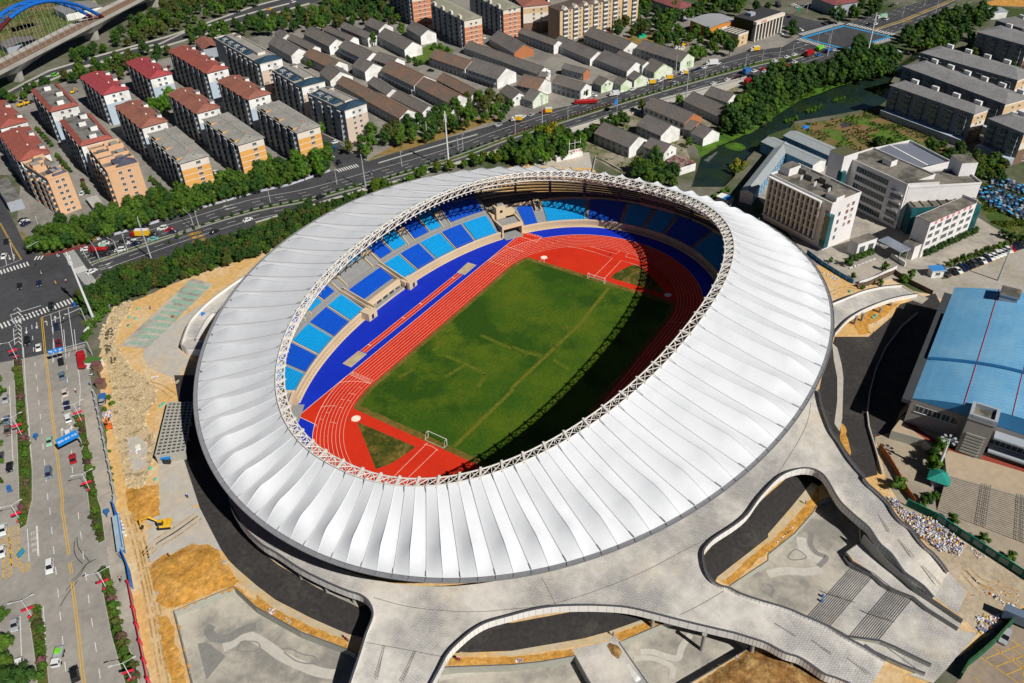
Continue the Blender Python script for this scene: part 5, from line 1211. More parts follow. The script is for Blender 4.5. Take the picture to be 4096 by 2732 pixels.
#village houses
def house(label,p1,p2,p3,h=6.0,gable_m=None,roofm=None,side=None,rise=None,kind='house',porch=False,fl=2,seed=0):
 b=B('village_house',label,kind,h,p1,p2,p3);W,L=b.W,b.L;rise=rise or W*.29
 gm=gable_m or m_wwall
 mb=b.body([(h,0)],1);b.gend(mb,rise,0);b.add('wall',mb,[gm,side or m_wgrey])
 b.add('roof',b.gable(rise),[roofm or m_tgrey])
 n=max(1,int(L/3.6));us=[L*(i+.5)/n for i in range(n)]
 if fl==2:b.wins('L',us,[3.9],1.7,1.5,2)
 dm=win_mesh(2.2 if fl==2 else 1.4,2.4 if fl==2 else 1.4,2)
 for u in us:b.on(dm,'window','L',u,.25 if fl==2 else 1.0)
 if seed%3==1 and W>6:b.wins('E',[W*.35,W*.65],[3.7],1.2,1.3,2)
 if porch:
  mb=MB();mb.box((-1.0,L/2,3.05),(1.9,L*.98,.15),0,0);mb.box((-1.9,L/2,3.2),(.12,L*.98,.9),0,0)
  for i in range(n+1):mb.box((-1.85,min(L-.2,max(.2,L*i/n)),0),(.25,.25,3.0),0,0)
  b.add('gallery',mb,[m_wgrey])
 if L>16:
  for i in range(int(L/12)):b.add('gable_parapet',(lambda m:(m.box((W*.5,L*(i+1)/(int(L/12)+1),h+rise*.55),(W*.98,.22,rise*.5),0,0),m)[1])(MB()),[m_tgrey2])if 0 else None
 return b
VH=[('b:315,500','b:110,385','b:460,460','grey tiled house with a tall white gable behind the blue roofed row'),('b:655,415','b:425,300','b:785,375','long grey tiled house, its white gable left of the round tree'),('b:840,365','b:605,265','b:955,360','grey tiled house with low gable, tucked behind the longest upper row'),('b:1000,345','b:755,240','b:1050,305','grey tiled house with a blue grey front beside the upright tree'),('b:1100,270','b:972,215','b:1240,245','small grey house nearest the highway wood, white gable'),('b:1330,445','b:1085,320','b:1480,405','grey tiled house with a big white gable facing the small park'),('b:1475,325','b:1345,250','b:1610,295','grey tiled house with a tall white gable beside the orange block'),('b:985,535','b:740,420','b:1110,490','grey tiled house with arcaded front left of the small park'),('b:1210,585','b:1045,530','b:1335,545','short grey house at the lower corner of the small park'),('b:975,645','b:860,590','b:1135,600','short grey house with a blue awning and a window in its gable'),('b:680,615','b:425,495','b:830,580','grey brown roofed house behind the middle blue roofed block'),('b:665,725','b:570,650','b:850,670','grey house with a wide white gable behind the near blue roofed block'),('b:235,345','b:165,300','b:330,325','small grey house at the left end of the village, near the highway'),('b:490,450','b:280,345','b:560,420','narrow grey roofed row house close behind another roof'),('b:1415,770','b:1120,625','b:1585,705','long rust stained roof house with an arcade, upper half of the central row'),('b:1745,930','b:1425,765','b:1915,885','long rust stained roof house with white gable towards the roadside trees'),('b:975,880','b:720,740','b:1070,825','grey brown roofed house just behind the pinkish end block'),('b:1285,1060','b:975,890','b:1440,1005','long brown roofed house with a white gable nearest the main road trees'),('b:1170,850','b:1000,740','b:1260,800','narrow grey house in the double row behind the pinkish block'),('b:1490,1010','b:1175,850','b:1600,965','long grey house with a wide low white gable behind the roadside trees'),('b:1870,620','b:1550,510','b:1960,560','brown roofed terrace on the square by the parked tricycles'),('b:2160,710','b:1865,610','c:60,655','long house with a white upper gallery and arcade'),('c:235,665','b:1860,425','c:310,615','longest grey terrace running down towards the roadside cottages'),('b:1920,870','b:1620,710','b:2015,820','narrow grey and rust roofed house, white gable beside the trees'),('c:20,475','b:2090,345','c:170,425','grey house with a bare orange brick gable below the beige block'),('b:2294,890','b:2185,815','c:120,850','grey roofed cottage beside the dark roadside trees'),('c:375,405','c:55,290','c:430,375','grey terrace in the shade of the beige block'),('c:700,530','c:360,385','c:810,480','long dark fronted terrace with a white gable below the beige block'),('c:1000,445','c:645,310','c:1130,405','long grey terrace with windows in its white gable by the dirt clearing'),('c:1510,555','c:1115,430','c:1630,510','long terrace with a blue front and muralled gable by the main road'),('c:1030,640','c:750,530','c:1180,590','terrace with a blank white gable above the roadside cottages'),('c:1170,590','c:930,490','c:1230,560','narrow terrace squeezed behind the blank gabled one'),('c:1275,650','c:1165,600','c:1430,605','short house with a tall green painted gable beside the parked yellow truck'),('c:640,660','c:445,610','c:745,645','low house with an orange tiled patch and brick gable'),('c:615,815','c:355,740','c:710,770','two storey house with an orange tile patch beside the red tanker'),('c:230,805','c:45,760','c:365,740','brown roofed house with a plain white gable two rows from the red tanker'),('c:185,910','c:95,880','c:350,860','house with a blue and green painted gable by the yellow van'),('c:800,770','c:725,735','c:905,735','cottage with a pale green lettered gable on the main road'),('c:975,765','c:905,735','c:1075,735','small cottage with a red roof sign and blue mural on the main road'),('c:1095,725','c:1030,690','c:1205,690','small cottage with a pale turquoise mural beside a white van'),('c:305,690','c:235,680','c:400,670','little white gabled house at the end of the longest terrace'),('c:1050,1320','c:740,1190','c:1220,1255','large two storey house nearest the stadium, south of the road'),('c:1335,1215','c:1120,1120','c:1500,1150','white gabled house behind the large one south of the road'),('c:1545,1105','c:1185,955','c:1705,1050','long white windowed house with a bare brick gable south of the road'),('c:1855,1045','c:1540,900','c:1950,970','long low house with a brick gable beside the river trees'),('c:1925,915','c:1725,845','c:2035,870','dark low house with a curved tin lean to behind, next to the red truck'),('c:1360,1375','c:1180,1310','c:1495,1325','small house with two gable windows by the riverside tree'),('c:1615,1170','c:1540,1150','c:1690,1110','low shed with a grey roof against the long brick gabled house'),('c:1715,1240','c:1605,1190','c:1850,1185','white cottage on the river bank with a flat side room'),]
for i,(a,b_,c,lab)in enumerate(VH):
 g_=None;h=6.0;fl=2;sd_=None;rm=m_tgrey if i%3 else m_tgrey2
 if 'brick gable' in lab:g_=m_brick
 if 'mural' in lab or 'painted' in lab or 'lettered' in lab:g_=m_wmural
 if any(w in lab for w in('low ','cottage','little')):h=4.4;fl=1
 if 'white windowed' in lab:sd_=m_wwall;h=6.5
 if 'rust' in lab or 'brown roofed' in lab:rm=tiles('rust stained tiles',(0.19,0.145,0.115),(0.28,0.155,0.10))
 house(lab,a,b_,c,h,g_,rm,sd_,porch=('arcade' in lab or 'gallery' in lab),fl=fl,seed=i)
b=B('tin_shed','shed with rusty striped tin roof standing in the river','shed',4.0,'c:1505,1505','c:1380,1435','c:1640,1455')
b.add('wall',b.body([(4.0,0)],0,z0=-1.6),[m_wwall]);b.add('roof',b.gable(1.2,.5),[mat('rusty tin',(0.30,0.22,0.19),.8,.3,1.5,col2=(0.16,0.06,0.045),s2=.5,mix=(.45,.55))])
#halls and public buildings further off
b=B('warehouse','orange warehouse with curved grey metal roof among dark trees','warehouse',8.0,'c:1775,250','c:1600,178','c:1985,168');W,L=b.W,b.L
b.add('wall',b.body([(8.0,0)],0),[mat('orange sheet wall',(0.62,0.24,0.04),.7,.06,.5)]);b.wins('E',[W*.25,W*.6],[3.5],2.4,1.8,3)
mb=MB();k=10
for i in range(k):
 f0,f1=i/k,(i+1)/k;z0,z1=8+1.8*math.sin(math.pi*f0),8+1.8*math.sin(math.pi*f1);x0,x1=-.6+(W+1.2)*f0,-.6+(W+1.2)*f1
 mb.face([(x0,-.6,z0),(x1,-.6,z1),(x1,L+.6,z1),(x0,L+.6,z0)],0,True);mb.face([(x0,-.05,8-.1),(x1,-.05,8-.1),(x1,-.05,z1),(x0,-.05,z0)],1)
b.add('roof',mb,[mat('grey metal roof',(0.42,0.42,0.43),.5,.06,.3,metal=.2),mat('orange sheet wall',(0,0,0))])
b=B('pavilion','small sandstone building with open roof beams by the roadside trees','building',7.5,'c:2030,320','c:1840,270','c:2105,285');W,L=b.W,b.L
b.add('wall',b.body([(7.5,0)],0),[m_wbeige]);b.wins('E',[W*.5],[1,4.2],1.6,1.8);mb=MB();mb.face([(0,0,7),(W,0,7),(W,L,7),(0,L,7)],1)
for q in((0,0,W,0),(W,0,W,L),(W,L,0,L),(0,L,0,0)):mb.wall([(q[0],q[1],0),(q[2],q[3],0)],.3,7.0,8.2,0)
for i in range(1,6):mb.box((W/2,L*i/6,7.9),(W,.3,.3),0,0)
b.add('roof',mb,[m_wcream,m_bitumen])
b=B('civic_hall','dark flat roofed civic hall with white columns and ivy walls','hall',13.0,'c:2165,195','c:1990,150','d:190,125');W,L=b.W,b.L
b.add('wall',b.body([(13.0,0)],1),[m_glassd,mat('ivy wall',(0.035,0.05,0.012),.95,.5,.7)])
mb=MB();mb.box((W/2,-1.3,11.2),(W,2.6,2.0),0,0)
for i in range(9):mb.box((W*(.04+.115*i),-1.6,0),(1.1,1.1,11.2),0,0)
b.add('portico',mb,[m_wcream]);mb=MB();mb.box((W/2,L/2,13),(W,L,.4),0,0);mb.box((W*.3,L*.6,13.4),(5,4,2),0,1);b.add('roof',mb,[mat('dark roof felt',(0.045,0.045,0.05),.9,.2,.5),m_wgrey])
tx=text3('sign_lettering','人民会堂',1.5,Matrix.Identity(4),mat('red sign',(0.6,0.02,0.02),.5,.02,1),.05);tx.parent=b.e;tx.matrix_world=b.e.matrix_world@Matrix.Identity(4);tx.matrix_parent_inverse=Matrix.Identity(4);tx.location=((W*.25)*b.flip,-2.65,12.2);tx.rotation_euler=(math.pi/2,0,0)
for lab,a,b_,c,h in(('long hall with a faded red roof behind the roadside wood','c:1500,80','c:1210,-20','c:1645,50',8),('red roofed hall beside the green sign at the crossroads','d:600,45','d:400,-30','d:800,10',8)):
 b=B('red_roof_hall',lab,'hall',h,a,b_,c);b.add('wall',b.body([(h,0)],0),[m_wgrey]);b.add('roof',b.hip(2.4,.8,0),[tiles('faded red tin',(0.26,0.085,0.085),(0.2,0.07,0.07))])
b=B('flat_house','white flat roofed house between orchard and trees','house',5,'d:2015,110','d:1950,75','d:2095,75');b.add('wall',b.body([(5,0)],0),[m_wwall]);b.add('roof',(lambda m:(m.box((b.W/2,b.L/2,5),(b.W+.6,b.L+.6,.3),0,0),m)[1])(MB()),[m_wgrey])
b=B('farm_house','long white farm building beyond the railway arch','house',5,'a:590,130','a:480,70','a:900,55');b.add('wall',b.body([(5,0)],0),[m_wwall]);b.add('roof',b.gable(1.5),[m_tarm])
b=B('farm_house','grey roofed farm shed below the railway deck','house',4,'a:60,430','a:-20,390','a:300,345');b.add('wall',b.body([(4,0)],0),[m_wgrey]);b.add('roof',b.gable(1.5),[m_tgrey2])
b=B('highway_house','grey brown roofed shed between highway and blue roofed row','house',6,'a:1820,445','a:1750,365','a:1905,360');b.add('wall',b.body([(6,0)],0),[m_wgrey]);b.add('roof',b.gable(2.2),[m_tbrown])
b=B('flat_house','grey flat roofed yard building at the left edge by the north road','house',5,'e:60,250','e:-60,60','e:210,240');b.add('wall',b.body([(5,0)],0),[m_wgrey]);b.add('roof',(lambda m:(m.box((b.W/2,b.L/2,5),(b.W,b.L,.3),0,0),m)[1])(MB()),[m_bitumen])
b=B('transformer_house','white substation hut with red lettering and three white poles','hut',4.0,'c:400,1385','c:384,1372','c:580,1290');W,L=b.W,b.L
b.add('wall',b.body([(2.6,0)],0),[m_wwall]);mb=MB();mb.box((W*.72,.1,2.6),(W*.54,.2,1.9),0,0);b.add('sign_board',mb,[m_wwall]);mb=MB();mb.box((W*.22,-.03,.2),(.7,.06,1.5),0,0);b.add('door',mb,[m_glassd])
for i in range(3):
 mb=MB();mb.tube((W*(.5+.21*i),.6,0),(W*(.5+.21*i),.6,9.5),.16,6);
 if i==0:mb.tube((W*.5,.6,7.8),(W*.92,.6,7.8),.08,5)
 b.add('pole',mb,[m_wwall])
tx=text3('sign_lettering','高压危险 禁止攀登',.95,Matrix.Identity(4),mat('red sign',(0,0,0)),.02);tx.parent=b.e;tx.location=(W*.72*b.flip,-.03,3.6);tx.rotation_euler=(math.pi/2,0,0)
#the white school
m_sch=mat('school white wall',(0.74,0.715,0.70),.85,.05,.4,col2=(0.67,0.645,0.63),s2=.08)
m_schroof=mat('weathered roof',(0.20,0.18,0.15),.95,.3,.4,col2=(0.085,0.08,0.07),s2=.12)
m_teal=mat('teal curtain glass',(0.015,0.10,0.11),.15,.3,.3,spec=.6)
def parapet(b,mb,z,h=.9,m=0,x0=0,x1=None,y0=0,y1=None):
 x1=b.W if x1 is None else x1;y1=b.L if y1 is None else y1
 for q in((x0,y0,x1,y0),(x1,y0,x1,y1),(x1,y1,x0,y1),(x0,y1,x0,y0)):mb.wall([(q[0],q[1],0),(q[2],q[3],0)],.3,z,z+h,m)
b=B('school_dormitory','white school block with ribbed shady front and red characters on its end wall','school',21.0,'h:575,495','h:20,228','h:965,452');W,L=b.W,b.L
b.add('wall',b.body([(21.0,0)],0),[m_sch]);mb=MB();mb.face([(0,0,20.2),(W,0,20.2),(W,L,20.2),(0,L,20.2)],1);parapet(b,mb,20.9,.2)
for q in((0,0,W,0),(W,0,W,L),(W,L,0,L),(0,L,0,0)):pass
mb.box((W*.5,L*.99-2.5,21),(W*.4,5,3.6),0,0,1);mb.face([(.2,.2,21.05),(W-.2,.2,21.05),(W-.2,L-.2,21.05),(.2,L-.2,21.05)],1);parapet(b,mb,21.06,.9)
mb.box((W*.3,3.2,21.05),(W*.28,5.4,2.2),0,0,1);b.add('roof',mb,[m_sch,m_schroof])
mb=MB();n=11
for i in range(n+1):mb.box((-.6,5+(L-6)*i/n,3.5),(1.2,.7,17.4),0,0)
mb.box((-.9,L*.5+2,20.6),(1.7,L-5,.5),0,0);mb.box((-.9,L*.5+2,3.0),(1.7,L-5,.5),0,0);b.add('facade_rib',mb,[m_sch])
for i in range(n):
 for f in range(5):b.on(win_mesh(2.1,2.5,2),'window','L',5+(L-6)*(i+.5)/n,3.9+f*3.3)
for f in range(5):b.on(win_mesh(1.5,1.4),'window','L',1.6,3+f*3.4)
b.wins('E',[W*.35],[3.2+3.7*i for i in range(4)],1.3,2.0)
mb=MB();mb.box((-.3,-.3,2),(2.6,2.6,15),0,0);b.add('corner_glazing',mb,[m_teal])
for f in range(5):
 mb=MB()
for i in range(4):
 mb=MB();mb.box((W*.62+(i%2)*2.2,L*(.3+.16*i),21.05),(3.0,3.4,2.4),0,0);b.add('roof_tank',mb,[mat('caged tank',(0.15,0.14,0.125),.8,.3,1)])
for k in range(3):
 mb=MB();
 for q in range(3):mb.box((W*.4+q*.8,L*(.25+.22*k)+q*.2,21.05),(.35,.5,1.7),0,0)
 b.add('roof_pipe',mb,[m_wwall])
m_crim=mat('dark red letter',(0.20,0.012,0.015),.5,.02,1);m_redl=mat('bright red letter',(0.66,0.03,0.05),.5,.02,1)
def wtext(b,body,size,x,z,mt,y=-.06):
 tx=text3('wall_lettering',body,size,Matrix.Identity(4),mt,.04);tx.parent=b.e;tx.location=(x*b.flip,y,z);tx.rotation_euler=(math.pi/2,0,0)
for cx_,word in((.62,'全德勤志'),(.80,'慧學力健')):
 for i,ch_ in enumerate(word):wtext(b,ch_,1.9,W*cx_+.25*i*0,17.6-2.9*i-(1.4 if cx_>.7 else 0)*0,m_crim)
bb=B('gate_annexe','low cream annexe with two big windows against the dormitory end','building',6.0,'h:810,850','h:735,805','h:965,785');bb.add('wall',bb.body([(6.0,0)],0),[m_sch]);mb=MB();mb.box((bb.W/2,bb.L/2,6),(bb.W+.2,bb.L+.2,.3),0,0,1);bb.add('roof',mb,[m_sch,m_schroof]);bb.wins('E',[bb.W*.27,bb.W*.73],[1.6],2.8,3.0,3)
b=B('school_building','main white school block with open galleries facing the dormitory','school',20.5,'h:1250,320','h:700,70','h:1520,240');W,L=b.W,b.L
b.add('wall',b.body([(20.5,0)],0),[m_sch]);mb=MB();mb.face([(0,0,20.55),(W,0,20.55),(W,L,20.55),(0,L,20.55)],1);parapet(b,mb,20.56,.7);mb.box((W*.6,L*.55,20.55),(4,4.5,2.6),0,0,1);b.add('roof',mb,[m_sch,m_schroof])
for f in range(5):
 z=1.2+f*3.9
 for i in range(4):b.on(win_mesh(4.2,2.5,3),'window','L',L*(.34+.13*i),z)
 b.on(win_mesh(2.6,1.3,4),'window','L',L*.93,z+.6)
 if f<4:mb=MB();mb.box((-.6,L*.12,z+2.6),(1.3,L*.2,.25),0,0);mb.box((-1.2,L*.12,z+2.8),(.12,L*.2,.9),0,0);b.add('gallery',mb,[m_sch]);b.on(win_mesh(5.6,2.0,3),'window','L',L*.12,z+.3)
mb=MB();mb.box((-1.5,L+.5,0),(9,8,24),0,0,1);b.add('stair_tower',mb,[m_sch,mat('mossy roof',(0.10,0.10,0.05),.95,.2,.5)]);mb=MB();mb.box((-5.2,L-3.6,0),(2.5,2.5,17),0,0);b.add('corner_glazing',mb,[m_teal])
b=B('school_wing','white windowless wing with raised end wall and teal glass band below','school',19.0,'h:1260,345','h:1215,300','h:1870,275');W=b.W;b.L=14.0;L=b.L
b.add('wall',b.body([(19.0,0)],0),[m_sch]);mb=MB();mb.face([(0,0,19.05),(W,0,19.05),(W,L,19.05),(0,L,19.05)],1);parapet(b,mb,19.06,.9);mb.box((W*.2,1.2,19),(W*.42,2.4,2.4),0,0,1);b.add('roof',mb,[m_sch,m_schroof])
mb=MB();mb.box((W*.52,-2.6,0),(W*.96,5.2,12.6),0,0,1)
for i in range(8):mb.box((W*(.08+.125*i),-2.6,12.6),(.5,5.0,.5),0,1)
b.add('glazed_gallery',mb,[m_teal,m_schroof])
mb=MB();mb.box((W*.93,L*.9,0),(7,9,25),0,0,1);b.add('stair_tower',mb,[m_sch,m_schroof])
b=B('school_front_block','white four storey school block with red lettering along its parapet','school',16.0,'h:1455,655','h:1325,595','h:1900,485');W,L=b.W,b.L
b.add('wall',b.body([(16.0,0)],0),[m_sch]);mb=MB();mb.face([(0,0,15.4),(W,0,15.4),(W,L,15.4),(0,L,15.4)],1);mb.face([(.3,.3,16.04),(W-.3,.3,16.04),(W-.3,L-.3,16.04),(.3,L-.3,16.04)],1);mb.wall([(W-.15,0,0),(W-.15,L,0)],.3,16.0,17.2,0);b.add('roof',mb,[m_sch,m_schroof])
for f in range(4):
 for i,(u,w_)in enumerate(((.085,3.6),(.235,3.6),(.42,4.8),(.58,3.8),(.76,3.4),(.91,3.4))):b.on(win_mesh(w_*W/38,2.0,4),'window','E',W*u,1.6+f*3.45)
for i,ch_ in enumerate('昆阳镇社区学校'):wtext(b,ch_,1.75,W*(.13+.123*i),15.05,m_redl)
mb=MB();mb.box((-2.2,L*.5,0),(4.4,L*.8,6.2),0,0,1);b.add('entrance_porch',mb,[m_sch,m_schroof])
b=B('gymnasium','school gymnasium with a grey blue metal roof behind white parapets','gymnasium',14.0,'d:1235,1560','d:880,1362','d:1530,1412');W,L=b.W,b.L
b.add('wall',b.body([(14.0,0)],0),[m_sch]);mb=MB();mb.face([(.8,.8,14.3),(W/2,.8,15.4),(W/2,L-.8,15.4),(.8,L-.8,14.3)],1);mb.face([(W/2,.8,15.4),(W-.8,.8,14.3),(W-.8,L-.8,14.3),(W/2,L-.8,15.4)],1);mb.box((W/2,L/2,15.38),(.8,L-2,.12),0,0);parapet(b,mb,14.0,1.3);b.add('roof',mb,[m_sch,mat('grey blue metal roof',(0.26,0.28,0.33),.4,.04,.3,metal=.3)]);b.wins('E',[W*.78],[8.5],5.5,3.6,3);b.wins('E',[W*.4],[9.5],3.0,2.0,3)
b=B('entrance_canopy','grey lattice canopy over the school gate','canopy',5.0,'h:1190,920','h:985,808','h:1290,890');W,L=b.W,b.L;mb=MB()
for i in range(7):mb.box((W/2,L*i/6,4.8),(W,.2,.25),0,0)
for i in range(4):mb.box((W*i/3,L/2,4.86),(.2,L,.2),0,0)
b.add('roof_grid',mb,[m_wgrey]);mb=MB();mb.box((W/2,L/2,5.08),(W,L,.05),0,0);b.add('glass_pane',mb,[mat('canopy glass',(0.20,0.23,0.28),.15,.1,1,spec=.6)])
for x,y in((.1,.05),(.9,.05),(.1,.95),(.9,.95)):b.add('post',(lambda m:(m.box((W*x,L*y,0),(.3,.3,4.8),0,0),m)[1])(MB()),[m_wgrey])
m_shed=mat('blue shed wall',(0.06,0.24,0.42),.6,.1,.5);m_shroof=mat('pale shed roof',(0.33,0.36,0.37),.5,.08,.4)
def shed(lab,p1,p2,p3,h=5.5,rise=1.3):
 b=B('site_shed',lab,'shed',h,p1,p2,p3);mb=b.body([(h,0)],1);b.gend(mb,rise,0);b.add('wall',mb,[m_wwall,m_shed]);b.add('roof',b.gable(rise,.3),[m_shroof]);n=max(2,int(b.L/4));b.wins('L',[b.L*(i+.5)/n for i in range(n)],[.9,3.4],1.4,1.2);
 mb=MB();k=int(b.L/1.6)
 for i in range(k):
  y=b.L*(i+.5)/k
  for x0,x1,z0,z1 in((-.3,b.W/2,h-.15,h+rise),(b.W/2,b.W+.3,h+rise,h-.15)):mb.tube((x0,y,z0+.18),(x1,y,z1+.18),.04,3)
 b.add('roof_seam',mb,[m_wgrey]);return b
shed('long blue walled shed with a pale roof by the gymnasium','d:405,1480','d:-60,1270','d:505,1430')
shed('long blue walled shed behind the first, nearer the gardens','d:560,1400','d:140,1215','d:640,1340')
shed('blue walled shed standing by the river with a worn grey roof','g:2165,395','g:2500,-40','g:2062,350',5.5)
b=B('blue_cabin','small cabin with a pale and blue roof behind the stadium','cabin',3.0,'g:1940,455','g:1830,415','g:1985,425');b.add('wall',b.body([(3.0,0)],0),[m_wgrey]);mb=MB();mb.box((b.W/2,b.L*.25,3),(b.W+.3,b.L*.5,.2),0,0);mb.box((b.W/2,b.L*.75,3),(b.W+.3,b.L*.5,.2),0,1);b.add('roof',mb,[m_awn,m_wwall])
b=B('guard_booth','gatehouse booth with a blue glass roof by the parked cars','booth',3.2,'h:1480,1085','h:1445,1045','h:1550,1040');b.add('wall',b.body([(3.2,0)],0),[m_wwall]);b.wins('E',[b.W*.5],[1],1.8,1.4);mb=MB();mb.box((b.W/2,b.L/2,3.2),(b.W+1,b.L+1,.25),0,0,1);b.add('roof',mb,[m_wwall,m_awn])
#sports hall with the blue vaulted roof
hz=13.0
q0,q1,q2=S('l:1290,880 l:1640,-30 l:2294,1060',hz)
hall=B('sports_hall','sports hall with a vaulted sky blue metal roof split by a curved step','sports hall',hz,q0,q1,q2);W,L=hall.W*1.9,hall.L;hall.W=W
m_blueroof=mat('sky blue metal roof',(0.14,0.37,0.59),.5,.07,.25,col2=(0.19,0.42,0.62),s2=.06,extra=lambda N,L_,pos,c,noise,ramp,mixc:mixc(ramp(noise(.9,6.0,.8),.66,.72),c,(.07,.10,.16)))
hall.add('wall',hall.body([(hz,0)],0),[mat('hall stone wall',(0.30,0.28,0.26),.85,.08,.5)])
def vault(y0,y1,dz):
 mb=MB();k=22
 zf=lambda x:hz+dz+5.2*math.sin(math.pi*min(1,max(0,x/W)))**.9 if 0<x<W else hz+dz
 for i in range(k):
  x0,x1=W*i/k,W*(i+1)/k;mb.face([(x0,y0,zf(x0)),(x1,y0,zf(x1)),(x1,y1,zf(x1)),(x0,y1,zf(x0))],0,True)
  mb.face([(x0,y0,hz-.3),(x1,y0,hz-.3),(x1,y0,zf(x1)),(x0,y0,zf(x0))],1);mb.face([(x1,y1,hz-.3),(x0,y1,hz-.3),(x0,y1,zf(x0)),(x1,y1,zf(x1))],1)
 n_=int((y1-y0)/1.6)
 for j in range(n_):mb.path([(W*i/12,y0+(y1-y0)*(j+.5)/n_,zf(W*i/12)+.02)for i in range(13)],.05,3,0)
 mb2=MB()
 for fx in(.24,.46,.68):x=W*fx;mb2.tube((x,y0,zf(x)+.06),(x,y1,zf(x)+.06),.14,4)
 return mb,mb2
m_blue2=mat('deep blue fascia',(0.05,0.25,0.52),.5,.08,.5);m_pinkseam=mat('red roof seam',(0.42,0.08,0.10),.6,.1,1)
for y0,y1,dz in((0,L*.34,0),(L*.345,L*.80,1.1),(L*.805,L*1.1,.2)):
 a,c=vault(y0,y1,dz);hall.add('roof',a,[m_blueroof,m_blue2]);hall.add('roof_seam',c,[m_pinkseam])
mb=MB();mb.box((-1.2,L*.5,hz-1.2),(2.6,L*1.05,1.3),0,0);hall.add('gutter',mb,[mat('hall dark gutter',(0.05,0.055,0.06),.7,.15,.5)])
mb=MB();mb.box((W*.34,-2.5,0),(7,6,hz+3.5),0,0);hall.add('stair_tower',mb,[mat('hall stone wall',(0,0,0))])
mb=MB();mb.box((W*.34,-2.5,hz+3.5),(7.4,6.4,1.0),0,0,1)
for sx in(-3.2,3.2):mb.box((W*.34+sx,-2.5,hz+4.5),(.9,6.4,.9),0,0)
for sy in(-2.9,2.9):mb.box((W*.34,-2.5+sy,hz+4.5),(5.5,.7,.9),0,0)
hall.add('tower_crown',mb,[m_wgrey,m_schroof]);mb=MB()
for i in range(7):mb.box((W*.34,-5.7,4+i*1.15),(5,.25,.7),0,0)
hall.add('tower_louvre',mb,[m_pit]);hall.wins('E',[W*(.05+.045*i)for i in range(5)],[8.6],2.2,2.4,2)
hall.wins('E',[W*(.45+.08*i)for i in range(6)],[1.5,6.0],4.5,3.2,3)
mb=MB();mb.box((W*.7,-1.8,5.2),(W*.56,3.4,.6),0,0);mb.box((W*.7,-1.8,10.6),(W*.56,3.4,.6),0,0);hall.add('ledge',mb,[m_wgrey])
mb=MB();mb.box((W*.3,L*1.02,hz+1),(5.5,5.5,5.5),0,0);mb.box((W*.3,L*1.02,hz+6.5),(6,6,.6),0,0,1);hall.add('roof_tower',mb,[m_wgrey,m_schroof])
mb=MB();lp=S('l:1110,1170;1220,1030;1350,1100;1700,1290;2294,1480;2800,1650;2800,1910;2437,1806;1604,1568;1590,1420;1400,1250',3.4);fill(mb,lp,(),3.4);mb.wall(lp,.3,0,3.39,1,closed=True)
tr=tag(build('hall_terrace',mb,[mat('terrace floor',(0.42,0.33,0.23),.9,.12,.5),m_pit]),'raised beige terrace with a red strip before the blue roofed hall','terrace')
mb=MB();mb.ribbon(smooth(S('l:1240,1090;1340,1170;1500,1275;1700,1350;2000,1430;2294,1520;2700,1650',3.41),3),2.2,3.41);build('red_strip',mb,mat('red strip',(0.27,0.05,0.03),.9,.15,.6),tr)
mb=MB();A_,B_2,C_,D_=S('r:1350,0;2050,200',3.2)+S('r:2050,560;1275,262',.1)
k=22
for i in range(k):
 f0,f1=i/k,(i+1)/k;z0,z1=3.2-3.1*f0,3.2-3.1*f1
 P=[A_.lerp(D_,f0),B_2.lerp(C_,f0),B_2.lerp(C_,f1),A_.lerp(D_,f1)];mb.face([(p.x,p.y,z0)for p in P],0);mb.face([(P[3].x,P[3].y,z1),(P[2].x,P[2].y,z1),(P[2].x,P[2].y,z0),(P[3].x,P[3].y,z0)],1)
gs=tag(build('grand_steps',mb,[mat('grey brown steps',(0.33,0.28,0.22),.9,.18,.6),m_nose]),'broad grey brown flight of steps below the hall terrace','steps')
for f in(.41,.47,.79,.85):
 mb=MB();a,d=A_.lerp(B_2,f),D_.lerp(C_,f)
 for i in range(13):
  p=a.lerp(d,i/12);z=3.2-3.1*i/12;mb.tube((p.x,p.y,z),(p.x,p.y,z+1.1),.06,4)
  if i<12:q=a.lerp(d,(i+1)/12);z2=3.2-3.1*(i+1)/12;mb.tube((p.x,p.y,z+1.1),(q.x,q.y,z2+1.1),.07,4);mb.tube((p.x,p.y,z+.6),(q.x,q.y,z2+.6),.05,4)
 build('handrail',mb,mat('bare steel rail',(0.45,0.45,0.45),.4,.05,1,metal=.6),gs)
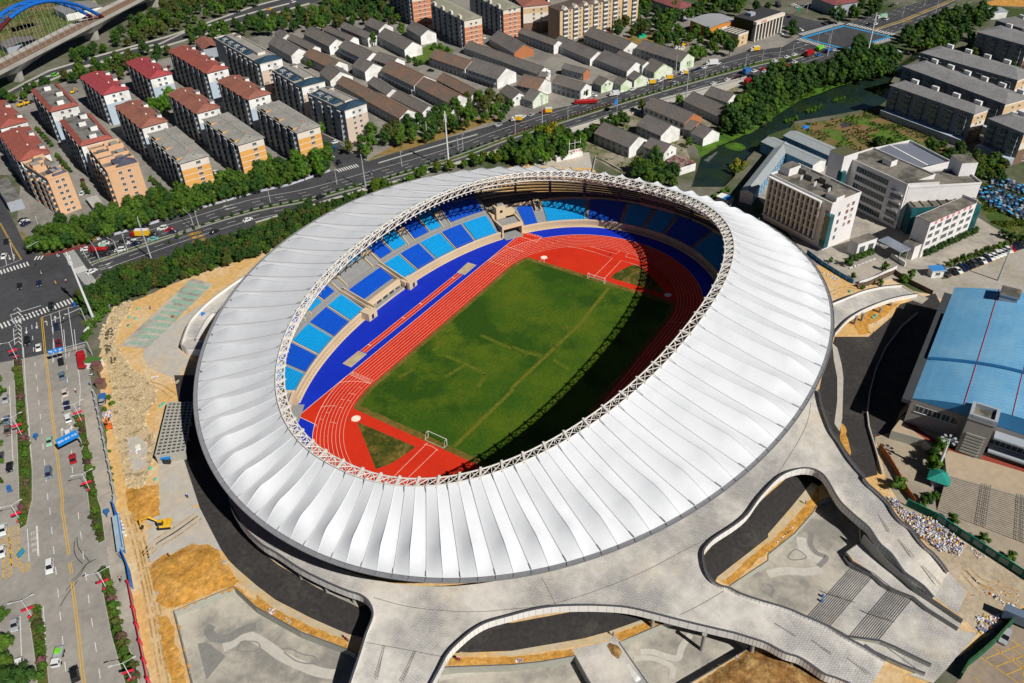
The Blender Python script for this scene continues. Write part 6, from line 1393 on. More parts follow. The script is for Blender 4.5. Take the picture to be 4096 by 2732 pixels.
#trees and shrubs
def leafmat(name,col,col2):
 m=mat(name,col,.7,.38,.9,spec=.15,col2=col2,s2=.35,mix=(.42,.62),per=.22);return m
m_bark=mat('bark',(0.09,0.065,0.045),.95,.25,2,local=True)
LEAF=[leafmat('leaf mid green',(0.045,0.10,0.012),(0.075,0.135,0.015)),leafmat('leaf dark green',(0.022,0.062,0.012),(0.04,0.085,0.014)),leafmat('leaf yellow green',(0.11,0.14,0.012),(0.055,0.11,0.012)),leafmat('leaf olive',(0.055,0.075,0.015),(0.085,0.09,0.02)),leafmat('leaf bloom pink',(0.16,0.06,0.075),(0.05,0.075,0.015)),leafmat('leaf golden',(0.30,0.23,0.015),(0.10,0.14,0.012)),leafmat('leaf bright',(0.075,0.165,0.012),(0.05,0.12,0.012))]
def crown_mesh(seed,w,h,z0,n,q,mt,blobs=11,column=False):
 """crown of separate leaf faces gathered in clumps; height h above z0, width w"""
 r=random.Random(seed);mb=MB();bl=[]
 for i in range(blobs):
  f=(i+.5)/blobs;a=i*2.4+r.uniform(-.4,.4)
  zz=z0+h*(.12+.78*f);rad=w/2*((.62 if not column else .3)*math.sin(math.pi*min(.95,.2+.78*f))+.04)*r.uniform(.6,1.15)
  bl.append((Vector((rad*math.cos(a),rad*math.sin(a),zz)),w*r.uniform(.17,.27)*(1-.25*f)))
 bl.append((Vector((0,0,z0+h*.5)),w*.30))
 for c,rr in bl:
  for _ in range(n//len(bl)):
   u=Vector((r.gauss(0,1),r.gauss(0,1),r.gauss(0,1)+.25)).normalized();p=c+u*rr*r.uniform(.72,1.08);p.z=max(p.z,z0-.1)
   nrm=(u+Vector((r.uniform(-.6,.6),r.uniform(-.6,.6),r.uniform(-.3,.7)))).normalized();t=nrm.orthogonal().normalized();b=nrm.cross(t);k=q*r.uniform(.6,1.3);an=r.uniform(0,6.28)
   t2=t*math.cos(an)+b*math.sin(an);b2=nrm.cross(t2)
   mb.face([p-t2*k*.5,p+b2*k*.34,p+t2*k*.5,p-b2*k*.34])
  pts=[]
  for la in range(4):
   for lo in range(6):
    th,ph=math.pi*(la+.5)/4,2*math.pi*lo/6;k=rr*.74*r.uniform(.8,1.1);pts.append(c+Vector((k*math.sin(th)*math.cos(ph),k*math.sin(th)*math.sin(ph),k*math.cos(th))))
  mb.mesh(pts,[(j*6+i,(j+1)*6+i,(j+1)*6+(i+1)%6,j*6+(i+1)%6)for j in range(3)for i in range(6)]+[tuple(range(6)),tuple(range(23,17,-1))])
 return mb.data('crown',mt)
def trunk_mesh(seed,h,r0):
 r=random.Random(seed);mb=MB();top=Vector((r.uniform(-.3,.3),r.uniform(-.3,.3),h*.62));mid=Vector((top.x*.4,top.y*.3,h*.3))
 mb.tube((0,0,-.1),mid,r0,7,0,r0*.75);mb.tube(mid,top,r0*.75,6,0,r0*.4)
 for i in range(4):
  a=i*1.6+r.uniform(0,.6);mb.tube(mid.lerp(top,r.uniform(.1,.8)),(math.cos(a)*h*.2,math.sin(a)*h*.2,h*r.uniform(.55,.75)),r0*.4,5,0,r0*.12)
 return mb.data('trunk',m_bark)
_cr,_tk={},{}
_req=[]
def tree(*a,**k):_req.append((a,k))
def tree_now(p,h,w,leaf,label,group=None,kind='tree',name='tree',var=0,bare=.28,q=.55,n=560,mass=None):
 k=(leaf,var,round(w/h,1),name,n)
 if k not in _cr:_cr[k]=crown_mesh(sum(map(ord,str(k))),10*round(w/h,1),10*(1-bare),10*bare,n,q*10/max(h,4.5)*1.05,LEAF[leaf])
 if var not in _tk:_tk[var]=trunk_mesh(var,10,.28)
 s=h/10;M4=Matrix.Translation((p.x,p.y,0))@Matrix.Rotation(rnd.uniform(0,6.28),4,'Z')@Matrix.Diagonal((s*rnd.uniform(.92,1.08),s*rnd.uniform(.92,1.08),s,1))
 if mass is not None:mass.setdefault(leaf,[]).append((_cr[k],M4));return
 e=empty(name,label,kind,(0,0,0),0,group);e.matrix_world=M4
 link('trunk',_tk[var],e);link('crown',_cr[k],e);return e
def plant_trees(most=296):
 """the trees that show largest become things, the far ones one mass of wood"""
 import numpy as np
 _req.sort(key=lambda r:-r[0][1]/(CAM-r[0][0]).length);mass={}
 for i,(a,k)in enumerate(_req):tree_now(*a,**k,mass=None if i<most else mass)
 V,F,MI,sl,n=[],[],[],[],0
 for leaf,L_ in mass.items():
  sl.append(LEAF[leaf])
  for me,M4 in L_:
   v=np.empty(len(me.vertices)*3,'f');me.vertices.foreach_get('co',v);A=np.array(M4);V.append(v.reshape(-1,3)@A[:3,:3].T+A[:3,3])
   for f in me.polygons:F.append([i+n for i in f.vertices]);MI.append(len(sl)-1)
   n+=len(me.vertices)
 me=bpy.data.meshes.new('wood');me.from_pydata(np.concatenate(V),[],F)
 for m_ in sl:me.materials.append(m_)
 me.polygons.foreach_set('material_index',MI);me.update();tag(link('wood',me),'far dark green woods along the highway, village belt and river','wood',None,'stuff')
def shrub(p,h,w,leaf,label,group=None,name='shrub',var=0,n=300,q=.42,z=0.1):
 k=('s',leaf,var,round(w/h,1),n)
 if k not in _cr:_cr[k]=crown_mesh(sum(map(ord,str(k))),2*round(w/h,1),1.95,.05,n,q*2/max(h,1.0)*.9,LEAF[leaf],7)
 o=link(name,_cr[k],None,(p.x,p.y,z),rnd.uniform(0,6.28));s=h/2;o.scale=(s*rnd.uniform(.9,1.1),s*rnd.uniform(.9,1.1),s*rnd.uniform(.9,1.1))
 return tag(o,label,name,group)
def scatter(spec,sp,h,seed=1):
 """points at least sp apart inside the outline traced at crown height"""
 lp=[Vector((p.x,p.y,0))for p in S(spec,h*.55)];r=random.Random(seed);x0,x1=min(p.x for p in lp),max(p.x for p in lp);y0,y1=min(p.y for p in lp),max(p.y for p in lp);out=[]
 cells={}
 for _ in range(int((x1-x0)*(y1-y0)/(sp*sp)*14)+60):
  x,y=r.uniform(x0,x1),r.uniform(y0,y1);cx_,cy_=int(x//sp),int(y//sp)
  if not inpoly(x,y,lp):continue
  if any((x-a)**2+(y-b)**2<sp*sp for i in(-1,0,1)for j in(-1,0,1)for a,b in cells.get((cx_+i,cy_+j),())):continue
  cells.setdefault((cx_,cy_),[]).append((x,y));out.append(Vector((x,y,0)))
 return out
NT=0
def grove(spec,sp,h,w,leaves,label,group,kind='tree',name='tree',seed=1,jit=.25,small=False,n=560,q=.6):
 global NT
 for i,p in enumerate(scatter(spec,sp,h,seed)):
  hh=h*rnd.uniform(1-jit,1+jit);NT+=1
  if small:shrub(p,hh,hh*w/h,leaves[i%len(leaves)],label,group,name,i%3,n,q,0)
  else:tree(p,hh,hh*w/h,leaves[i%len(leaves)],label,group,kind,name,i%4,q=q,n=n)
grove('e:235,600;260,560;470,440;640,400;960,270;1250,215;1560,110;1880,20;2294,-50;2294,110;1700,290;1400,390;1000,500;640,610;330,650',3.9,6.8,6.6,[0,0,1,0],'round green street tree in the row between the estate and the main road railing','street trees along the estate edge',seed=2)
grove('f:0,110;120,70;310,130;330,30;430,-20;640,-60;650,140;560,190;340,250;0,330',4.1,7.2,7.0,[0,0,1],'round green street tree in the row between the estate and the main road railing','street trees along the estate edge',seed=3)
grove('e:880,960;1200,790;1380,760;1560,720;1720,620;2294,500;2294,700;1700,880;1300,1030;1000,1150;800,1220;720,1180;700,1090',2.6,4.6,4.4,[1,0,1,3],'dense dark bushy tree in the thick hedge between main road and building site','bushy trees of the site hedge',seed=4,n=430,q=.55)
grove('f:0,720;170,610;450,490;660,470;880,380;980,390;880,430;560,610;370,720;130,890;0,930',2.6,4.6,4.4,[1,0,1,3],'dense dark bushy tree in the thick hedge between main road and building site','bushy trees of the site hedge',seed=5,n=430,q=.55)
grove('f:1030,300;1100,265;1200,290;1220,330;1060,370',3.2,5.5,5.5,[2,0],'yellow green tree standing alone at the end of the site hedge by the road','yellow green trees ending the hedge',seed=6)
grove('f:1375,240;1560,155;1800,140;1960,60;2294,-30;2294,60;1900,120;1600,170;1380,270',3.6,5.2,5,[0,6,2],'bright green tree peeping over the far edge of the white roof','bright trees behind the roof edge',seed=7)
grove('c:0,1290;200,1195;420,1120;560,1175;650,1240;620,1330;380,1400;200,1440;0,1440',4.0,7.2,6.2,[0,0,1,6],'tall green tree in the grove behind the stadium, by the white substation hut','trees of the grove behind the stadium',seed=8)
grove('c:200,1200;330,1150;420,1120;470,1150;300,1210',4.0,7.6,5.0,[5,2],'golden topped tree at the road side of the grove behind the stadium','golden topped trees of the grove',seed=9)
grove('b:800,1300;960,1190;1140,1160;1250,1100;1440,1090;1570,1020;1720,970;1890,890;2080,840;2294,890;2294,1030;2090,1040;1880,1100;1700,1160;1500,1230;1340,1250;1170,1270;1000,1370;840,1360',6.0,8.2,7.4,[0,1,0,3],'leafy tree in the belt between the village houses and the main road','trees of the village road belt',seed=10)
grove('b:340,1400;410,1340;530,1310;640,1340;640,1450;560,1540;370,1540',5,8.5,8,[0,6],'big round tree in front of the right hand yellow ended block','big trees at the yellow block corner',seed=11)
grove('b:0,1470;120,1440;300,1480;310,1560;0,1568',4.8,7,6.6,[0,1],'round tree between the two yellow ended blocks at the roadside','trees between the yellow blocks',seed=12)
WD='dark tree in the wood beside the far highway'
grove('a:1010,340;1080,240;1250,150;1400,70;1650,-40;2294,-120;2294,20;1900,120;1640,210;1420,290;1080,390',8.0,9.5,9,[1,0,3],WD+', far side of the road','highway wood, far side',seed=13,n=420,q=.9)
grove('a:550,650;760,580;900,550;1250,440;1500,430;1490,490;1300,590;1180,680;900,630;600,740',7.5,8.5,8,[1,0,3],'dark tree between the highway and the crimson roofed blocks','trees behind the crimson roofs',seed=14,n=420,q=.9)
grove('a:1650,300;1760,270;2000,210;2294,130;2294,240;1900,320;1700,350',8,9,8,[0,1],WD+', beside the dark blue roofed row','highway trees by the blue roofs',seed=15,n=420,q=.9)
grove('b:0,160;340,70;450,110;620,-20;1100,-60;1200,60;1320,150;1240,190;960,180;700,220;420,230;200,260;0,270',8.5,10,9.5,[1,0,1,3],WD+', behind the village','highway wood, village side',seed=16,n=420,q=.9)
grove('a:600,480;760,400;930,380;1000,410;900,450;700,530',7,7.5,7.5,[0,1],'green tree below the railway arch pier','trees under the railway arch',seed=17,n=400,q=.9)
grove('a:-100,880;0,840;140,860;200,800;300,740;440,680;430,740;300,800;180,880;0,900',7,5.5,6,[1,0],'low dark tree under the railway deck near the yard','trees under the railway deck',seed=18,n=360,q=.9)
grove('a:1370,880;1440,840;1540,860;1540,960;1450,990;1370,950',6.5,10,9,[6],'tall bright green tree between a crimson roof and a brown red roof','bright trees between the blocks',seed=19)
TW='dark tree in the wood round the orange warehouse'
grove('c:1070,20;1190,10;1250,110;1110,160',7,9,8.5,[1,0],'dark tree between the beige block and the faded red hall','trees beside the beige block',seed=20,n=420,q=.9)
grove('c:1240,170;1400,150;1560,260;1720,270;1840,340;2010,380;2000,440;1850,450;1690,370;1540,330;1480,380;1300,400;1290,330;1400,270;1260,230',7,9,8.5,[1,0,0],TW,'wood round the orange warehouse',seed=21,n=420,q=.9)
grove('c:1280,80;1480,80;1700,100;1600,140;1400,150;1260,150',7,9,8.5,[1,0],TW,'wood round the orange warehouse',seed=22,n=420,q=.9)
grove('c:1660,20;1800,-20;2294,30;2294,90;1900,90;1700,90',8,9,8.5,[1,0],'dark tree in the wood behind the civic hall','wood behind the civic hall',seed=23,n=420,q=.9)
grove('c:890,250;1000,190;1190,190;1210,270;1020,300;920,310',7,8,8,[3,1],'olive tree at the foot of the beige block','trees at the foot of the beige block',seed=24,n=420,q=.9)
tree(T('c',1640,560),11,13,0,'large round tree beside the white roadside gate and box truck',None,var=1,n=900);tree(T('c',1700,545),9,9,0,'tree joined to the large round one on its road side',None,var=2)
grove('c:2294,670;2120,760;2060,900;1930,1040;1890,1130;2010,1150;2294,1060 d:70,960;250,850;450,740;700,700;900,680;1120,610;1180,500;1090,420;900,400;830,400;720,450;560,560;300,620;0,650',4.6,9.0,8,[1,1,0,1],'dark green tree in the thick belt between the main road and the river','trees of the river belt',seed=25)
tree(T('d',800,470),12,12,1,'largest dark tree of the river belt, at its crossroads end',None,var=3,n=900)
grove('d:1190,300;1300,230;1560,140;1720,70;1960,20;2040,110;1890,210;1830,310;1620,390;1390,430;1260,420',7,9,8.5,[1,1,0],'dark tree in the wood between the far road and the grey roofed estate','wood behind the grey roofed estate',seed=26,n=420,q=.9)
grove('d:530,60;700,0;1090,-40;1000,90;830,130;560,170',8,9,8.5,[1,0],'dark tree beside the green road sign at the crossroads','trees by the crossroads sign',seed=27,n=380,q=.9)
grove('d:170,205;250,200;270,290;190,310',6,6,6,[1],'small dark tree beside the civic hall columns','trees beside the civic hall',seed=28,n=380,q=.9)
grove('d:2140,560;2294,530;2500,600;2294,640',7,7,7,[1],'dark tree between two grey roofed blocks','trees between the grey roofed blocks',seed=29,n=380)
grove('d:1790,430;1880,400;1950,470;1820,500',6,7,7,[3],'olive tree between the grey roofed blocks near their gable stairs','olive trees by the gable stairs',seed=30,n=380)
grove('d:950,1270;1050,1240;1110,1290;1000,1330',3,4,4.4,[1,0],'dark bush beside the gymnasium wall in the gardens','garden bushes by the gymnasium',seed=31)
grove('d:1480,1250;1620,1280;1690,1400;1560,1440;1380,1340',5,6.5,6,[1,0],'dark garden tree in front of the long grey roofed block','garden trees before the estate',seed=32)
grove('d:1700,1330;1800,1330;2130,1400;2150,1500;1950,1520;1750,1420',5,6,6,[1,0,3],'garden tree behind the school at the edge of the brown fronted block','garden trees behind the school',seed=33)
grove('h:1750,120;1900,60;2140,100;2100,250;1900,230',4.5,4.5,5,[2,0,1],'green bush on the meadow behind the school','bushes on the school meadow',seed=34,n=380)
grove('h:1490,90;1580,90;1560,200;1490,260',3,2.8,3.4,[5,2],'yellow flowering bush behind the gymnasium','yellow bushes behind the gymnasium','shrub','shrub',35,small=True)
for a,b_,n_,h_,lf,lb,gr in(('h:1395,960','h:1870,740',15,3.6,[1,1,0],'dark column bush along the front of the lettered school block','column bushes before the school front'),('h:1590,1070','h:2190,850',11,4.0,[0,3,0],'round bush in the row between school drive and parked cars','round bushes along the car park'),('h:2060,770','h:2294,850',5,4,[1,0],'dark bush by the back lane of the school','bushes by the back lane')):
 A,B_2=S(a)[0],S(b_)[0]
 for i in range(n_):shrub(A.lerp(B_2,(i+.5)/n_),h_*rnd.uniform(.85,1.15),h_*.9,lf[i%len(lf)],lb,gr,'shrub',i%3,300,.5)
for t,x,y,h_,lf,lb in(('h',1040,1080,4.2,0,'round clipped tree alone on the school forecourt'),('h',760,1150,2.6,2,'small yellow green bush at the forecourt corner'),('h',715,1040,5.5,1,'tall conical dark tree beside the school annexe'),('h',560,1010,2.8,0,'bush at the dormitory corner next to the blue fence'),('h',845,1250,2.2,0,'small bush where the site fence meets the ramp'),('h',1000,1215,3.2,0,'bush on orange soil beside the north ramp'),('h',1215,1190,4,6,'bright bush at the wooden fence corner by the ramp'),('h',1275,1150,4.2,0,'bush left of the school gate wall'),('h',1210,950,3,6,'bright bush at the foot of the school porch'),('h',1270,960,3.4,0,'bush below the lettered school block corner')):
 shrub(T(t,x,y),h_,h_,lf,lb,None,'shrub',1,320,.45)
for i in range(6):shrub(T('h',760+i*32,1000-i*12),3.4,3.4,[1,0][i%2],'dark bush in the hedge behind the white school benches','hedge behind the benches','shrub',i%3,300,.45)
grove('c:620,1150;720,1110;760,1170;700,1230;640,1230',4.5,7,6.5,[1,0],'tree at the roadside corner of the southern houses','trees at the southern houses corner',seed=36)
grove('c:800,1080;880,1020;1010,1010;1020,1080;930,1130;820,1120',4.5,6.5,6,[1,0],'dark tree behind the large two storey house','trees behind the large house',seed=37)
for x,y,h_,lf,lb in((1160,1010,8,3,'olive tree between the road sign and the long white windowed house'),(1495,950,7,6,'bright round tree beside the tall lighting pole'),(1580,1320,5.5,0,'spreading tree with a red brick ring in the riverside garden'),(650,880,6,1,'dark tree between the red tanker and the roadside house'),(1555,610,5,0,'tree before the green muralled terrace gable'),(1285,1440,8,0,'tree at the left of the great thicket by the stadium')):tree(T('c',x,y),h_,h_*.95,lf,lb,None,var=1)
grove('c:1120,1480;1200,1430;1300,1400;1400,1460;1470,1560;1460,1620;1200,1620;1100,1560',4.2,7.5,8,[0,1,0],'tree of the great round thicket between the stadium and the river','thicket between stadium and river',seed=38,n=700)
grove('c:1950,1500;2010,1450;2100,1440;2060,1520;1980,1540',3,2.8,3.6,[2,5],'yellow green bush on the small island in the river','bushes on the river island','shrub','shrub',39,small=True)
grove('g:1800,410;1870,380;1930,350;1940,370;1860,415',2.6,2,2.8,[6],'bright reed clump at the river edge near the blue cabin','reed clumps by the cabin','shrub','shrub',40,small=True)
for sp,lb in(('d:345,990;480,945;470,970;360,1010','long reed island in the middle of the river'),('d:580,895;620,880;620,910;590,915','little reed tuft island in the river'),('d:640,885;690,870;680,890','small ochre reed tuft in the river'),('d:150,1080;270,1040;260,1070;160,1095','reed fringe off the vegetable garden bank')):
 for i,p in enumerate(scatter(sp,1.6,ZW,41)):shrub(p,1.6,2.2,6,lb,lb.replace('long ','').replace('little ','')+' clumps','reed_clump',i%3,160,.4,ZW)
mb=MB();fill(mb,smooth(S('c:1905,1310;1960,1280;2040,1285;2095,1320;2060,1350;1980,1345',ZW),3,True),(),ZW+.05);tag(build('duckweed_mat',mb,m_bank),'bright green oval weed mat floating on the river','water plants',None,'stuff')
tree(T('b',1065,420),11,5.2,6,'slim bright upright tree standing among the village roofs',None,var=2,n=700);tree(T('b',1310,340),11,8,0,'round green tree between two white gables near the orange block',None,var=0,n=700);tree(T('b',595,1215),8,5,6,'bright tree at the corner of the right hand yellow block',None,var=0);tree(T('b',485,620),6,4,0,'small tree squeezed between two village roofs',None,var=1)
sheet('park_lawn','b:1440,470;1540,400;1660,400;1780,450;1700,520;1560,580;1440,560',0.02,m_crop)
grove('b:1330,500;1420,520;1500,560;1440,580;1340,530',3,2.6,2.8,[0,1],'round bush in the little village park','bushes of the village park','shrub','shrub',42,small=True)
grove('b:1540,400;1640,390;1760,440;1720,470;1580,440',4,3,3.2,[1,0],'round bush in the little village park','bushes of the village park','shrub','shrub',43,small=True)
for sp,nn_,lb in(('a:330,1160;480,1330',7,'bush in the planted strip between the red roofed left blocks'),('a:510,1400;640,1568',6,'bush in the planted strip beside the far left peach block'),('e:740,90;800,190',3,'bush before the covered bicycle stand'),('e:1350,50;1450,140',3,'bush by the parked cars behind the peach block')):
 A,B_2=S(sp)
 for i in range(nn_):shrub(A.lerp(B_2,(i+.5)/nn_),3.0*rnd.uniform(.8,1.2),3.6,[0,3,1][i%3],lb,lb.replace('bush in','bushes of').replace('bush ','bushes '),'shrub',i%3,260,.5)
SL=[('i:160,330;190,700;225,1000;240,1300;240,1560',17,'left strip'),('m:225,10;210,140',3,'left strip'),('m:340,900;360,1100;380,1300;390,1560',10,'lower left strip'),('i:715,830;740,960;780,1150;820,1350;840,1560',12,'right strip'),('m:850,20;880,200;910,290',5,'right strip'),('m:940,560;990,700;1020,900;1060,1060;1100,1250;1190,1450;1220,1560',15,'lower right strip')]
for sp,nn_,lb in SL:
 ps=smooth(S(sp),6);L=[0]
 for i in range(len(ps)-1):L.append(L[-1]+(ps[i+1]-ps[i]).length)
 for k in range(nn_):
  s_=L[-1]*(k+.5)/nn_;j=max(i for i in range(len(L))if L[i]<=s_);j=min(j,len(ps)-2);p=ps[j].lerp(ps[j+1],(s_-L[j])/(L[j+1]-L[j]));pink=(k*7+len(lb))%5==0
  shrub(p+Vector((rnd.uniform(-.4,.4),rnd.uniform(-.4,.4),0)),rnd.uniform(2.0,2.8),rnd.uniform(2.8,3.6),4 if pink else[0,3,0][k%3],('pink blooming bush in the avenue planting, ' if pink else 'round green bush in the avenue planting, ')+lb,('pink' if pink else 'green')+' bushes of the '+lb,'shrub',k%3,320,.42,.15)
for k,(x,y,h_)in enumerate(((30,620,4),(0,910,3),(5,1080,2.6),(10,1250,2.6),(15,1420,2.6),(0,500,3.4))):shrub(T('i',x,y),h_,h_,[6,0,0][k%3],'green bush between the parked cars at the left edge','bushes between parked cars','shrub',k%3,320,.42)
grove('m:0,1130;90,1090;130,1250;170,1400;220,1540;0,1568',4.0,5.5,5.6,[0,1],'round tree over the parked cars in the lower left corner','trees in the lower left corner',seed=44,n=800)
shrub(T('m',40,980),3.6,4,6,'bright bush beside the silver parked car',None,'shrub',1,420,.4)
mm_=smooth(S('e:1480,640;1760,480;2294,315 f:500,440;880,330;1200,255 c:0,1215;600,1035;1300,825;1900,650;2200,570'),8)
L=[0]
for i in range(len(mm_)-1):L.append(L[-1]+(mm_[i+1]-mm_[i]).length)
k=0;s_=3
while s_<L[-1]:
 j=max(i for i in range(len(L))if L[i]<=s_);j=min(j,len(mm_)-2);p=mm_[j].lerp(mm_[j+1],(s_-L[j])/(L[j+1]-L[j]));fl_=190<s_<262
 shrub(p,1.9 if not fl_ else 2.2,2.0,1 if not fl_ else 4,'small dark sapling in the main road median' if not fl_ else 'purple leaved sapling in the main road median opposite the red tanker','dark saplings of the median' if not fl_ else 'purple saplings of the median','shrub',k%3,170,.36,.15);s_+=4.6 if not fl_ else 2.6;k+=1
for sp,nn_,h_,lf,lb in(('i:770,130;830,20;900,-60;960,-110',9,3.0,[6,0],'bright bush along the white fence by the red pickup'),('i:900,680;950,640;985,720;930,770',5,1.8,[0,6],'low bush round the small blue tipper'),('i:935,900;950,1100;1000,1300;1015,1420',8,1.0,[6],'weed tuft along the inner side of the site fence')):
 ps=smooth(S(sp),5)
 for i in range(nn_):shrub(ps[int((i+.5)/nn_*(len(ps)-1))]+Vector((rnd.uniform(-.7,.7),rnd.uniform(-.7,.7),0)),h_*rnd.uniform(.8,1.2),h_*1.3,lf[i%len(lf)],lb,lb.replace('bush','bushes',1).replace('tuft','tufts',1),'shrub',i%3,260,.4,0)
for x,y,h_,lb in((970,100,5,'tree beside the rust fence and rubbish heap'),(1165,240,2.6,'small bush at the start of the green hoarding'),(1385,365,3.6,'first round bush above the green hoarding, by the steps'),(1610,505,3.8,'middle round bush above the green hoarding'),(1815,640,3.6,'last round bush above the green hoarding, near the right edge')):
 shrub(T('r',x,y),h_,h_*1.1,0,lb,None,'shrub',1,420,.42)
grove('l:1480,1330;1540,1300;1560,1420;1500,1480;1420,1500',3,6,4.6,[6,1],'slender tree in the well beside the hall mast','trees in the well by the hall',seed=46)
grove('r:1100,120;1280,120;1290,220;1230,240',3,4,4,[1,0],'dark bush below the green roofed kiosk','bushes below the green kiosk',seed=47)
plant_trees()
def tufts(spec,n,size,leaf,name,label,seed,z=0.0):
 lp=S(spec);r=random.Random(seed);x0,x1=min(p.x for p in lp),max(p.x for p in lp);y0,y1=min(p.y for p in lp),max(p.y for p in lp);mb=MB();k=0
 from mathutils import noise as nz
 while k<n:
  x,y=r.uniform(x0,x1),r.uniform(y0,y1)
  if not inpoly(x,y,lp):continue
  k+=1
  if nz.noise(Vector((x*.12,y*.12,seed)))<-.12:continue
  q=size*r.uniform(.5,1.5);
  for j in range(4):
   a=r.uniform(0,6.28);c,s_=math.cos(a)*q*.6,math.sin(a)*q*.6;t=r.uniform(.3,.9)*q;mb.face([(x-c*.3,y-s_*.3,z),(x+c+r.uniform(-.2,.2)*q,y+s_,z+t*.6),(x+c*.4,y+s_*.4,z+t),(x-s_*.5,y+c*.5,z+t*.5)])
 tag(build(name,mb,LEAF[leaf]),label,name.replace('_',' '),None,'stuff')
tufts('d:230,1120;640,1060;880,1000;1080,980;1500,1240;1900,1560;1500,1568;600,1350',2600,.9,0,'garden_crop','rows and clumps of vegetables in the river gardens',61)
tufts('h:1530,100;1870,280;2294,400;2294,760;2000,650;1880,520;1900,300',1500,.9,2,'meadow_weed','tall weeds on the meadow behind the school',62)
tufts('d:300,760;700,600;960,570;1180,560;1130,640;960,685;730,745;560,795;290,895;70,1035;0,1060;100,900',1500,1.1,6,'bank_reed','bright reeds along the river bank',63)
tufts('a:-100,640;400,420;860,200;700,60;300,-20;0,-200;-300,300',1600,1.2,3,'field_crop','field crops beyond the railway arch',64)
tufts('f:0,940;300,740;900,450;1380,275;1340,250;900,400;0,690',900,.8,1,'verge_weed','weeds under the site hedge',65)
tufts('c:560,1290;900,1020;1110,900;1800,1180;1560,1330;1640,1530;1060,1600',900,.8,0,'yard_weed','weeds between the southern houses',66)
tufts('e:700,1240;780,1230;960,1190;840,1330;760,1430',260,.7,2,'corner_weed','weeds below the antenna mast at the junction corner',67)
rt=MB()
for sp in('m:1150,60;1230,330;1300,640;1370,980;1440,1400;1480,1600','m:1190,50;1270,320;1340,640;1410,960;1480,1400','m:1290,420;1400,300;1560,200;1760,60','m:1300,440;1420,330;1600,220;1790,80','i:1330,520;1450,560;1560,640','i:980,250;1010,480;990,520','r:1500,700;1600,800;1750,850;1900,900','r:1480,730;1580,840;1720,900;1880,950','h:560,1290;680,1240;800,1260'):
 c=smooth(S(sp),5);rt.ribbon(off(c,.9),.45,.046);rt.ribbon(off(c,-.9),.45,.046)
struct('wheel_rut',rt,mat('wheel rut',(0.40,0.24,0.09),.95,.3,1.2,col2=(0.58,0.42,0.25),s2=.3))
#vehicles
m_tyre=mat('tyre rubber',(0.018,0.018,0.018),.8,.1,3,local=True);m_cglass=mat('car glass',(0.012,0.016,0.02),.06,.1,1,spec=.7);m_lamp=mat('headlamp',(0.7,0.7,0.68),.2,.02,1);m_trim=mat('dark trim',(0.03,0.03,0.03),.6,.1,2)
PAINT=dict(white=(0.72,0.72,0.71),black=(0.014,0.014,0.016),silver=(0.36,0.37,0.385),red=(0.38,0.012,0.015),maroon=(0.16,0.01,0.02),navy=(0.012,0.02,0.06),blue=(0.03,0.15,0.42),greyblue=(0.13,0.18,0.25),cream=(0.62,0.52,0.44),green=(0.30,0.50,0.36),teal=(0.16,0.42,0.42),brown=(0.16,0.12,0.10),yellow=(0.78,0.45,0.02),lime=(0.18,0.62,0.03),dkgrey=(0.06,0.062,0.07),orange=(0.72,0.13,0.015))
def paint(c):return mat('paint '+c,PAINT[c],.28,.02,1,spec=.6,local=True)
_cm={}
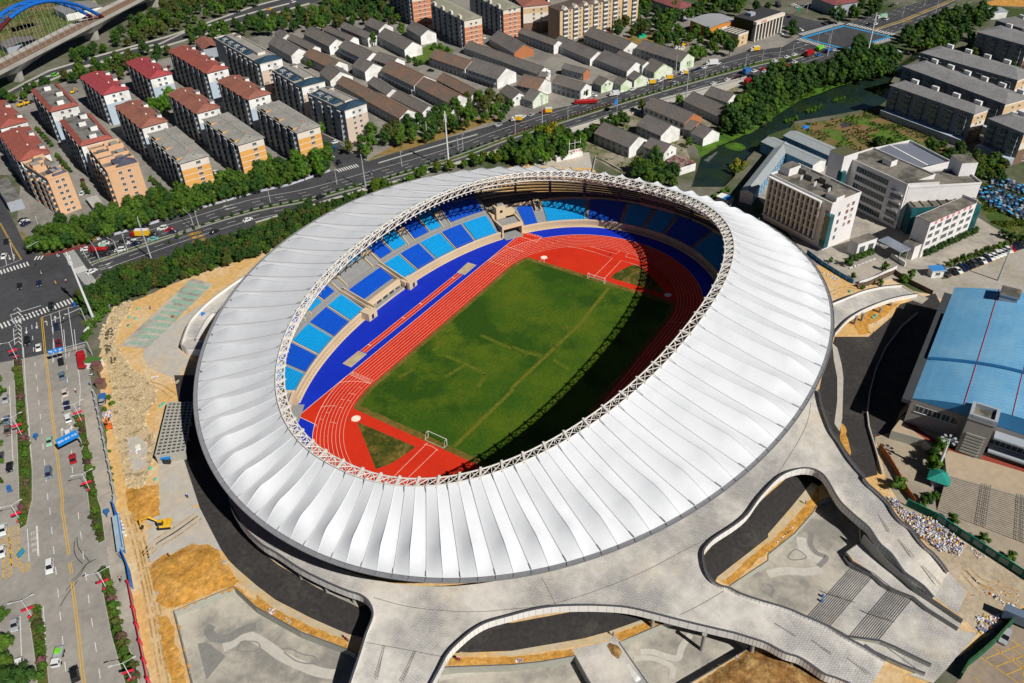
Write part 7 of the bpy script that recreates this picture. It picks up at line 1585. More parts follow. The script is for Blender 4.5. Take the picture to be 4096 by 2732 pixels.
def car_parts(kind):
 if kind in _cm:return _cm[kind]
 L,Wd,H={'sedan':(4.65,1.82,1.45),'suv':(4.75,1.9,1.72),'van':(4.6,1.75,1.9),'pickup':(5.0,1.8,1.72)}[kind]
 low=[(-L/2,.45),(-L/2+.1,.78),(-L/2+.9,.93)if kind=='sedan' else(-L/2+.15,1.0),(L/2-1.25,.95),(L/2-.15,.78),(L/2,.48),(L/2-.1,.26),(-L/2+.1,.26)]
 mb=MB();w0,w1=Wd/2,Wd/2*.94
 n=len(low)
 for s in(-1,1):
  q=[(x,s*(w0 if z<.85 else w1),z)for x,z in low];mb.face(q if s<0 else q[::-1],0)
 for i in range(n):
  a,b=low[i],low[(i+1)%n];wa,wb=(w0 if a[1]<.85 else w1),(w0 if b[1]<.85 else w1);mb.face([(a[0],-wa,a[1]),(a[0],wa,a[1]),(b[0],wb,b[1]),(b[0],-wb,b[1])],0)
 x0,x1,x2,x3={'sedan':(-1.75,-1.0,.35,1.15),'suv':(-2.2,-1.95,.35,1.15),'van':(-2.2,-2.0,1.0,1.7),'pickup':(-.35,-.2,.75,1.4)}[kind];wr=w1*.8
 top=[(x1,-wr,H),(x2,-wr,H),(x2,wr,H),(x1,wr,H)];mb.face(top,0)
 mb.box(((x1+x2)/2,0,H-.03),(x2-x1+.06,wr*2+.06,.06),0,0)
 if kind=='pickup':mb.box((-1.4,-.83,.9),(2.0,.08,.5),0,0);mb.box((-1.4,.83,.9),(2.0,.08,.5),0,0);mb.box((-2.4,0,.9),(.08,1.7,.5),0,0)
 zb=.94;gl=MB();B0=[(x0,-w1*.97,zb),(x3,-w1*.97,zb),(x3,w1*.97,zb),(x0,w1*.97,zb)];t=[(x1,-wr,H-.02),(x2,-wr,H-.02),(x2,wr,H-.02),(x1,wr,H-.02)]
 for i in range(4):j=(i+1)%4;gl.face([B0[i],B0[j],t[j],t[i]],0)
 for x,xt in((x0,x1),(x3,x2),((x0+x3)/2-.1,(x1+x2)/2-.1)):
  for s in(-1,1):mb.tube((x,s*w1*.975,zb),(xt,s*(wr+.01),H-.01),.05,4,0)
 for s in(-1,1):mb.box((x3-.25,s*(w0+.1),.95),(.22,.2,.16),0,0)
 wh=MB();wh.tube((0,-.11,0),(0,.11,0),.33,12,0);wh.tube((0,-.12,0),(0,.12,0),.19,10,1)
 whs=[(-L/2+.85,-w0+.08,.33),(-L/2+.85,w0-.08,.33),(L/2-.9,-w0+.08,.33),(L/2-.9,w0-.08,.33)]
 hl=MB();hl.box((0,0,0),(.12,.36,.16),0,0)
 far=MB();
 for x,y,z in whs:far.tube((x,y-.11,z),(x,y+.11,z),.33,10,1)
 far.v=mb.v+far.v;n=len(mb.v);far.f=mb.f+[tuple(i+n for i in f)for f in far.f];far.m=mb.m+far.m;far.sm=mb.sm+far.sm
 _cm[kind]=(mb,gl.data('windows',m_cglass),wh.data('wheel',[m_tyre,mat('wheel rim',(0.35,0.35,0.36),.35,.05,1,metal=.7)]),whs,hl.data('headlight',m_lamp),[(L/2-.1,-w0*.7,.6),(L/2-.1,w0*.7,.6)],far);return _cm[kind]
_cb={}
def heading(p,dx,dy,t):q=T(*t[:1],t[1]+dx,t[2]+dy);d=q-p;return math.atan2(d.y,d.x)
def car(t,x,y,dx,dy,kind,col,label,group=None,near=False,name=None,z=0.07):
 p=T(t,x,y,.7);rz=heading(p,dx,dy,(t,x,y))if not isinstance(dx,float)else dx
 mb,gl,wh,whs,hl,hls,far=car_parts(kind);k=(kind,col,near)
 if k not in _cb:_cb[k]=(mb if near else far).data('body',[paint(col),m_tyre])
 cat={'sedan':'car','suv':'car','van':'van','pickup':'pickup'}[kind]
 e=empty(name or{'sedan':'parked_car' if 'parked' in label else 'car','suv':'car','van':'van','pickup':'pickup_truck'}[kind],label,cat,(p.x,p.y,z),rz,group)
 link('body',_cb[k],e);link('windows',gl,e)
 if near:
  for q in whs:link('wheel',wh,e,q)
  for q in hls:link('headlight',hl,e,q)
 return e
def truck(t,x,y,dx,dy,cab,box,label,L=7.5,bh=2.6,kind='box',Wd=2.3,cat='truck',z=.07,extra=None):
 p=T(t,x,y,1.2);rz=heading(p,dx,dy,(t,x,y));e=empty('truck',label,cat,(p.x,p.y,z),rz);s=Wd/2.3
 mb=MB();cl=1.9*s;xc=L/2-cl/2;mb.box((xc,0,.55),(cl,Wd*.95,.75),0,0);mb.box((xc-.1,0,1.3),(cl-.2,Wd*.93,.95*s),0,0,None,(.86,.92));mb.box((-cl/2,0,.55),(L-cl,Wd*.5,.3),0,1);build('cab',mb,[paint(cab),m_trim],e)
 g_=MB();g_.box((L/2-.02,0,1.35),(.1,Wd*.8,.7*s),0,0);g_.box((xc+.15,0,1.4),(.8,Wd*.965,.55*s),0,0);build('windows',g_,m_cglass,e)
 if kind=='box':c=MB();c.box((-cl/2-.1,0,.85),(L-cl-.3,Wd,bh),0,0,1);build('cargo_box',c,[paint(box),paint('white')if box=='yellow' else paint(box)],e)
 elif kind=='dump':
  c=MB();c.box((-cl/2-.1,0,.95),(L-cl-.3,Wd,bh*.7),0,0,1);
  for i in range(5):c.box((-L/2+.4+i*(L-cl-.6)/4.4,0,.9),(.12,Wd+.12,bh*.7),0,0)
  build('tipper_body',c,[paint(box),m_mud if extra=='soil' else paint(box)],e)
 elif kind=='flat':c=MB();c.box((-cl/2-.1,0,.95),(L-cl-.3,Wd,.18),0,0);c.box((-cl/2-.1,-Wd/2,1.1),(L-cl-.3,.06,.35),0,0);c.box((-cl/2-.1,Wd/2,1.1),(L-cl-.3,.06,.35),0,0);build('flatbed',c,paint(box),e)
 elif kind=='tank':
  c=MB();c.tube((-L/2+.2,0,1.75),(L/2-cl-.3,0,1.75),1.05,14,0);c.box((-cl/2,0,.7),(L-cl-.3,2.2,.4),0,0)
  for i in range(3):c.box((-L/2+2+i*3,0,2.75),(.7,.7,.25),0,0)
  c.box((-cl/2,0,2.78),(L-cl-1,.6,.06),0,1);build('tank',c,[paint(box),m_wgrey],e)
 w=MB();w.tube((0,-.14,0),(0,.14,0),.46,12,0);wm=w.data('wheel',m_tyre)
 for q in([-L/2+1.2,-L/2+2.4,L/2-1.1]if L<10 else[-L/2+1.2,-L/2+2.3,-L/2+3.4,L/2-3.6,L/2-1.2]):
  for sy in(-1,1):link('wheel',wm,e,(q,sy*(Wd/2-.16),.46))
 return e
AV=(-6,-60);AD=(7,60);RW=(-80,24);RE=(80,-24)
for a in[('e',770,662,*RW,'sedan','white','white saloon first in the queue at the stop line, nearest the railing',1),('e',850,714,*RW,'sedan','black','black saloon at the stop line beside the red flatbed',1),('e',938,713,*RW,'sedan','black','second black saloon in the median lane queue',1),('e',1010,655,*RW,'suv','black','black car behind the red flatbed truck',1),('e',1075,668,*RW,'suv','white','white hatchback beside the median bushes in the queue',1),('e',930,612,*RW,'sedan','white','white car beside the green load of the red flatbed',1),('e',1110,590,*RW,'sedan','black','black saloon left of the white suv in the middle of the queue',1),('e',1185,600,*RW,'suv','white','white suv just in front of the box truck with the red cab',1),('e',1217,612,*RW,'sedan','navy','navy saloon tucked beside the white suv in the queue',1),('e',1365,535,*RW,'sedan','black','black car directly behind the red cabbed box truck',1),('e',1370,570,*RW,'sedan','teal','teal green taxi in the queue by the median',1),('e',1520,490,*RW,'sedan','red','red saloon near the back of the queue',1),('e',1545,510,*RW,'sedan','navy','dark blue saloon beside the red one at the back of the queue',1),('e',1455,475,*RW,'suv','white','large white suv near the back of the queue',1),('e',820,862,*RE,'sedan','white','white saloon leaving the junction over the zebra stripes',1),('e',1925,505,*RE,'sedan','black','black saloon driving past the yellow speed marks',1),('e',2218,400,*RE,'sedan','white','white car alone on the near carriageway by the hedge',1),('f',580,420,*RE,'suv','black','black suv alone on the near carriageway behind the roof',1),('e',175,995,8,60,'sedan','black','black car crossing the middle of the junction, left one',1),('e',350,970,10,60,'sedan','navy','dark blue car crossing the middle of the junction, right one',1),('e',460,1180,5,60,'suv','black','black suv stopped across the near zebra crossing',1),('e',505,1355,*AV,'suv','navy','dark suv first in the straight ahead lane below the zebra',1),('e',55,592,12,-60,'sedan','black','black car on the north road by the junction',1),('e',35,725,-12,60,'sedan','white','white car waiting on the north road at the left edge',1),('i',245,145,*AD,'suv','black','black car beside the white chevrons heading down the avenue',1),('i',345,200,*AD,'sedan','white','white saloon heading down the avenue beside the double yellow line',1),('i',525,155,*AV,'sedan','maroon','dark red saloon above the blue lane signs',1),('i',545,325,*AV,'sedan','black','black car just below the blue lane signs',1),('i',555,450,*AV,'sedan','greyblue','blue grey saloon in the left queue lane of the avenue',1),('i',578,605,*AV,'sedan','cream','cream coloured car with a dark sunroof',1),('i',597,715,*AV,'sedan','navy','navy car beside the red flag lamp post',1),('i',610,830,*AV,'suv','white','white suv following the navy car',1),('i',612,972,*AV,'suv','white','white car half under the big blue direction sign',1),('i',442,1040,*AD,'sedan','green','mint green car on the middle of the avenue',1),('i',652,1195,*AV,'sedan','red','bright red car alone in the right lane of the avenue',1),('i',437,1325,*AD,'van','greyblue','silver blue van heading down the avenue',1),('i',48,660,5,60,'sedan','silver','parked silver car with red tail at the left edge',1),('i',58,850,5,60,'sedan','greyblue','parked blue grey car at the left edge by the flag lamp',1),('i',68,948,5,60,'suv','brown','parked brown grey car at the left edge',1),('i',85,1270,5,60,'sedan','black','parked black car at the left edge of the avenue',1),('i',2,1180,5,60,'sedan','dkgrey','parked dark car cut by the left edge',1),('m',445,525,*AD,'suv','white','large white suv with dark roof driving down the lower avenue',1),('m',668,1485,*AV,'suv','black','long black car at the bottom edge of the avenue',1),('m',130,1040,*AD,'sedan','silver','parked silver saloon at the lower left bay',1),('m',172,1430,*AD,'suv','white','parked white suv under the lower left trees',1),('m',25,192,*AD,'sedan','white','white car at the left edge above the yellow hatching',1),('m',15,385,*AD,'sedan','white','white car at the left edge beside the yellow hatching',1),('r',1790,1220,-30,60,'suv','silver','silver suv by the green fence in the lower right car park',1),('a',490,672,60,-14,'van','lime','lime green van on the highway near the railway arch',0),('a',1262,385,60,-16,'sedan','white','white car on the highway beside the far wood',0),('b',335,15,60,-12,'van','white','white van on the far highway at the top edge',0),('b',118,80,60,-12,'sedan','yellow','yellow taxi on the far highway',0),('b',25,122,60,-12,'sedan','navy','dark car on the far highway behind the blue roofed row',0),('b',2172,1120,80,-26,'pickup','silver','silver pickup parked on the service lane by the dry grass',0),('b',712,1270,60,-10,'sedan','white','parked white car on the side street by the pinkish block',0),('b',672,1345,40,20,'sedan','navy','parked navy car on the side street',0),('b',665,1402,40,22,'sedan','white','parked white car at the foot of the big round trees',0),('b',745,1462,20,40,'suv','black','parked black car at the mouth of the side street',0),('b',2045,335,20,40,'sedan','white','white car parked beside the orange brick block',0),('b',1565,630,30,12,'sedan','black','parked black car on the village square',0),('b',1510,205,40,4,'sedan','blue','parked blue car at the foot of the orange tower',0),('b',1530,235,40,10,'sedan','navy','parked dark blue car behind the white gabled house',0),('c',1462,742,*RE,'suv','silver','silver suv on the far carriageway opposite the yellow trucks',0),('c',1805,745,*RE,'sedan','white','white saloon on the near carriageway before the curved tin roof',0),('c',1930,712,*RE,'sedan','white','white saloon further up the near carriageway',0),('c',2020,690,*RE,'sedan','maroon','dark red car beside the black one on the near carriageway',0),('c',2052,690,*RE,'suv','black','black car next to the dark red one',0),('c',2130,675,*RE,'sedan','black','black saloon behind the blue covered truck',0),('c',2172,635,*RE,'sedan','white','white car in front of the blue covered truck',0),('c',2250,615,*RE,'sedan','red','red car in the far jam by the river belt',0),('c',2268,638,*RE,'sedan','white','white car beside the red one in the far jam',0),('c',1325,720,*RE,'suv','white','parked white suv between two yellow trucks by the mural gable',0),('c',1080,798,*RE,'sedan','white','parked white car before the blue mural cottage',0),('c',732,850,40,24,'sedan','white','parked white car behind the red tanker',0),('c',1725,600,*RE,'sedan','white','parked white car behind the white box truck',0),('c',1845,566,*RE,'sedan','white','parked white car in front of the white box truck',0),('c',1620,632,*RE,'sedan','navy','parked dark car beside the yellow van by the terrace',0),('c',1672,615,*RE,'sedan','navy','second parked dark car by the terrace',0),('c',855,295,40,-8,'suv','red','parked red car at the foot of the beige block',0),('c',622,355,40,-8,'sedan','black','parked dark car at the corner of the beige block',0),('c',175,1026,40,-10,'sedan','silver','parked silver car on the service lane by the trees',0),('c',95,1045,40,-10,'sedan','white','parked white car half behind the first yellow truck',0),('c',1225,300,40,10,'sedan','black','dark car in the clearing beside the green tarpaulin',0),('d',60,542,*RE,'sedan','white','white car in the near end of the far jam',0),('d',105,570,*RE,'suv','black','black car in the far jam behind the red one',0),('d',100,598,*RE,'sedan','white','white car at the kerb of the far jam by the belt trees',0),('d',32,592,*RE,'sedan','white','white car lowest but one in the far jam',0),('d',42,616,*RE,'sedan','white','white car lowest in the far jam',0),('d',170,508,*RE,'sedan','white','white car behind the red tipper in the median lane',0),('d',237,488,*RE,'sedan','white','white car close behind the red tipper',0),('d',190,542,*RE,'suv','black','black car beside the rear of the red tipper',0),('d',240,556,*RE,'sedan','white','white car at the kerb behind the red tipper',0),('d',170,578,*RE,'sedan','red','red saloon at the kerb of the far jam',0),('d',455,490,*RE,'sedan','blue','blue car beside the green and blue trucks',0),('d',1160,460,60,20,'sedan','white','white car on the lane behind the river belt',0),('d',1245,480,60,20,'suv','black','black suv on the lane behind the river belt',0),('d',1345,517,60,20,'sedan','dkgrey','dark car on the lane by the stepped gables',0),('d',1060,170,60,-24,'van','white','white van waiting at the crossroads beside a green truck',0),('d',905,215,60,-24,'sedan','navy','dark blue car waiting at the crossroads',0),('d',965,212,60,-24,'sedan','white','white car waiting at the crossroads',0),('d',230,42,60,10,'sedan','white','white car in the yard beside the red roofed hall',0),('d',272,62,60,10,'sedan','white','second white car in the yard beside the red roofed hall',0),('d',115,300,30,20,'sedan','white','parked white car at the civic hall columns',0),('d',132,292,30,20,'sedan','navy','parked dark car at the civic hall columns',0),('d',292,266,30,20,'sedan','white','white car on the cross road beside the civic hall',0),('d',1105,50,60,-30,'sedan','black','dark car on the far verge of the road',0),('d',1150,28,60,-30,'sedan','silver','grey car on the far verge of the road',0),('d',1905,1240,20,50,'sedan','white','white car in the gap between two estate blocks',0),('e',205,402,40,-6,'sedan','black','parked black car, top of three beside the left peach block',0),('e',218,416,40,-6,'sedan','white','parked white car, middle of three beside the left peach block',0),('e',228,434,40,-6,'sedan','navy','parked dark car, bottom of three beside the left peach block',0),('e',330,490,50,-6,'sedan','black','parked black car behind the pale lamp globe',0),('e',740,50,30,60,'sedan','maroon','parked dark car between the peach blocks',0),('e',740,160,30,-20,'sedan','white','parked white car before the covered bicycle stand',0),('e',1410,135,40,-30,'sedan','dkgrey','parked dark car behind the right hand peach block',0),('e',1425,165,40,-30,'sedan','white','parked white car behind the right hand peach block',0),('a',1930,1540,40,-10,'sedan','white','parked white car beside the middle yellow ended block',0),('a',1510,600,30,-20,'sedan','maroon','parked dark red car behind the crimson roof near the highway',0)]:
 car(*a[:8],near=bool(a[8]))
pk=[(1595,1105,'dkgrey'),(1665,1090,'black'),(1700,1075,'white'),(1738,1060,'navy'),(1773,1046,'navy'),(1808,1031,'black'),(1845,1017,'dkgrey'),(1885,1002,'black'),(1920,987,'white'),(1956,972,'navy'),(1990,958,'white'),(2025,944,'white'),(2058,931,'white'),(2090,918,'white'),(2120,906,'silver'),(2150,893,'white'),(2178,882,'red'),(2212,868,'navy'),(2245,856,'black'),(2278,842,'dkgrey')]
words=['first','second','third','fourth','fifth','sixth','seventh','eighth','ninth','tenth','eleventh','twelfth','thirteenth','fourteenth','fifteenth','sixteenth','seventeenth','eighteenth','nineteenth','last']
cn=dict(dkgrey='dark grey',navy='navy')
for i,(x,y,c)in enumerate(pk):car('h',x,y,40,46,'sedan' if i%3 else 'suv',c,'%s car parked in the school row, %s from the gatehouse booth'%(cn.get(c,c),words[i]),'cars parked in the school row')
truck('e',880,662,*RW,'red','red','red flatbed truck with a green machine on its bed at the stop line',7.6,1,'flat');truck('e',1255,528,*RW,'red','yellow','box truck with a red cab and yellow and white sides in the queue',8.2,2.5)
mb=MB();mb.box((0,0,0),(2.4,1.7,.5),0,0);mb.box((-.3,0,.5),(1.3,1.5,.8),0,0,None,(.8,.8));mb.tube((.8,.3,.5),(1.5,.3,1.3),.12,5);p=T('e',915,630,1.6);tag(build('site_machine',mb,paint('green'),None,(p.x,p.y,1.2),heading(p,*RW,('e',915,630))),'small green machine carried on the red flatbed','machine')
truck('c',660,912,-80,22,'red','red','long red tanker lorry parked beside the roadside houses',13.5,2,'tank',2.5);truck('c',1240,738,-80,24,'white','yellow','yellow and white box truck left of the parked white suv',6.2,2.3);truck('c',1395,696,-80,24,'white','yellow','yellow and white box truck right of the parked white suv',6.2,2.3);truck('c',312,996,-80,22,'red','yellow','yellow box van with a red cab by the painted gable',6.0,2.2);truck('c',42,1066,-80,22,'white','yellow','yellow and white truck beside the dark roadside trees',6.2,2.2);truck('c',1545,650,-80,24,'white','yellow','small yellow van before the green muralled terrace',5.0,1.9)
truck('c',915,842,-80,24,'white','white','white box van on the forecourt between two cottages',6,2.2);truck('c',1788,568,-80,24,'white','white','large white box truck beside the great round tree',8,2.7);truck('c',2175,442,-80,24,'white','yellow','yellow and white truck below the sandstone pavilion',6.5,2.3);truck('c',2105,642,*RE,'blue','blue','blue covered lorry in the far jam',7.5,2.8);truck('c',2112,735,60,-20,'red','red','red lorry among the trees beside the dark low house',7,2.6)
truck('d',370,480,*RE,'red','red','big red tipper lorry at the front of the far jam',9.5,3.6,'dump',2.6);truck('d',470,432,*RE,'green','lime','green topped lorry ahead of the red tipper',8,2.6,'dump');truck('d',545,452,*RE,'blue','blue','blue lorry at the crossroads stop line',7,2.6,'dump');truck('d',1020,150,-60,24,'white','green','green yellow topped lorry waiting beyond the crossroads',8,2.8,'dump');truck('d',92,45,40,40,'dkgrey','dkgrey','dark lorry in the yard of the red roofed hall',7,2.5)
truck('m',517,1325,*AD,'white','silver','silver pickup lorry carrying a green load down the avenue',5.6,1.2,'flat',2.0);truck('i',918,665,4,60,'silver','blue','small blue tipper parked in the bushes inside the fence',4.6,1.6,'dump',1.8);truck('r',1900,1100,30,40,'dkgrey','greyblue','grey blue covered lorry at the right edge',8,3)
p=T('m',515,1280,1.4);mb=MB();mb.box((0,0,0),(1.4,1.2,.7),0,0,None,(.8,.8));tag(build('load',mb,paint('lime'),None,(p.x,p.y,1.25),heading(p,*AD,('m',515,1280))),'green sack load on the silver pickup lorry','load')
t_=truck('i',732,315,*AV,'red','red','large red tow truck with a black windscreen and a light edged bed',9.6,1.4,'dump',2.7,'tow truck')
m_skin=mat('skin',(0.45,0.27,0.18),.7,.05,2);
def body_mesh(pose):
 me=bpy.data.meshes.new('person');J={'stand':[(0,0,.95,.15),(0,0,1.2,.16),(0,0,1.42,.17),(0,0,1.52,.07),(0,0,1.68,.11),(-.2,0,1.4,.07),(-.27,.05,1.12,.05),(-.25,.15,.88,.04),(.2,0,1.4,.07),(.27,.05,1.12,.05),(.25,.15,.88,.04),(-.1,0,.9,.1),(-.12,.08,.48,.075),(-.12,0,.06,.06),(.1,0,.9,.1),(.12,-.05,.48,.075),(.12,-.12,.06,.06),(-.12,.16,.04,.05),(.12,.05,.04,.05)],'ride':[(0,-.1,.8,.16),(0,-.08,1.02,.16),(0,0,1.24,.17),(0,.03,1.34,.07),(0,.06,1.5,.12),(-.2,.02,1.22,.07),(-.28,.22,1.06,.05),(-.27,.48,1.0,.04),(.2,.02,1.22,.07),(.28,.22,1.06,.05),(.27,.48,1.0,.04),(-.12,-.08,.78,.1),(-.2,.3,.68,.08),(-.18,.22,.3,.06),(.12,-.08,.78,.1),(.2,.3,.68,.08),(.18,.22,.3,.06),(-.18,.36,.27,.05),(.18,.36,.27,.05)]}[pose]
 me.from_pydata([j[:3]for j in J],[(0,1),(1,2),(2,3),(3,4),(2,5),(5,6),(6,7),(2,8),(8,9),(9,10),(0,11),(11,12),(12,13),(0,14),(14,15),(15,16),(13,17),(16,18)],[])
 o=bpy.data.objects.new('tmp',me);C.objects.link(o);o.modifiers.new('s','SKIN');sv_=me.skin_vertices[0].data
 for i,j in enumerate(J):sv_[i].radius=(j[3],j[3])
 sv_[0].use_root=True;ss=o.modifiers.new('u','SUBSURF');ss.levels=1;dg=bpy.context.evaluated_depsgraph_get();out=bpy.data.meshes.new_from_object(o.evaluated_get(dg));bpy.data.objects.remove(o);return out
_bm={k:body_mesh(k)for k in('stand','ride')};_pm={}
CL=dict(red=(0.5,0.03,0.03),white=(0.6,0.6,0.6),blue=(0.02,0.08,0.35),dark=(0.03,0.03,0.04),orange=(0.7,0.2,0.03),grey=(.2,.2,.22))
def person(p,rz,top,label,pose='stand',z=0.06,hat=None,group=None):
 k=(pose,top)
 if k not in _pm:
  me=_bm[pose].copy();me.materials.clear()
  for m_ in(mat('cloth '+top,CL[top],.9,.1,3,local=True),mat('dark trousers',(0.035,0.04,0.06),.9,.1,3,local=True),m_skin,mat('dark hair',(0.012,0.01,0.01),.7,.1,3,local=True)):me.materials.append(m_)
  for f in me.polygons:
   c=f.center;hz=c.z;f.use_smooth=True;hd=1.38 if pose=='ride' else 1.56
   f.material_index=(3 if hz>hd+.09 or c.y<(.02 if pose=='ride' else-.02)else 2)if hz>hd else(2 if(abs(c.x)>.2 and(hz<1.0 if pose=='stand' else c.y>.4))else(1 if hz<(.95 if pose=='stand' else .85)else 0))
  _pm[k]=me
 e=empty('person',label,'person',(p.x,p.y,z),rz,group);link('body',_pm[k],e)
 if hat:m_=MB();zz=1.5 if pose=='ride' else 1.7;m_.lathe((0,.05 if pose=='ride' else 0,zz),[(.15,0),(.15,.06),(.1,.13),(.02,.15)],10);build('helmet',m_,paint(hat),e)
 return e
sc_=MB();sc_.tube((0,-.62,.28),(0,-.62+.01,.28),.01,4)
for y in(-.62,.62):sc_.tube((-.05,y,.28),(.05,y,.28),.28,12,1)
sc_.box((0,-.3,.42),(.3,.9,.3),0,0,None,(.7,.9));sc_.box((0,.1,.3),(.3,.6,.1),0,0);sc_.tube((0,.62,.28),(0,.42,1.0),.05,6,0);sc_.tube((-.3,.4,1.0),(.3,.4,1.0),.03,5,1);sc_.box((0,.5,.5),(.35,.12,.5),0,0);sc_.box((0,-.32,.72),(.26,.7,.08),0,1)
_sm={}
def scooter(t,x,y,dx,dy,col,top,lab,plab,hat=None,z=.07):
 p=T(t,x,y,.6);rz=heading(p,dx,dy,(t,x,y))-math.pi/2
 if col not in _sm:_sm[col]=sc_.data('scooter',[paint(col),m_tyre])
 tag(link('scooter',_sm[col],None,(p.x,p.y,z),rz),lab,'scooter')
 if plab:person(p,rz,top,plab,'ride',z,hat)
scooter('e',370,878,10,60,'white','dark','scooter highest in the open junction','rider in dark clothes with a white helmet crossing the junction','white');scooter('e',500,968,10,60,'yellow','orange','yellowish scooter in the middle of the junction','rider in an orange top on the yellowish scooter','white');scooter('e',592,950,10,60,'red','white','red scooter right of the yellowish one','rider in a white top on the red scooter','red');scooter('e',520,725,-60,20,'white','white','white scooter by the red cycle path corner','rider in white at the red cycle path corner','white')
scooter('i',678,590,5,-60,'red','white','red scooter beside the cream coloured car','rider in a white top on the avenue beside the cream car','white');scooter('m',1078,632,-5,60,'black','white','black scooter on the pavement by the blue hoarding','rider in a white top on the pavement by the blue hoarding','orange');scooter('i',815,442,60,10,'white',None or 'white','parked white scooter beside the green roofed gatehouse',None)
def tricycle(t,x,y,dx,dy,col,lab):
 p=T(t,x,y,.7);rz=heading(p,dx,dy,(t,x,y));e=empty('cargo_tricycle',lab,'tricycle',(p.x,p.y,.07),rz);mb=MB();mb.box((-.5,0,.55),(1.6,1.1,.4),0,0);mb.box((.75,0,.4),(.7,.5,.4),0,0);mb.box((.1,0,1.55),(1.3,1.1,.06),0,0);build('body',mb,paint(col),e)
 mb=MB()
 for sx,sy in((-.5,-.5),(-.5,.5),(.7,-.4),(.7,.4)):mb.tube((sx,sy,.8),(sx,sy,1.55),.03,4)
 mb.tube((.9,0,.5),(1.1,0,1.15),.04,5);mb.tube((1.05,-.3,1.15),(1.05,.3,1.15),.03,4);build('frame',mb,m_trim,e)
 w=MB();w.tube((0,-.06,0),(0,.06,0),.28,10,0);wm=w.data('wheel',m_tyre)
 for q in((-.7,-.55,.28),(-.7,.55,.28),(1.2,0,.28)):link('wheel',wm,e,q)
for a in(('e',670,1165,-4,-60,'blue','blue motor tricycle by the traffic signal pole'),('i',320,1000,4,60,'blue','blue motor tricycle heading down the avenue'),('i',85,1468,6,-60,'blue','blue tricycle parked at the left edge lower bays'),('m',955,40,5,60,'blue','blue cargo tricycle on the right pavement'),('b',1680,670,30,20,'green','green cargo tricycle on the village square'),('b',710,1320,30,14,'blue','blue tricycle on the side street by the white car'),('b',1120,715,30,12,'blue','blue tricycle between village gables')):tricycle(*a)
lot=scatter('h:1900,340;2000,330;2294,440;2500,540;2500,680;2294,620;2200,600;1980,500;1890,400',1.75,.8,51)+scatter('h:1990,290;2100,260;2294,330;2294,400;2100,340',1.9,.8,52)
tm_=MB();tm_.box((-.4,0,.4),(1.5,1.0,.5),0,0);tm_.box((.7,0,.3),(.8,.4,.5),0,0);tm_.box((0,0,1.5),(1.5,1.1,.07),0,1)
for sx,sy in((-.6,-.5),(-.6,.5),(.6,-.5),(.6,.5)):tm_.tube((sx,sy,.6),(sx,sy,1.5),.04,3,0)
for q in((-.7,-.5,.28),(-.7,.5,.28),(1.2,0,.28)):tm_.tube((q[0],q[1]-.06,q[2]),(q[0],q[1]+.06,q[2]),.28,8,2)
mets=[tm_.data('canopy_tricycle',[m_trim,mat('sky canopy',(0.05,0.36,0.72),.5,.05,1),m_tyre]),tm_.data('canopy_tricycle',[paint('greyblue'),mat('navy canopy',(0.02,0.05,0.12),.5,.05,1),m_tyre]),tm_.data('canopy_tricycle',[m_wgrey,mat('pale canopy',(0.35,0.40,0.45),.5,.05,1),m_tyre])]
rl_=random.Random(9)
for p in lot[:170]:
 j=rl_.choice((0,1,1,2,1,0,1));o=link('canopy_tricycle',mets[j],None,(p.x,p.y,.02),rl_.choice((.4,.5,.6,2.1)))
 tag(o,'tricycle with %s canopy in the crowded lot behind the school'%('a bright blue','a dark','a pale')[j],'tricycle',('bright blue','dark','pale')[j]+' canopied tricycles in the lot')
def excavator(t,x,y,dx,dy,col,lab,reach=(4.2,2.6),s=1.0):
 p=T(t,x,y,1.0*s);rz=heading(p,dx,dy,(t,x,y));e=empty('excavator',lab,'excavator',(p.x,p.y,.1),rz);e.scale=(s,s,s)
 mb=MB();
 for sy in(-1.05,1.05):mb.box((0,sy,0),(3.6,.55,.75),0,0)
 build('crawler_track',mb,m_tyre,e);mb=MB();mb.box((-.5,0,.85),(3.2,2.5,.95),0,0,None,(.95,.95));mb.box((-1.7,0,.9),(.8,2.4,1.2),0,0);build('housing',mb,paint(col),e)
 mb=MB();mb.box((.55,.7,1.7),(1.5,1.0,1.3),0,0,1,(.85,.9));build('cab',mb,[m_cglass,paint(col)],e)
 mb=MB();a,b,c=Vector((.9,-.2,1.5)),Vector((.9+reach[0]*.6,-.2,4.2)),Vector((.9+reach[0]*1.25,-.2,3.2));
 for q0,q1,w_ in((a,b,.28),(b,c,.24),(c,c+Vector((.5,0,-reach[1])),.2)):mb.tube(q0,q1,w_,6,0,w_*.8)
 build('boom',mb,paint(col),e);mb=MB();q=c+Vector((.5,0,-reach[1]));mb.box((q.x-.2,q.y,q.z-.9),(1.0,1.1,.9),0,0,None,(.7,1));build('bucket',mb,m_trim,e)
excavator('m',1470,145,-200,40,'yellow','yellow crawler excavator reaching over the ochre mound');excavator('i',975,905,-10,-60,'orange','small orange excavator beside the site fence',(3,2),.7)
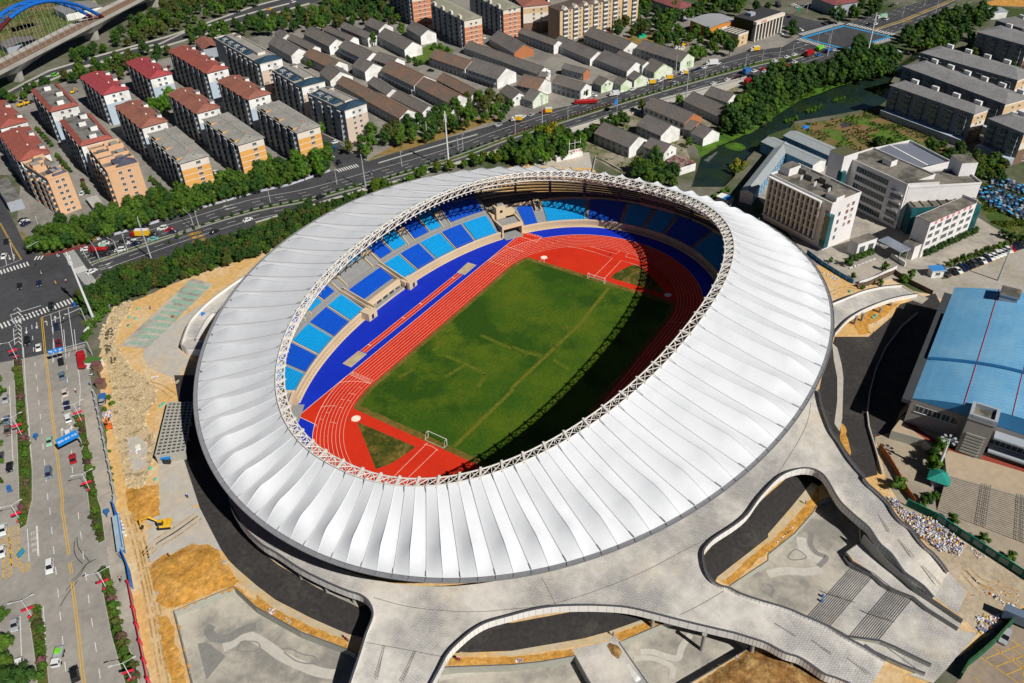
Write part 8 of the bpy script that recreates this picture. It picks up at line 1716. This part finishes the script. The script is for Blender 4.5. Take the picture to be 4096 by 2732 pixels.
def loader(t,x,y,dx,dy,lab):
 p=T(t,x,y,1.2);e=empty('wheel_loader',lab,'loader',(p.x,p.y,.05),heading(p,dx,dy,(t,x,y)));mb=MB();mb.box((-1.2,0,.9),(2.8,1.9,1.1),0,0);mb.box((1.2,0,.8),(1.6,1.2,.7),0,0);build('body',mb,paint('yellow'),e);mb=MB();mb.box((.1,0,2.0),(1.4,1.4,1.3),0,0,1,(.9,.9));build('cab',mb,[m_cglass,paint('yellow')],e);mb=MB();mb.box((3.6,0,.3),(1.0,2.5,1.0),0,0);mb.tube((1.6,-.5,1.3),(3.4,-.6,.9),.15,5);mb.tube((1.6,.5,1.3),(3.4,.6,.9),.15,5);build('bucket',mb,m_trim,e);w=MB();w.tube((0,-.25,0),(0,.25,0),.7,12);wm=w.data('wheel',m_tyre)
 for q in((-1.5,-1,.7),(-1.5,1,.7),(1.6,-1,.7),(1.6,1,.7)):link('wheel',wm,e,q)
loader('a',190,935,60,-10,'yellow wheel loader on the dirt yard beside the left blocks');loader('a',240,920,60,-6,'second yellow loader close in front of the first on the dirt yard')
excavator('a',650,825,60,-4,'yellow','small yellow excavator beside the yard sheds',(2.6,2),.7);excavator('c',1545,400,40,10,'yellow','yellow excavator among rubble beside the dark wood',(3,2),.8)
for t,x,y,rz,c,lb in(('k',403,190,1.0,'red','person in a red shirt on the worn path across the pitch'),('F',2557,1063,.5,'red','person in red on the track by the half moon grass sector'),('i',805,530,2,'blue','person in blue standing on the avenue pavement'),('m',1512,420,1,'red','person in red at the edge of the ochre mound'),('i',1680,1535,0,'blue','worker in blue on the pale slab near the rim shadow'),('n',805,1165,0,'red','worker in red by the deck shadow on the kerb walk, left one'),('n',822,1180,0,'red','worker in red by the deck shadow on the kerb walk, right one'),('n',1803,1350,0,'red','worker in red on the kerb walk under the curved deck, left one'),('n',1824,1352,0,'red','worker in red on the kerb walk under the curved deck, right one'),('c',112,1036,0,'orange','sweeper in orange by the parked silver car'),('l',945,290,0,'orange','worker in orange at the soil bed kerb by the ramp'),('r',285,205,0,'dark','worker in dark clothes on the soil bed under the ramp'),('o',905,1130,0,'dark','person in dark clothes beside the sand heap'),('b',745,1365,0,'grey','person in grey walking on the side street'),('e',320,800,0,'dark','person walking near the north zebra')):person(T(t,x,y,.8),rz,c,lb,hat='white' if 'worker' in lb else None)
for x,y,l_ in((410,917,'upper'),(403,953,'lower')):mb=MB();mb.lathe((0,0,0),[(.3,0),(.33,.9),(.28,.95)],12);p=T('r',x,y,-1.9);tag(build('barrel',mb,paint('blue'),None,(p.x,p.y,-2)),'blue barrel at the foot of the wide steps, the %s one'%l_,'barrel')
#railway arch bridge
zb_=12.0;a_,b_=T('a',0,600,zb_),T('a',1180,0,zb_);d_=(b_-a_).normalized();n_=Vector((-d_.y,d_.x,0));br=empty('railway_bridge','concrete railway viaduct with a blue steel tied arch and thin hangers','bridge',(0,0,0))
def bp(s,o,z):return a_+d_*s+n_*o+Vector((0,0,z-zb_))
m_bconc=mat('bridge concrete',(0.42,0.40,0.36),.9,.12,.4,col2=(0.34,0.32,0.29),s2=.1);m_bblue=mat('arch blue',(0.01,0.13,0.50),.5,.08,.4);m_bmar=mat('arch maroon',(0.10,0.012,0.02),.6,.1,.5);m_bal=mat('ballast brown',(0.20,0.12,0.075),.95,.3,1)
mb=MB();S0,S1=-160,330
def dep(s):return 3.0+3.2*min(1,abs(((s-95)%86)-43)/43)**2
ss=[S0+7*i for i in range(71)]
for i in range(70):
 u,v=ss[i],ss[i+1]
 for o0,o1,z0,z1,zu in((-8.5,8.5,0,0,0),):mb.face([bp(u,-8.5,zb_),bp(v,-8.5,zb_),bp(v,8.5,zb_),bp(u,8.5,zb_)],0)
 for o in(-8.5,8.5):
  mb.face([bp(u,o,zb_-.9),bp(v,o,zb_-.9),bp(v,o,zb_+1.1),bp(u,o,zb_+1.1)]if o<0 else[bp(u,o,zb_+1.1),bp(v,o,zb_+1.1),bp(v,o,zb_-.9),bp(u,o,zb_-.9)],0);mb.face([bp(u,o*.95,zb_+1.1),bp(v,o*.95,zb_+1.1),bp(v,o*.95,zb_),bp(u,o*.95,zb_)],0);mb.face([bp(u,o,zb_+1.1),bp(v,o,zb_+1.1),bp(v,o*.95,zb_+1.1),bp(u,o*.95,zb_+1.1)],0)
  q=o*.6;mb.face([bp(u,q,zb_-dep(u)),bp(v,q,zb_-dep(v)),bp(v,o,zb_-.9),bp(u,o,zb_-.9)],0)
 mb.face([bp(u,5.1,zb_-dep(u)),bp(v,5.1,zb_-dep(v)),bp(v,-5.1,zb_-dep(v)),bp(u,-5.1,zb_-dep(u))],0)
build('deck',mb,m_bconc,br);mb=MB();mb.face([bp(S0,-4.6,zb_+.06),bp(S1,-4.6,zb_+.06),bp(S1,4.6,zb_+.06),bp(S0,4.6,zb_+.06)]);build('track_bed',mb,m_bal,br);mb=MB()
for o in(-3.2,-1.8,1.8,3.2):mb.tube(bp(S0,o,zb_+.2),bp(S1,o,zb_+.2),.12,4)
build('rail',mb,mat('rail steel',(0.28,0.21,0.16),.5,.1,1),br)
for s_ in(-77,9,95,181,267):
 mb=MB();rz=math.atan2(d_.y,d_.x);p=bp(s_,0,0);mb.box((p.x,p.y,0),(4.2,8.5,zb_-dep(s_)+.3),rz,0,None,(1,1.15));build('pier',mb,m_bconc,br)
az_=lambda s:zb_+27*(1-((s-38)/70)**2);R0=[-32+140*i/28 for i in range(29)]
for o in(-4.6,4.6):
 mb=MB()
 for i in range(28):
  p,q=bp(R0[i],o,az_(R0[i])),bp(R0[i+1],o,az_(R0[i+1]));mb.tube(p,q,1.25,6,1 if(o<0 and R0[i]<18)or i in(0,27)else 0,cap=False)
 build('arch_rib',mb,[m_bblue,m_bmar],br);mb=MB()
 for s_ in range(-22,100,7):mb.tube(bp(s_,o,zb_+.5),bp(s_,o,az_(s_)-.8),.11,4)
 build('hanger',mb,m_wgrey,br)
mb=MB()
for s_ in range(-4,84,11):mb.tube(bp(s_,-4.6,az_(s_)),bp(s_,4.6,az_(s_)),.5,5);mb.tube(bp(s_,-4.6,az_(s_)),bp(s_+11,4.6,az_(s_+11)),.3,4);mb.tube(bp(s_,4.6,az_(s_)),bp(s_+11,-4.6,az_(s_+11)),.3,4)
build('arch_brace',mb,m_bblue,br)
#lamps, poles, masts
m_pole=mat('pole white',(0.62,0.63,0.64),.4,.04,1);m_flag=mat('flag red',(0.62,0.015,0.05),.7,.06,1);m_pgrey=mat('pole grey',(0.36,0.39,0.40),.5,.06,1);m_gold=mat('flag yellow',(0.8,0.5,0.03),.7,.05,1);m_sblue=mat('sign blue',(0.01,0.20,0.62),.5,.04,1);m_swhite=mat('sign white',(0.8,0.8,0.8),.5,.02,1);m_sgreen=mat('sign green',(0.01,0.22,0.15),.5,.04,1)
def parts3():return MB(),MB(),MB()
def P_arm(double):
 mb=MB();mb.tube((0,0,0),(0,0,9),.12,8,0,.08)
 for s in((-1,1)if double else(1,)):mb.tube((0,0,8.8),(s*2.4,0,9.5),.06,6);
 return mb
def lampset(double):
 me=[P_arm(double).data('pole',m_pole)];mb=MB()
 for s in((-1,1)if double else(1,)):mb.box((s*2.6,0,9.45),(.9,.3,.14),0,0)
 me.append(mb.data('lamp_head',m_pole));mb=MB();mb.box((-.75 if double else-.45,0,4.3),((1.3 if double else .7),.05,(.9 if double else 1.7)),0,0);mb.box((.75 if double else 0,0,4.3),(1.3 if double else .1,.05,.9),0,0)
 if double:
  for s in(-1,1):
   for x,z,q in((-.35,.55,.16),(-.05,.7,.06),(-.05,.45,.06)):mb.box((s*.75+x,-.03,4.3+z-.08),(q*1.3,.02,q*1.3),0,1)
 me.append(mb.data('flag',[m_flag,m_gold]));mb=MB()
 if double:
  for x in(-.55,.55):mb.lathe((x,0,1.2),[(.05,0),(.36,.12),(.42,.3),(.36,.48),(.05,.6)],10);mb.tube((0,0,1.9),(x,0,1.8),.03,4)
 me.append(mb.data('lantern',m_flag)if double else None);return me
LP2,LP1=lampset(True),lampset(False)
def lamp(t,x,y,tx,ty,double,label,group,H=9.5,z=.1):
 p=T(t,x,y);e=empty('street_lamp',label,'street lamp',(p.x,p.y,z),(heading(p,tx,ty,(t,x,y))),group)
 for nm,me in zip(('pole','lamp_head','flag','lantern'),LP2 if double else LP1):
  if me:link(nm,me,e)
 e.scale=(1,1,H/9.5)
ad_=T('i',400,200)-T('i',555,1568);w_=['top','second','third','fourth','fifth']
for t,x,y,lb in(('i',155,310,'by the white chevrons'),('i',195,985,'beside the parked blue grey car'),('m',195,140,'above the yellow hatching'),('m',300,995,'at the head of the lower left strip'),('i',735,870,'beside the navy car, right strip'),('i',818,1500,'above the blue tricycle, right strip'),('m',968,745,'beside the tyre marks'),('m',1193,1555,'at the bottom edge of the lower right strip'),('i',-60,700,'cut by the left edge')):
 lamp(t,x,y,-60,24 if t=='m' else 22,True,'double armed lamp with red flags '+lb,'flag lamps of the avenue',8.3)
for t,x,y,lb in(('e',1145,680,'beside the white suv in the queue'),('e',1785,468,'left of the saplings by the signal mast'),('f',135,490,'where the sapling row thickens'),('f',727,312,'at the side street mouth'),('f',1308,150,'beside the zebra corner lawn'),('b',1855,1335,'by the blue pole sign'),('c',500,1070,'opposite the red tanker'),('c',30,1200,'left of the grove behind the stadium'),('c',940,945,'by the blue road sign'),('c',1345,828,'opposite the blue mural cottage'),('c',1725,715,'left of the white saloon'),('c',2088,608,'before the blue covered lorry'),('d',100,522,'at the head of the far jam'),('d',440,405,'at the blue box corner'),('d',1200,160,'beyond the crossroads'),('d',1395,65,'far up the road'),('e',375,518,'by the black parked car'),('c',2240,560,'far end of the median')):
 lamp(t,x,y,30,40,False,'lamp with red board, '+lb,'single lamps of the main road',9.0)
def pylon(t,x,y,H,label,arms=3,cat='utility pole',name='power_pole'):
 p=T(t,x,y);e=empty(name,label,cat,(p.x,p.y,0),0.9);mb=MB();mb.tube((0,0,0),(0,0,H),.38,8,0,.16);build('pole',mb,m_pgrey,e);mb=MB()
 for i in range(arms):
  z=H-.8-1.9*i;mb.tube((-1.9,0,z),(1.9,0,z+.15),.09,5)
  for s in(-1.8,1.8):mb.tube((s,0,z),(s,0,z-.8),.07,5)
 if arms:build('cross_arm',mb,m_pgrey,e)
for a in(('e',1355,748,20,'grey steel power pole with crossarms, by the site hedge and median queue'),('f',985,350,18,'grey steel power pole with crossarms, beside the zebra side street'),('c',270,1175,20,'grey steel power pole with crossarms, left of the grove behind the stadium'),('c',1558,885,22,'grey steel power pole with crossarms, by the bright round tree'),('d',530,505,20,'grey steel power pole with crossarms, by the blue box crossroads'),('d',1490,150,16,'grey power pole far up the road beside the wood'),('c',1465,665,12,'grey pole at the green muralled gable',0),('b',1535,1250,10,'grey pole in the dry grass before the village belt',1),('b',795,1300,11,'grey pole at the pinkish block corner',1),('f',480,245,8,'grey pole behind the main road railing',0),('h',2060,1170,16,'thin grey pole at the car park edge above the blue hall',0),('c',1255,100,9,'grey pole before the faded red hall',0)):pylon(*a)
def mast(t,x,y,H,label,ringr=1.2,gear=True):
 p=T(t,x,y);e=empty('light_mast',label,'light mast',(p.x,p.y,0));mb=MB();mb.tube((0,0,0),(0,0,H),.55,10,0,.28);build('pole',mb,m_pole,e);mb=MB()
 for i in range(8):
  c,s=math.cos(i*.785),math.sin(i*.785)
  if gear:mb.box((c*.55,s*.55,H-3.2-(i%2)*2.2),(.3,.3,1.7),i*.785,0)
  else:mb.tube((0,0,H),(c*ringr*1.2,s*ringr*1.2,H),.06,4);mb.box((c*ringr*1.3,s*ringr*1.3,H-.2),(.8,.6,.35),i*.785,0)
 build('antenna' if gear else 'lamp_ring',mb,m_pole if gear else m_pgrey,e)
mast('e',835,1282,29.5,'tall white antenna mast at the junction corner');mast('f',1730,166,30,'tall white antenna mast just behind the roof edge');mast('d',885,502,27,'tall white antenna mast by the blue box crossroads');mast('l',1500,1560,14,'grey mast with a ring of lamps before the blue hall',1.4,False)
def gantry(t,x,y,t2,x2,y2,H,label,panels,cat='road sign',name='sign_gantry',w=1.2):
 p=T(t,x,y);q=T(t2,x2,y2,H);e=empty(name,label,cat,(p.x,p.y,.1),math.atan2(q.y-p.y,q.x-p.x));L_=math.hypot(q.x-p.x,q.y-p.y);mb=MB();mb.tube((0,0,0),(0,0,H),.2,8);mb.tube((0,0,H),(L_,0,H),.13,7);build('pole',mb,m_pgrey,e)
 for f,sw,sh,mt,txt in panels:
  mb=MB();mb.box((L_*f,-.1*0+.18,H-sh*.55),(sw,.12,sh),0,0);pn=build('sign_panel',mb,mt,e)
  if txt:o=text3('lettering',txt,sh*.75 if len(txt)<3 else sh*.3,Matrix.Identity(4),m_swhite,.01);o.parent=pn;o.location=(L_*f,.26,H-sh*.05);o.rotation_euler=(math.pi/2,0,math.pi)
 return e
gantry('i',828,270,'i',450,240,6,'grey gantry with three blue lane arrow signs over the avenue',[(1.0,1.5,1.7,m_sblue,'↰'),(.86,1.5,1.7,m_sblue,'↑'),(.72,1.5,1.7,m_sblue,'↱')]);gantry('i',748,1090,'i',545,1040,6,'large blue direction sign hanging over the avenue',[(.62,6.4,3.0,m_sblue,'昆阳 城东 万全')])
gantry('e',435,690,'e',240,650,6.5,'grey gantry with a blue sign at the red cycle path corner',[(.02,.9,2.2,m_sblue,None)]);gantry('e',150,1370,'e',370,1172,6,'grey traffic signal arm reaching over the left zebra',[(.5,.5,1.3,m_glassd,None),(.95,1.4,.5,m_glassd,None)],'traffic light','traffic_signal');gantry('e',770,1310,'e',460,1310,6,'grey traffic signal arm over the queue lanes of the avenue',[(.6,1.4,.5,m_glassd,None)],'traffic light','traffic_signal');gantry('e',893,762,'e',800,585,6,'traffic signal mast on the median end by the stop line',[(.9,.5,1.2,m_glassd,None)],'traffic light','traffic_signal');gantry('e',1062,710,'e',960,560,6.5,'lamp and signal mast in the median behind the stop line',[(.9,.6,.3,m_pole,None)],'traffic light','traffic_signal');gantry('e',1740,480,'e',1640,305,6.5,'dark signal mast in the median beside the yellow marks',[(.95,.6,.3,m_pole,None)],'traffic light','traffic_signal')
gantry('c',940,990,'c',905,940,6,'blue road sign standing in the main road median',[(.4,5,3.2,m_sblue,None)]);gantry('d',590,215,'d',620,150,8,'green and white road sign at the crossroads',[(.5,4.5,3.6,m_sgreen,None)]);gantry('d',345,120,'d',270,85,7,'green sign by the red roofed hall yard',[(.9,4.5,3,m_sgreen,None)]);gantry('b',1812,1350,'b',1800,1235,5,'blue pole sign beside the service lane',[(.5,.9,2.6,m_sblue,None)]);gantry('f',1038,225,'f',1050,190,3,'small blue sign in the median by the zebra street',[(.3,1.6,1.2,m_sblue,None)]);gantry('d',220,470,'d',290,410,6,'signal arm over the far jam',[(.9,1.2,.4,m_glassd,None)],'traffic light','traffic_signal');gantry('d',540,390,'d',495,300,6,'signal arm inside the blue box crossroads',[(.9,.5,1,m_glassd,None)],'traffic light','traffic_signal')
p=T('e',1940,215);e=empty('billboard','yellow and white roadside billboard behind the railing','billboard',(p.x,p.y,0),heading(p,60,-12,('e',1940,215)));mb=MB();mb.box((0,0,1.2),(5.5,.25,2.6),0,0);build('board',mb,paint('yellow'),e);mb=MB();mb.box((-.6,-.16,2.4),(3.6,.06,1.2),0,0);build('poster',mb,m_swhite,e);mb=MB();mb.tube((-2,0,0),(-2,0,1.2),.1,5);mb.tube((2,0,0),(2,0,1.2),.1,5);build('post',mb,m_pgrey,e)
p=T('m',205,435);e=empty('bus_stop_sign','leaning green and blue bus stop board on the traffic island','bus stop',(p.x,p.y,.1),heading(p,40,-30,('m',205,435))+.3);mb=MB();mb.box((0,0,.6),(2.3,.14,1.7),0,0);build('board',mb,m_sgreen,e);mb=MB();mb.box((0,-.08,1.0),(1.9,.04,1.0),0,0);build('poster',mb,m_awn,e)
for i,ch_ in enumerate('公交站点'):
 A_,B_2=T('m',294+i*4,228+i*50),T('m',298+i*4,278+i*50);o=text3('road_lettering',ch_,1.5,Matrix.Identity(4),m_white_line);dd=B_2-A_;o.location=(A_.x,A_.y,ZM+.01);o.rotation_euler=(0,0,math.atan2(dd.y,dd.x));tag(o,None,None,None,'structure')
#fences and hoardings
def fence(name,spec,h,th,mats,label,cat='fence',post=None,bands=None,z=0.05,pw=.3):
 ps=S(spec);e=empty(name,label,cat,ps[0]);off_=ps[0];L_=[q-off_ for q in ps];mb=MB();mb.wall(L_,th,z,h,0,1);build('panel',mb,mats,e)
 if post:
  mb=MB();pm=MB()
  for i in range(len(L_)-1):
   d=(L_[i+1]-L_[i]);k=max(1,int(d.length/post));ang=math.atan2(d.y,d.x)
   for j in range(k):p=L_[i].lerp(L_[i+1],j/k);pm.box((p.x,p.y,z),(pw,pw if th<.3 else th+.2,h+.1),ang,0)
  build('post',pm,mats[1],e)
 return e
m_fw=mat('fence grey white',(0.50,0.52,0.52),.8,.12,.6);m_fblue=mat('hoarding blue',(0.015,0.20,0.60),.6,.12,.8);m_fgreen=mat('hoarding green',(0.015,0.10,0.065),.8,.25,.6);m_frust=mat('rust fence',(0.30,0.10,0.035),.8,.25,1)
fence('site_fence','i:848,625;900,860;960,1150;1000,1350;1040,1568 m:1030,0',2.2,.2,[m_fw,m_pgrey],'grey white site fence along the avenue pavement, upper part','fence',4.5,pw=.6)
fe=fence('site_fence','m:1165,700;1210,930;1270,1230;1340,1568;1400,1850',2.2,.2,[m_fw,m_flag],'red and white banner site fence along the lower avenue pavement','fence',4.5,pw=.6)
mb=MB();ps=S('m:1180,760;1250,1130;1340,1568');mb.wall([q-fe.location+Vector((.13,0,0))for q in ps],.02,.5,1.7);build('banner',mb,mat('banner red',(0.50,0.05,0.04),.8,.3,.4,col2=(0.6,0.55,0.5),s2=.2),fe)
fence('blue_hoarding','m:1030,0;1052,80;1062,125',3.0,.25,[m_fblue,m_bblue],'blue hoarding behind the blue tricycle on the pavement','hoarding',3);fence('blue_hoarding','m:1112,440;1165,570;1195,730',3.2,.25,[m_fblue,m_bblue],'blue hoarding below the long pale roofed passage','hoarding',3)
e=empty('covered_passage','long passage with a pale blue roof and blue hoarding along the pavement','passage',T('m',1060,130));ps=[q-e.location for q in S('m:1062,125;1110,440',0)];mb=MB();mb.wall([q+Vector((.9,.5,0))for q in ps],.2,0,3.2);build('panel',mb,m_fblue,e);mb=MB();mb.wall(ps,1.9,2.7,2.85);build('roof',mb,mat('pale blue roof',(0.33,0.42,0.48),.6,.15,.6),e);mb=MB()
for k in range(9):q=ps[0].lerp(ps[1],k/8);mb.box((q.x-.8,q.y,0),(.12,.12,2.7),0,0)
build('post',mb,m_bblue,e)
fence('white_fence','e:1020,1165;960,1180;880,1290;820,1380;765,1440',2.2,.15,[m_wwall,m_fw],'white panel fence at the corner below the antenna mast','fence',3)
ra=fence('road_railing','e:872,583;1250,475;1700,330;2294,160 f:300,318;665,190',.25,.12,[m_wwall,m_wwall],'white railing between the street trees and the main road','railing',2.4,pw=.14)
mb=MB();ps=[q-ra.location for q in S('e:872,583;1250,475;1700,330;2294,160 f:300,318;665,190')]
for z in(.6,1.0):mb.path([q+Vector((0,0,z))for q in ps],.07,4)
mb.wall(ps,.05,.3,.98);build('bar',mb,mat('lilac bar',(0.42,0.42,0.55),.6,.1,1),ra)
fence('guard_rail','f:0,655;420,530;880,385;1000,340',.8,.15,[m_kerb,m_pgrey],'low grey guard rail between the near carriageway and the hedge','railing',3);fence('guard_rail','c:520,1160;690,1108;1300,905;1800,775;2100,695',.9,.2,[m_kerb,m_pgrey],'grey guard rail beside the southern houses','railing',3);fence('kerb_barrier','b:1095,1465;1480,1350;1985,1207',.5,.4,[m_kerb,m_pgrey],'low pale barrier dividing the service lane from the main road','barrier')
fence('green_hoarding','r:1040,232;1250,335;1920,775;2000,830',2.8,.25,[m_fgreen,m_sgreen],'dark green hoarding with faded posters below the broad steps','hoarding',5);mb=MB()
gh=bpy.context.scene.objects['green_hoarding'];ps=S('r:1255,338;1920,775')
for k in range(7):a,b2=ps[0].lerp(ps[1],(k+.12)/7),ps[0].lerp(ps[1],(k+.82)/7);nn_=(b2-a).normalized();nn_=Vector((nn_.y,-nn_.x,0))*.15;mb.wall([a-gh.location-nn_*1.05+nn_*2.2*(k%1),b2-gh.location-nn_*1.05],.02,.6,2.4);mb.wall([a-gh.location+nn_*1.05,b2-gh.location+nn_*1.05],.02,.6,2.4)
build('poster',mb,mat('faded poster',(0.16,0.24,0.21),.7,.3,.6),gh)
fence('green_fence','r:1890,1060;1800,1160;1700,1270;1600,1360;1500,1440;1440,1540',2.6,.5,[m_fgreen,mat('ragged green net',(0.03,0.09,0.03),.95,.5,1)],'ragged green netted fence along the lower right car park','fence');fence('rust_fence','l:995,1335;1080,1450;1150,1568 r:1030,120;1100,220',2.2,.15,[m_frust,m_frust],'rusty sheet fence beside the curved road below the hall','fence',2);fence('road_wall','l:885,1020;900,1150;960,1350;1020,1568',1.0,.35,[m_conc,m_conc],'low pale wall edging the new curved road','wall');fence('road_wall','l:1330,130;1200,240;1050,440;960,640;910,830;890,1000',1.0,.35,[m_conc,m_conc],'low wall in the shadow of the blue roofed hall','wall')
fence('blue_fence','h:350,930;480,1030;640,1130;760,1200',2.0,.15,[m_fblue,m_pgrey],'blue fence between the orange soil and the dormitory','fence',3);fence('wooden_fence','h:800,1230;900,1215;1130,1110;1250,1190;1270,1200;1470,1300',2.0,.15,[mat('brown boards',(0.12,0.09,0.065),.9,.25,1),m_wbrown],'brown slatted fence round the orange soil by the ramp','fence',3);fence('campus_wall','h:810,1205;960,1150;1150,1060',1.5,.3,[m_wwall,m_bitumen],'white wall with dark coping along the school forecourt','wall');fence('gate_wall','h:1100,960;1225,1045',2.0,.5,[m_sch,m_sch],'white school gate wall next to the lattice canopy','wall')
for k in range(7):p=T('h',745+k*34,1062-k*13);mb=MB();mb.box((0,0,.3),(1.8,.5,.12),0,0);mb.box((-.7,0,0),(.15,.4,.3),0,0);mb.box((.7,0,0),(.15,.4,.3),0,0);tag(build('bench',mb,m_wwall,None,p,heading(p,34,-13,('h',745,1062))),'white stone bench in front of the school hedge','bench','white benches on the school forecourt')
e=empty('bicycle_shelter','pale sheet roofed bicycle shelter between the peach blocks','shelter',T('e',845,235));q4=[q-e.location for q in S('e:765,205;870,180;930,270;830,292',2.4)];mb=MB();mb.face([(q.x,q.y,2.4)for q in q4]);mb.face([(q.x,q.y,2.3)for q in q4][::-1]);build('roof',mb,mat('pale sheet',(0.45,0.43,0.40),.6,.1,.5),e);mb=MB()
for q in q4:mb.tube((q.x*.95,q.y*.95,-.1),(q.x*.95,q.y*.95,2.35),.08,5)
build('post',mb,m_pgrey,e)
e=empty('kiosk','green roofed kiosk beside the broad steps','kiosk',T('r',1275,60));mb=MB();mb.box((0,0,0),(4,4,2.8),.4,0);build('wall',mb,m_wgrey,e);mb=MB();mb.mesh([(-3,-3,2.8),(3,-3,2.8),(3,3,2.8),(-3,3,2.8),(0,0,4.4)],[(0,1,4),(1,2,4),(2,3,4),(3,0,4)]);build('roof',mb,mat('teal roof',(0.02,0.24,0.19),.5,.08,1),e)
e=empty('gatehouse','site gatehouse with a green netted roof beside the red tow truck','gatehouse',T('i',855,370));mb=MB();mb.box((0,0,0),(2.8,5.2,2.8),.55,0);build('wall',mb,m_wwall,e);mb=MB();mb.box((0,0,2.8),(3.1,5.6,.2),.55,0);build('roof',mb,mat('green roof net',(0.06,0.16,0.03),.9,.4,2),e)
for x,y,lb in((885,405,'upper'),(918,560,'lower')):p=T('i',x,y);mb=MB();mb.box((0,0,0),(2.0,2.6,3.0),.5,0,1);mb.box((0,0,3.0),(2.5,3.1,.25),.5,1);tag(build('gate_pillar',mb,[m_wbrown,mat('maroon cap',(0.17,0.07,0.07),.8,.1,1)],None,p),'brown gate pillar with a flat cap at the site entrance, the %s one'%lb,'pillar')
mb=MB();mb.wall([q for q in S('i:890,430;918,530')],.5,.3,1.4);tag(build('sliding_gate',mb,m_wbrown),'brown sliding gate between the two capped pillars','gate')
p=T('i',1508,1225);mb=MB();mb.box((0,0,0),(2.2,2.2,2.3),.5,0);mb.box((0,0,2.3),(2.7,2.7,.15),.5,1);tag(build('ticket_booth',mb,[m_trim,m_sblue],None,p),'small booth with a blue roof below the pergola','booth')
#litter, heaps and oddments
r_=random.Random(21);cols=[m_swhite,mat('bag blue',(0.12,0.2,0.45),.8,.2,2),mat('bag yellow',(0.75,0.5,0.05),.8,.2,2),mat('bag lilac',(0.35,0.3,0.42),.8,.2,2),mat('bag orange',(0.7,0.25,0.05),.8,.2,2),m_trim,mat('bag grey',(0.4,0.38,0.36),.8,.3,2)];mb=MB()
for sp,n_,s_ in(('r:900,170;980,190;1010,260;1080,290;1250,340;1480,520;1450,610;1300,580;1150,470;1050,370;960,260',1700,.32),('r:1500,530;1640,620;1580,640',30,.3),('r:1660,880;1880,1000;1860,1030;1700,930',80,.35),('r:1560,1050;1760,1050;1700,1180;1580,1200',110,.45),('r:1380,740;1900,820;1880,1000;1500,900',50,.22),('n:100,900;170,890;180,950;120,970',60,.25),('n:270,975;320,1020;290,1040',40,.22),('o:30,1350;100,1345;90,1385;30,1380',50,.25),('r:50,510;190,380;190,400;70,520',40,.22),('o:2000,1300;2294,1420;2150,1500;2000,1400',60,.25),('l:935,200;990,195;980,215',40,.2),('i:1355,470;1420,450;1400,480',40,.25),('i:1535,520;1610,490;1590,530',50,.25),('h:470,1090;640,1160;600,1170',70,.35),('c:1430,400;1570,370;1540,450;1440,440',120,.7),('i:920,790;1000,770;990,850;920,870',40,.6),('m:1060,20;1130,250;1110,260;1050,60',50,.4)):
 lp=S(sp);x0,x1=min(p.x for p in lp),max(p.x for p in lp);y0,y1=min(p.y for p in lp),max(p.y for p in lp);k=0
 while k<n_:
  x,y=r_.uniform(x0,x1),r_.uniform(y0,y1)
  if inpoly(x,y,lp):q=s_*r_.uniform(.5,1.8);c_=r_.choice((0,0,0,0,0,1,2,3,3,4,5,6,6,6));mb.box((x,y,(.6*r_.random()if n_>1000 else 0)),(q,q*r_.uniform(.5,1.2),q*r_.uniform(.3,.8)),r_.uniform(0,3),c_,None,(r_.uniform(.3,.9),r_.uniform(.3,.9)));k+=1
tag(build('rubbish',mb,cols),'scattered bags and rubble, a long colourful rubbish heap under the right ramp','rubbish',None,'stuff')
m_lid=mat('manhole green',(0.12,0.45,0.33),.7,.1,2)
for i,(t,x,y)in enumerate((('e',1238,1202),('e',1160,1278),('e',1215,1290),('e',1152,1355),('i',1350,1290),('i',1395,1388),('i',1440,730),('i',1468,708),('m',1582,518),('m',1535,820),('m',1597,795),('m',1757,722),('m',1690,745),('h',735,1272),('l',942,162),('l',965,142),('i',1152,10))):p=T(t,x,y);mb=MB();mb.lathe((0,0,0),[(.55,0),(.55,.5),(.45,.55)],12);tag(build('manhole_ring',mb,m_lid,None,p),'green plastic manhole ring standing on the bare site soil','manhole','green manhole rings on the site')
for sp,z,mt,lb,h_ in(('e:1790,1225;1850,1225;1855,1250;1800,1260',4.0,m_fblue,'crumpled blue tarpaulin on the curved west ramp',.7),('c:1120,315;1195,300;1200,335;1130,350',0,mat('green tarp',(0.01,0.30,0.17),.7,.1,1),'green tarpaulin over a stack in the dirt clearing',2.2),('d:440,1270;600,1330;590,1345;445,1290',0,paint('orange'),'orange tarpaulin row beside the second blue shed',.8),('d:300,1125;370,1120;350,1155;310,1150',0,m_fblue,'blue tarpaulin at the edge of the gardens',.6),('m:5,1190;60,1135;130,1170;30,1220',0,m_fw,'pale tarpaulin under the lower left trees',1.4),('e:1330,1175;1350,1170;1352,1200;1335,1203',0,m_bitumen,'small grey crate on the ochre soil',.9),('e:1530,1260;1560,1255;1560,1280;1535,1280',0,m_frust,'rusty crate on the striped parking pad',.8),('i:1205,1085;1250,1065;1262,1110;1215,1125;1238,1185',.04,m_wwall,'white plank sheet on the dry stream slab',.5),('o:1000,1395;1050,1390;1160,1530;1110,1568',0,m_wwall,'row of white sacks on the paved landing',.6)):
 ps=S(sp,z);mound('tarpaulin' if 'tarp' in lb else('crate' if 'crate' in lb else 'stack'),[Vector((p.x,p.y,0))for p in ps],h_,mt,lb,'tarpaulin' if 'tarp' in lb else 'goods',6,.2,.4);bpy.context.scene.objects[-1].location.z=z
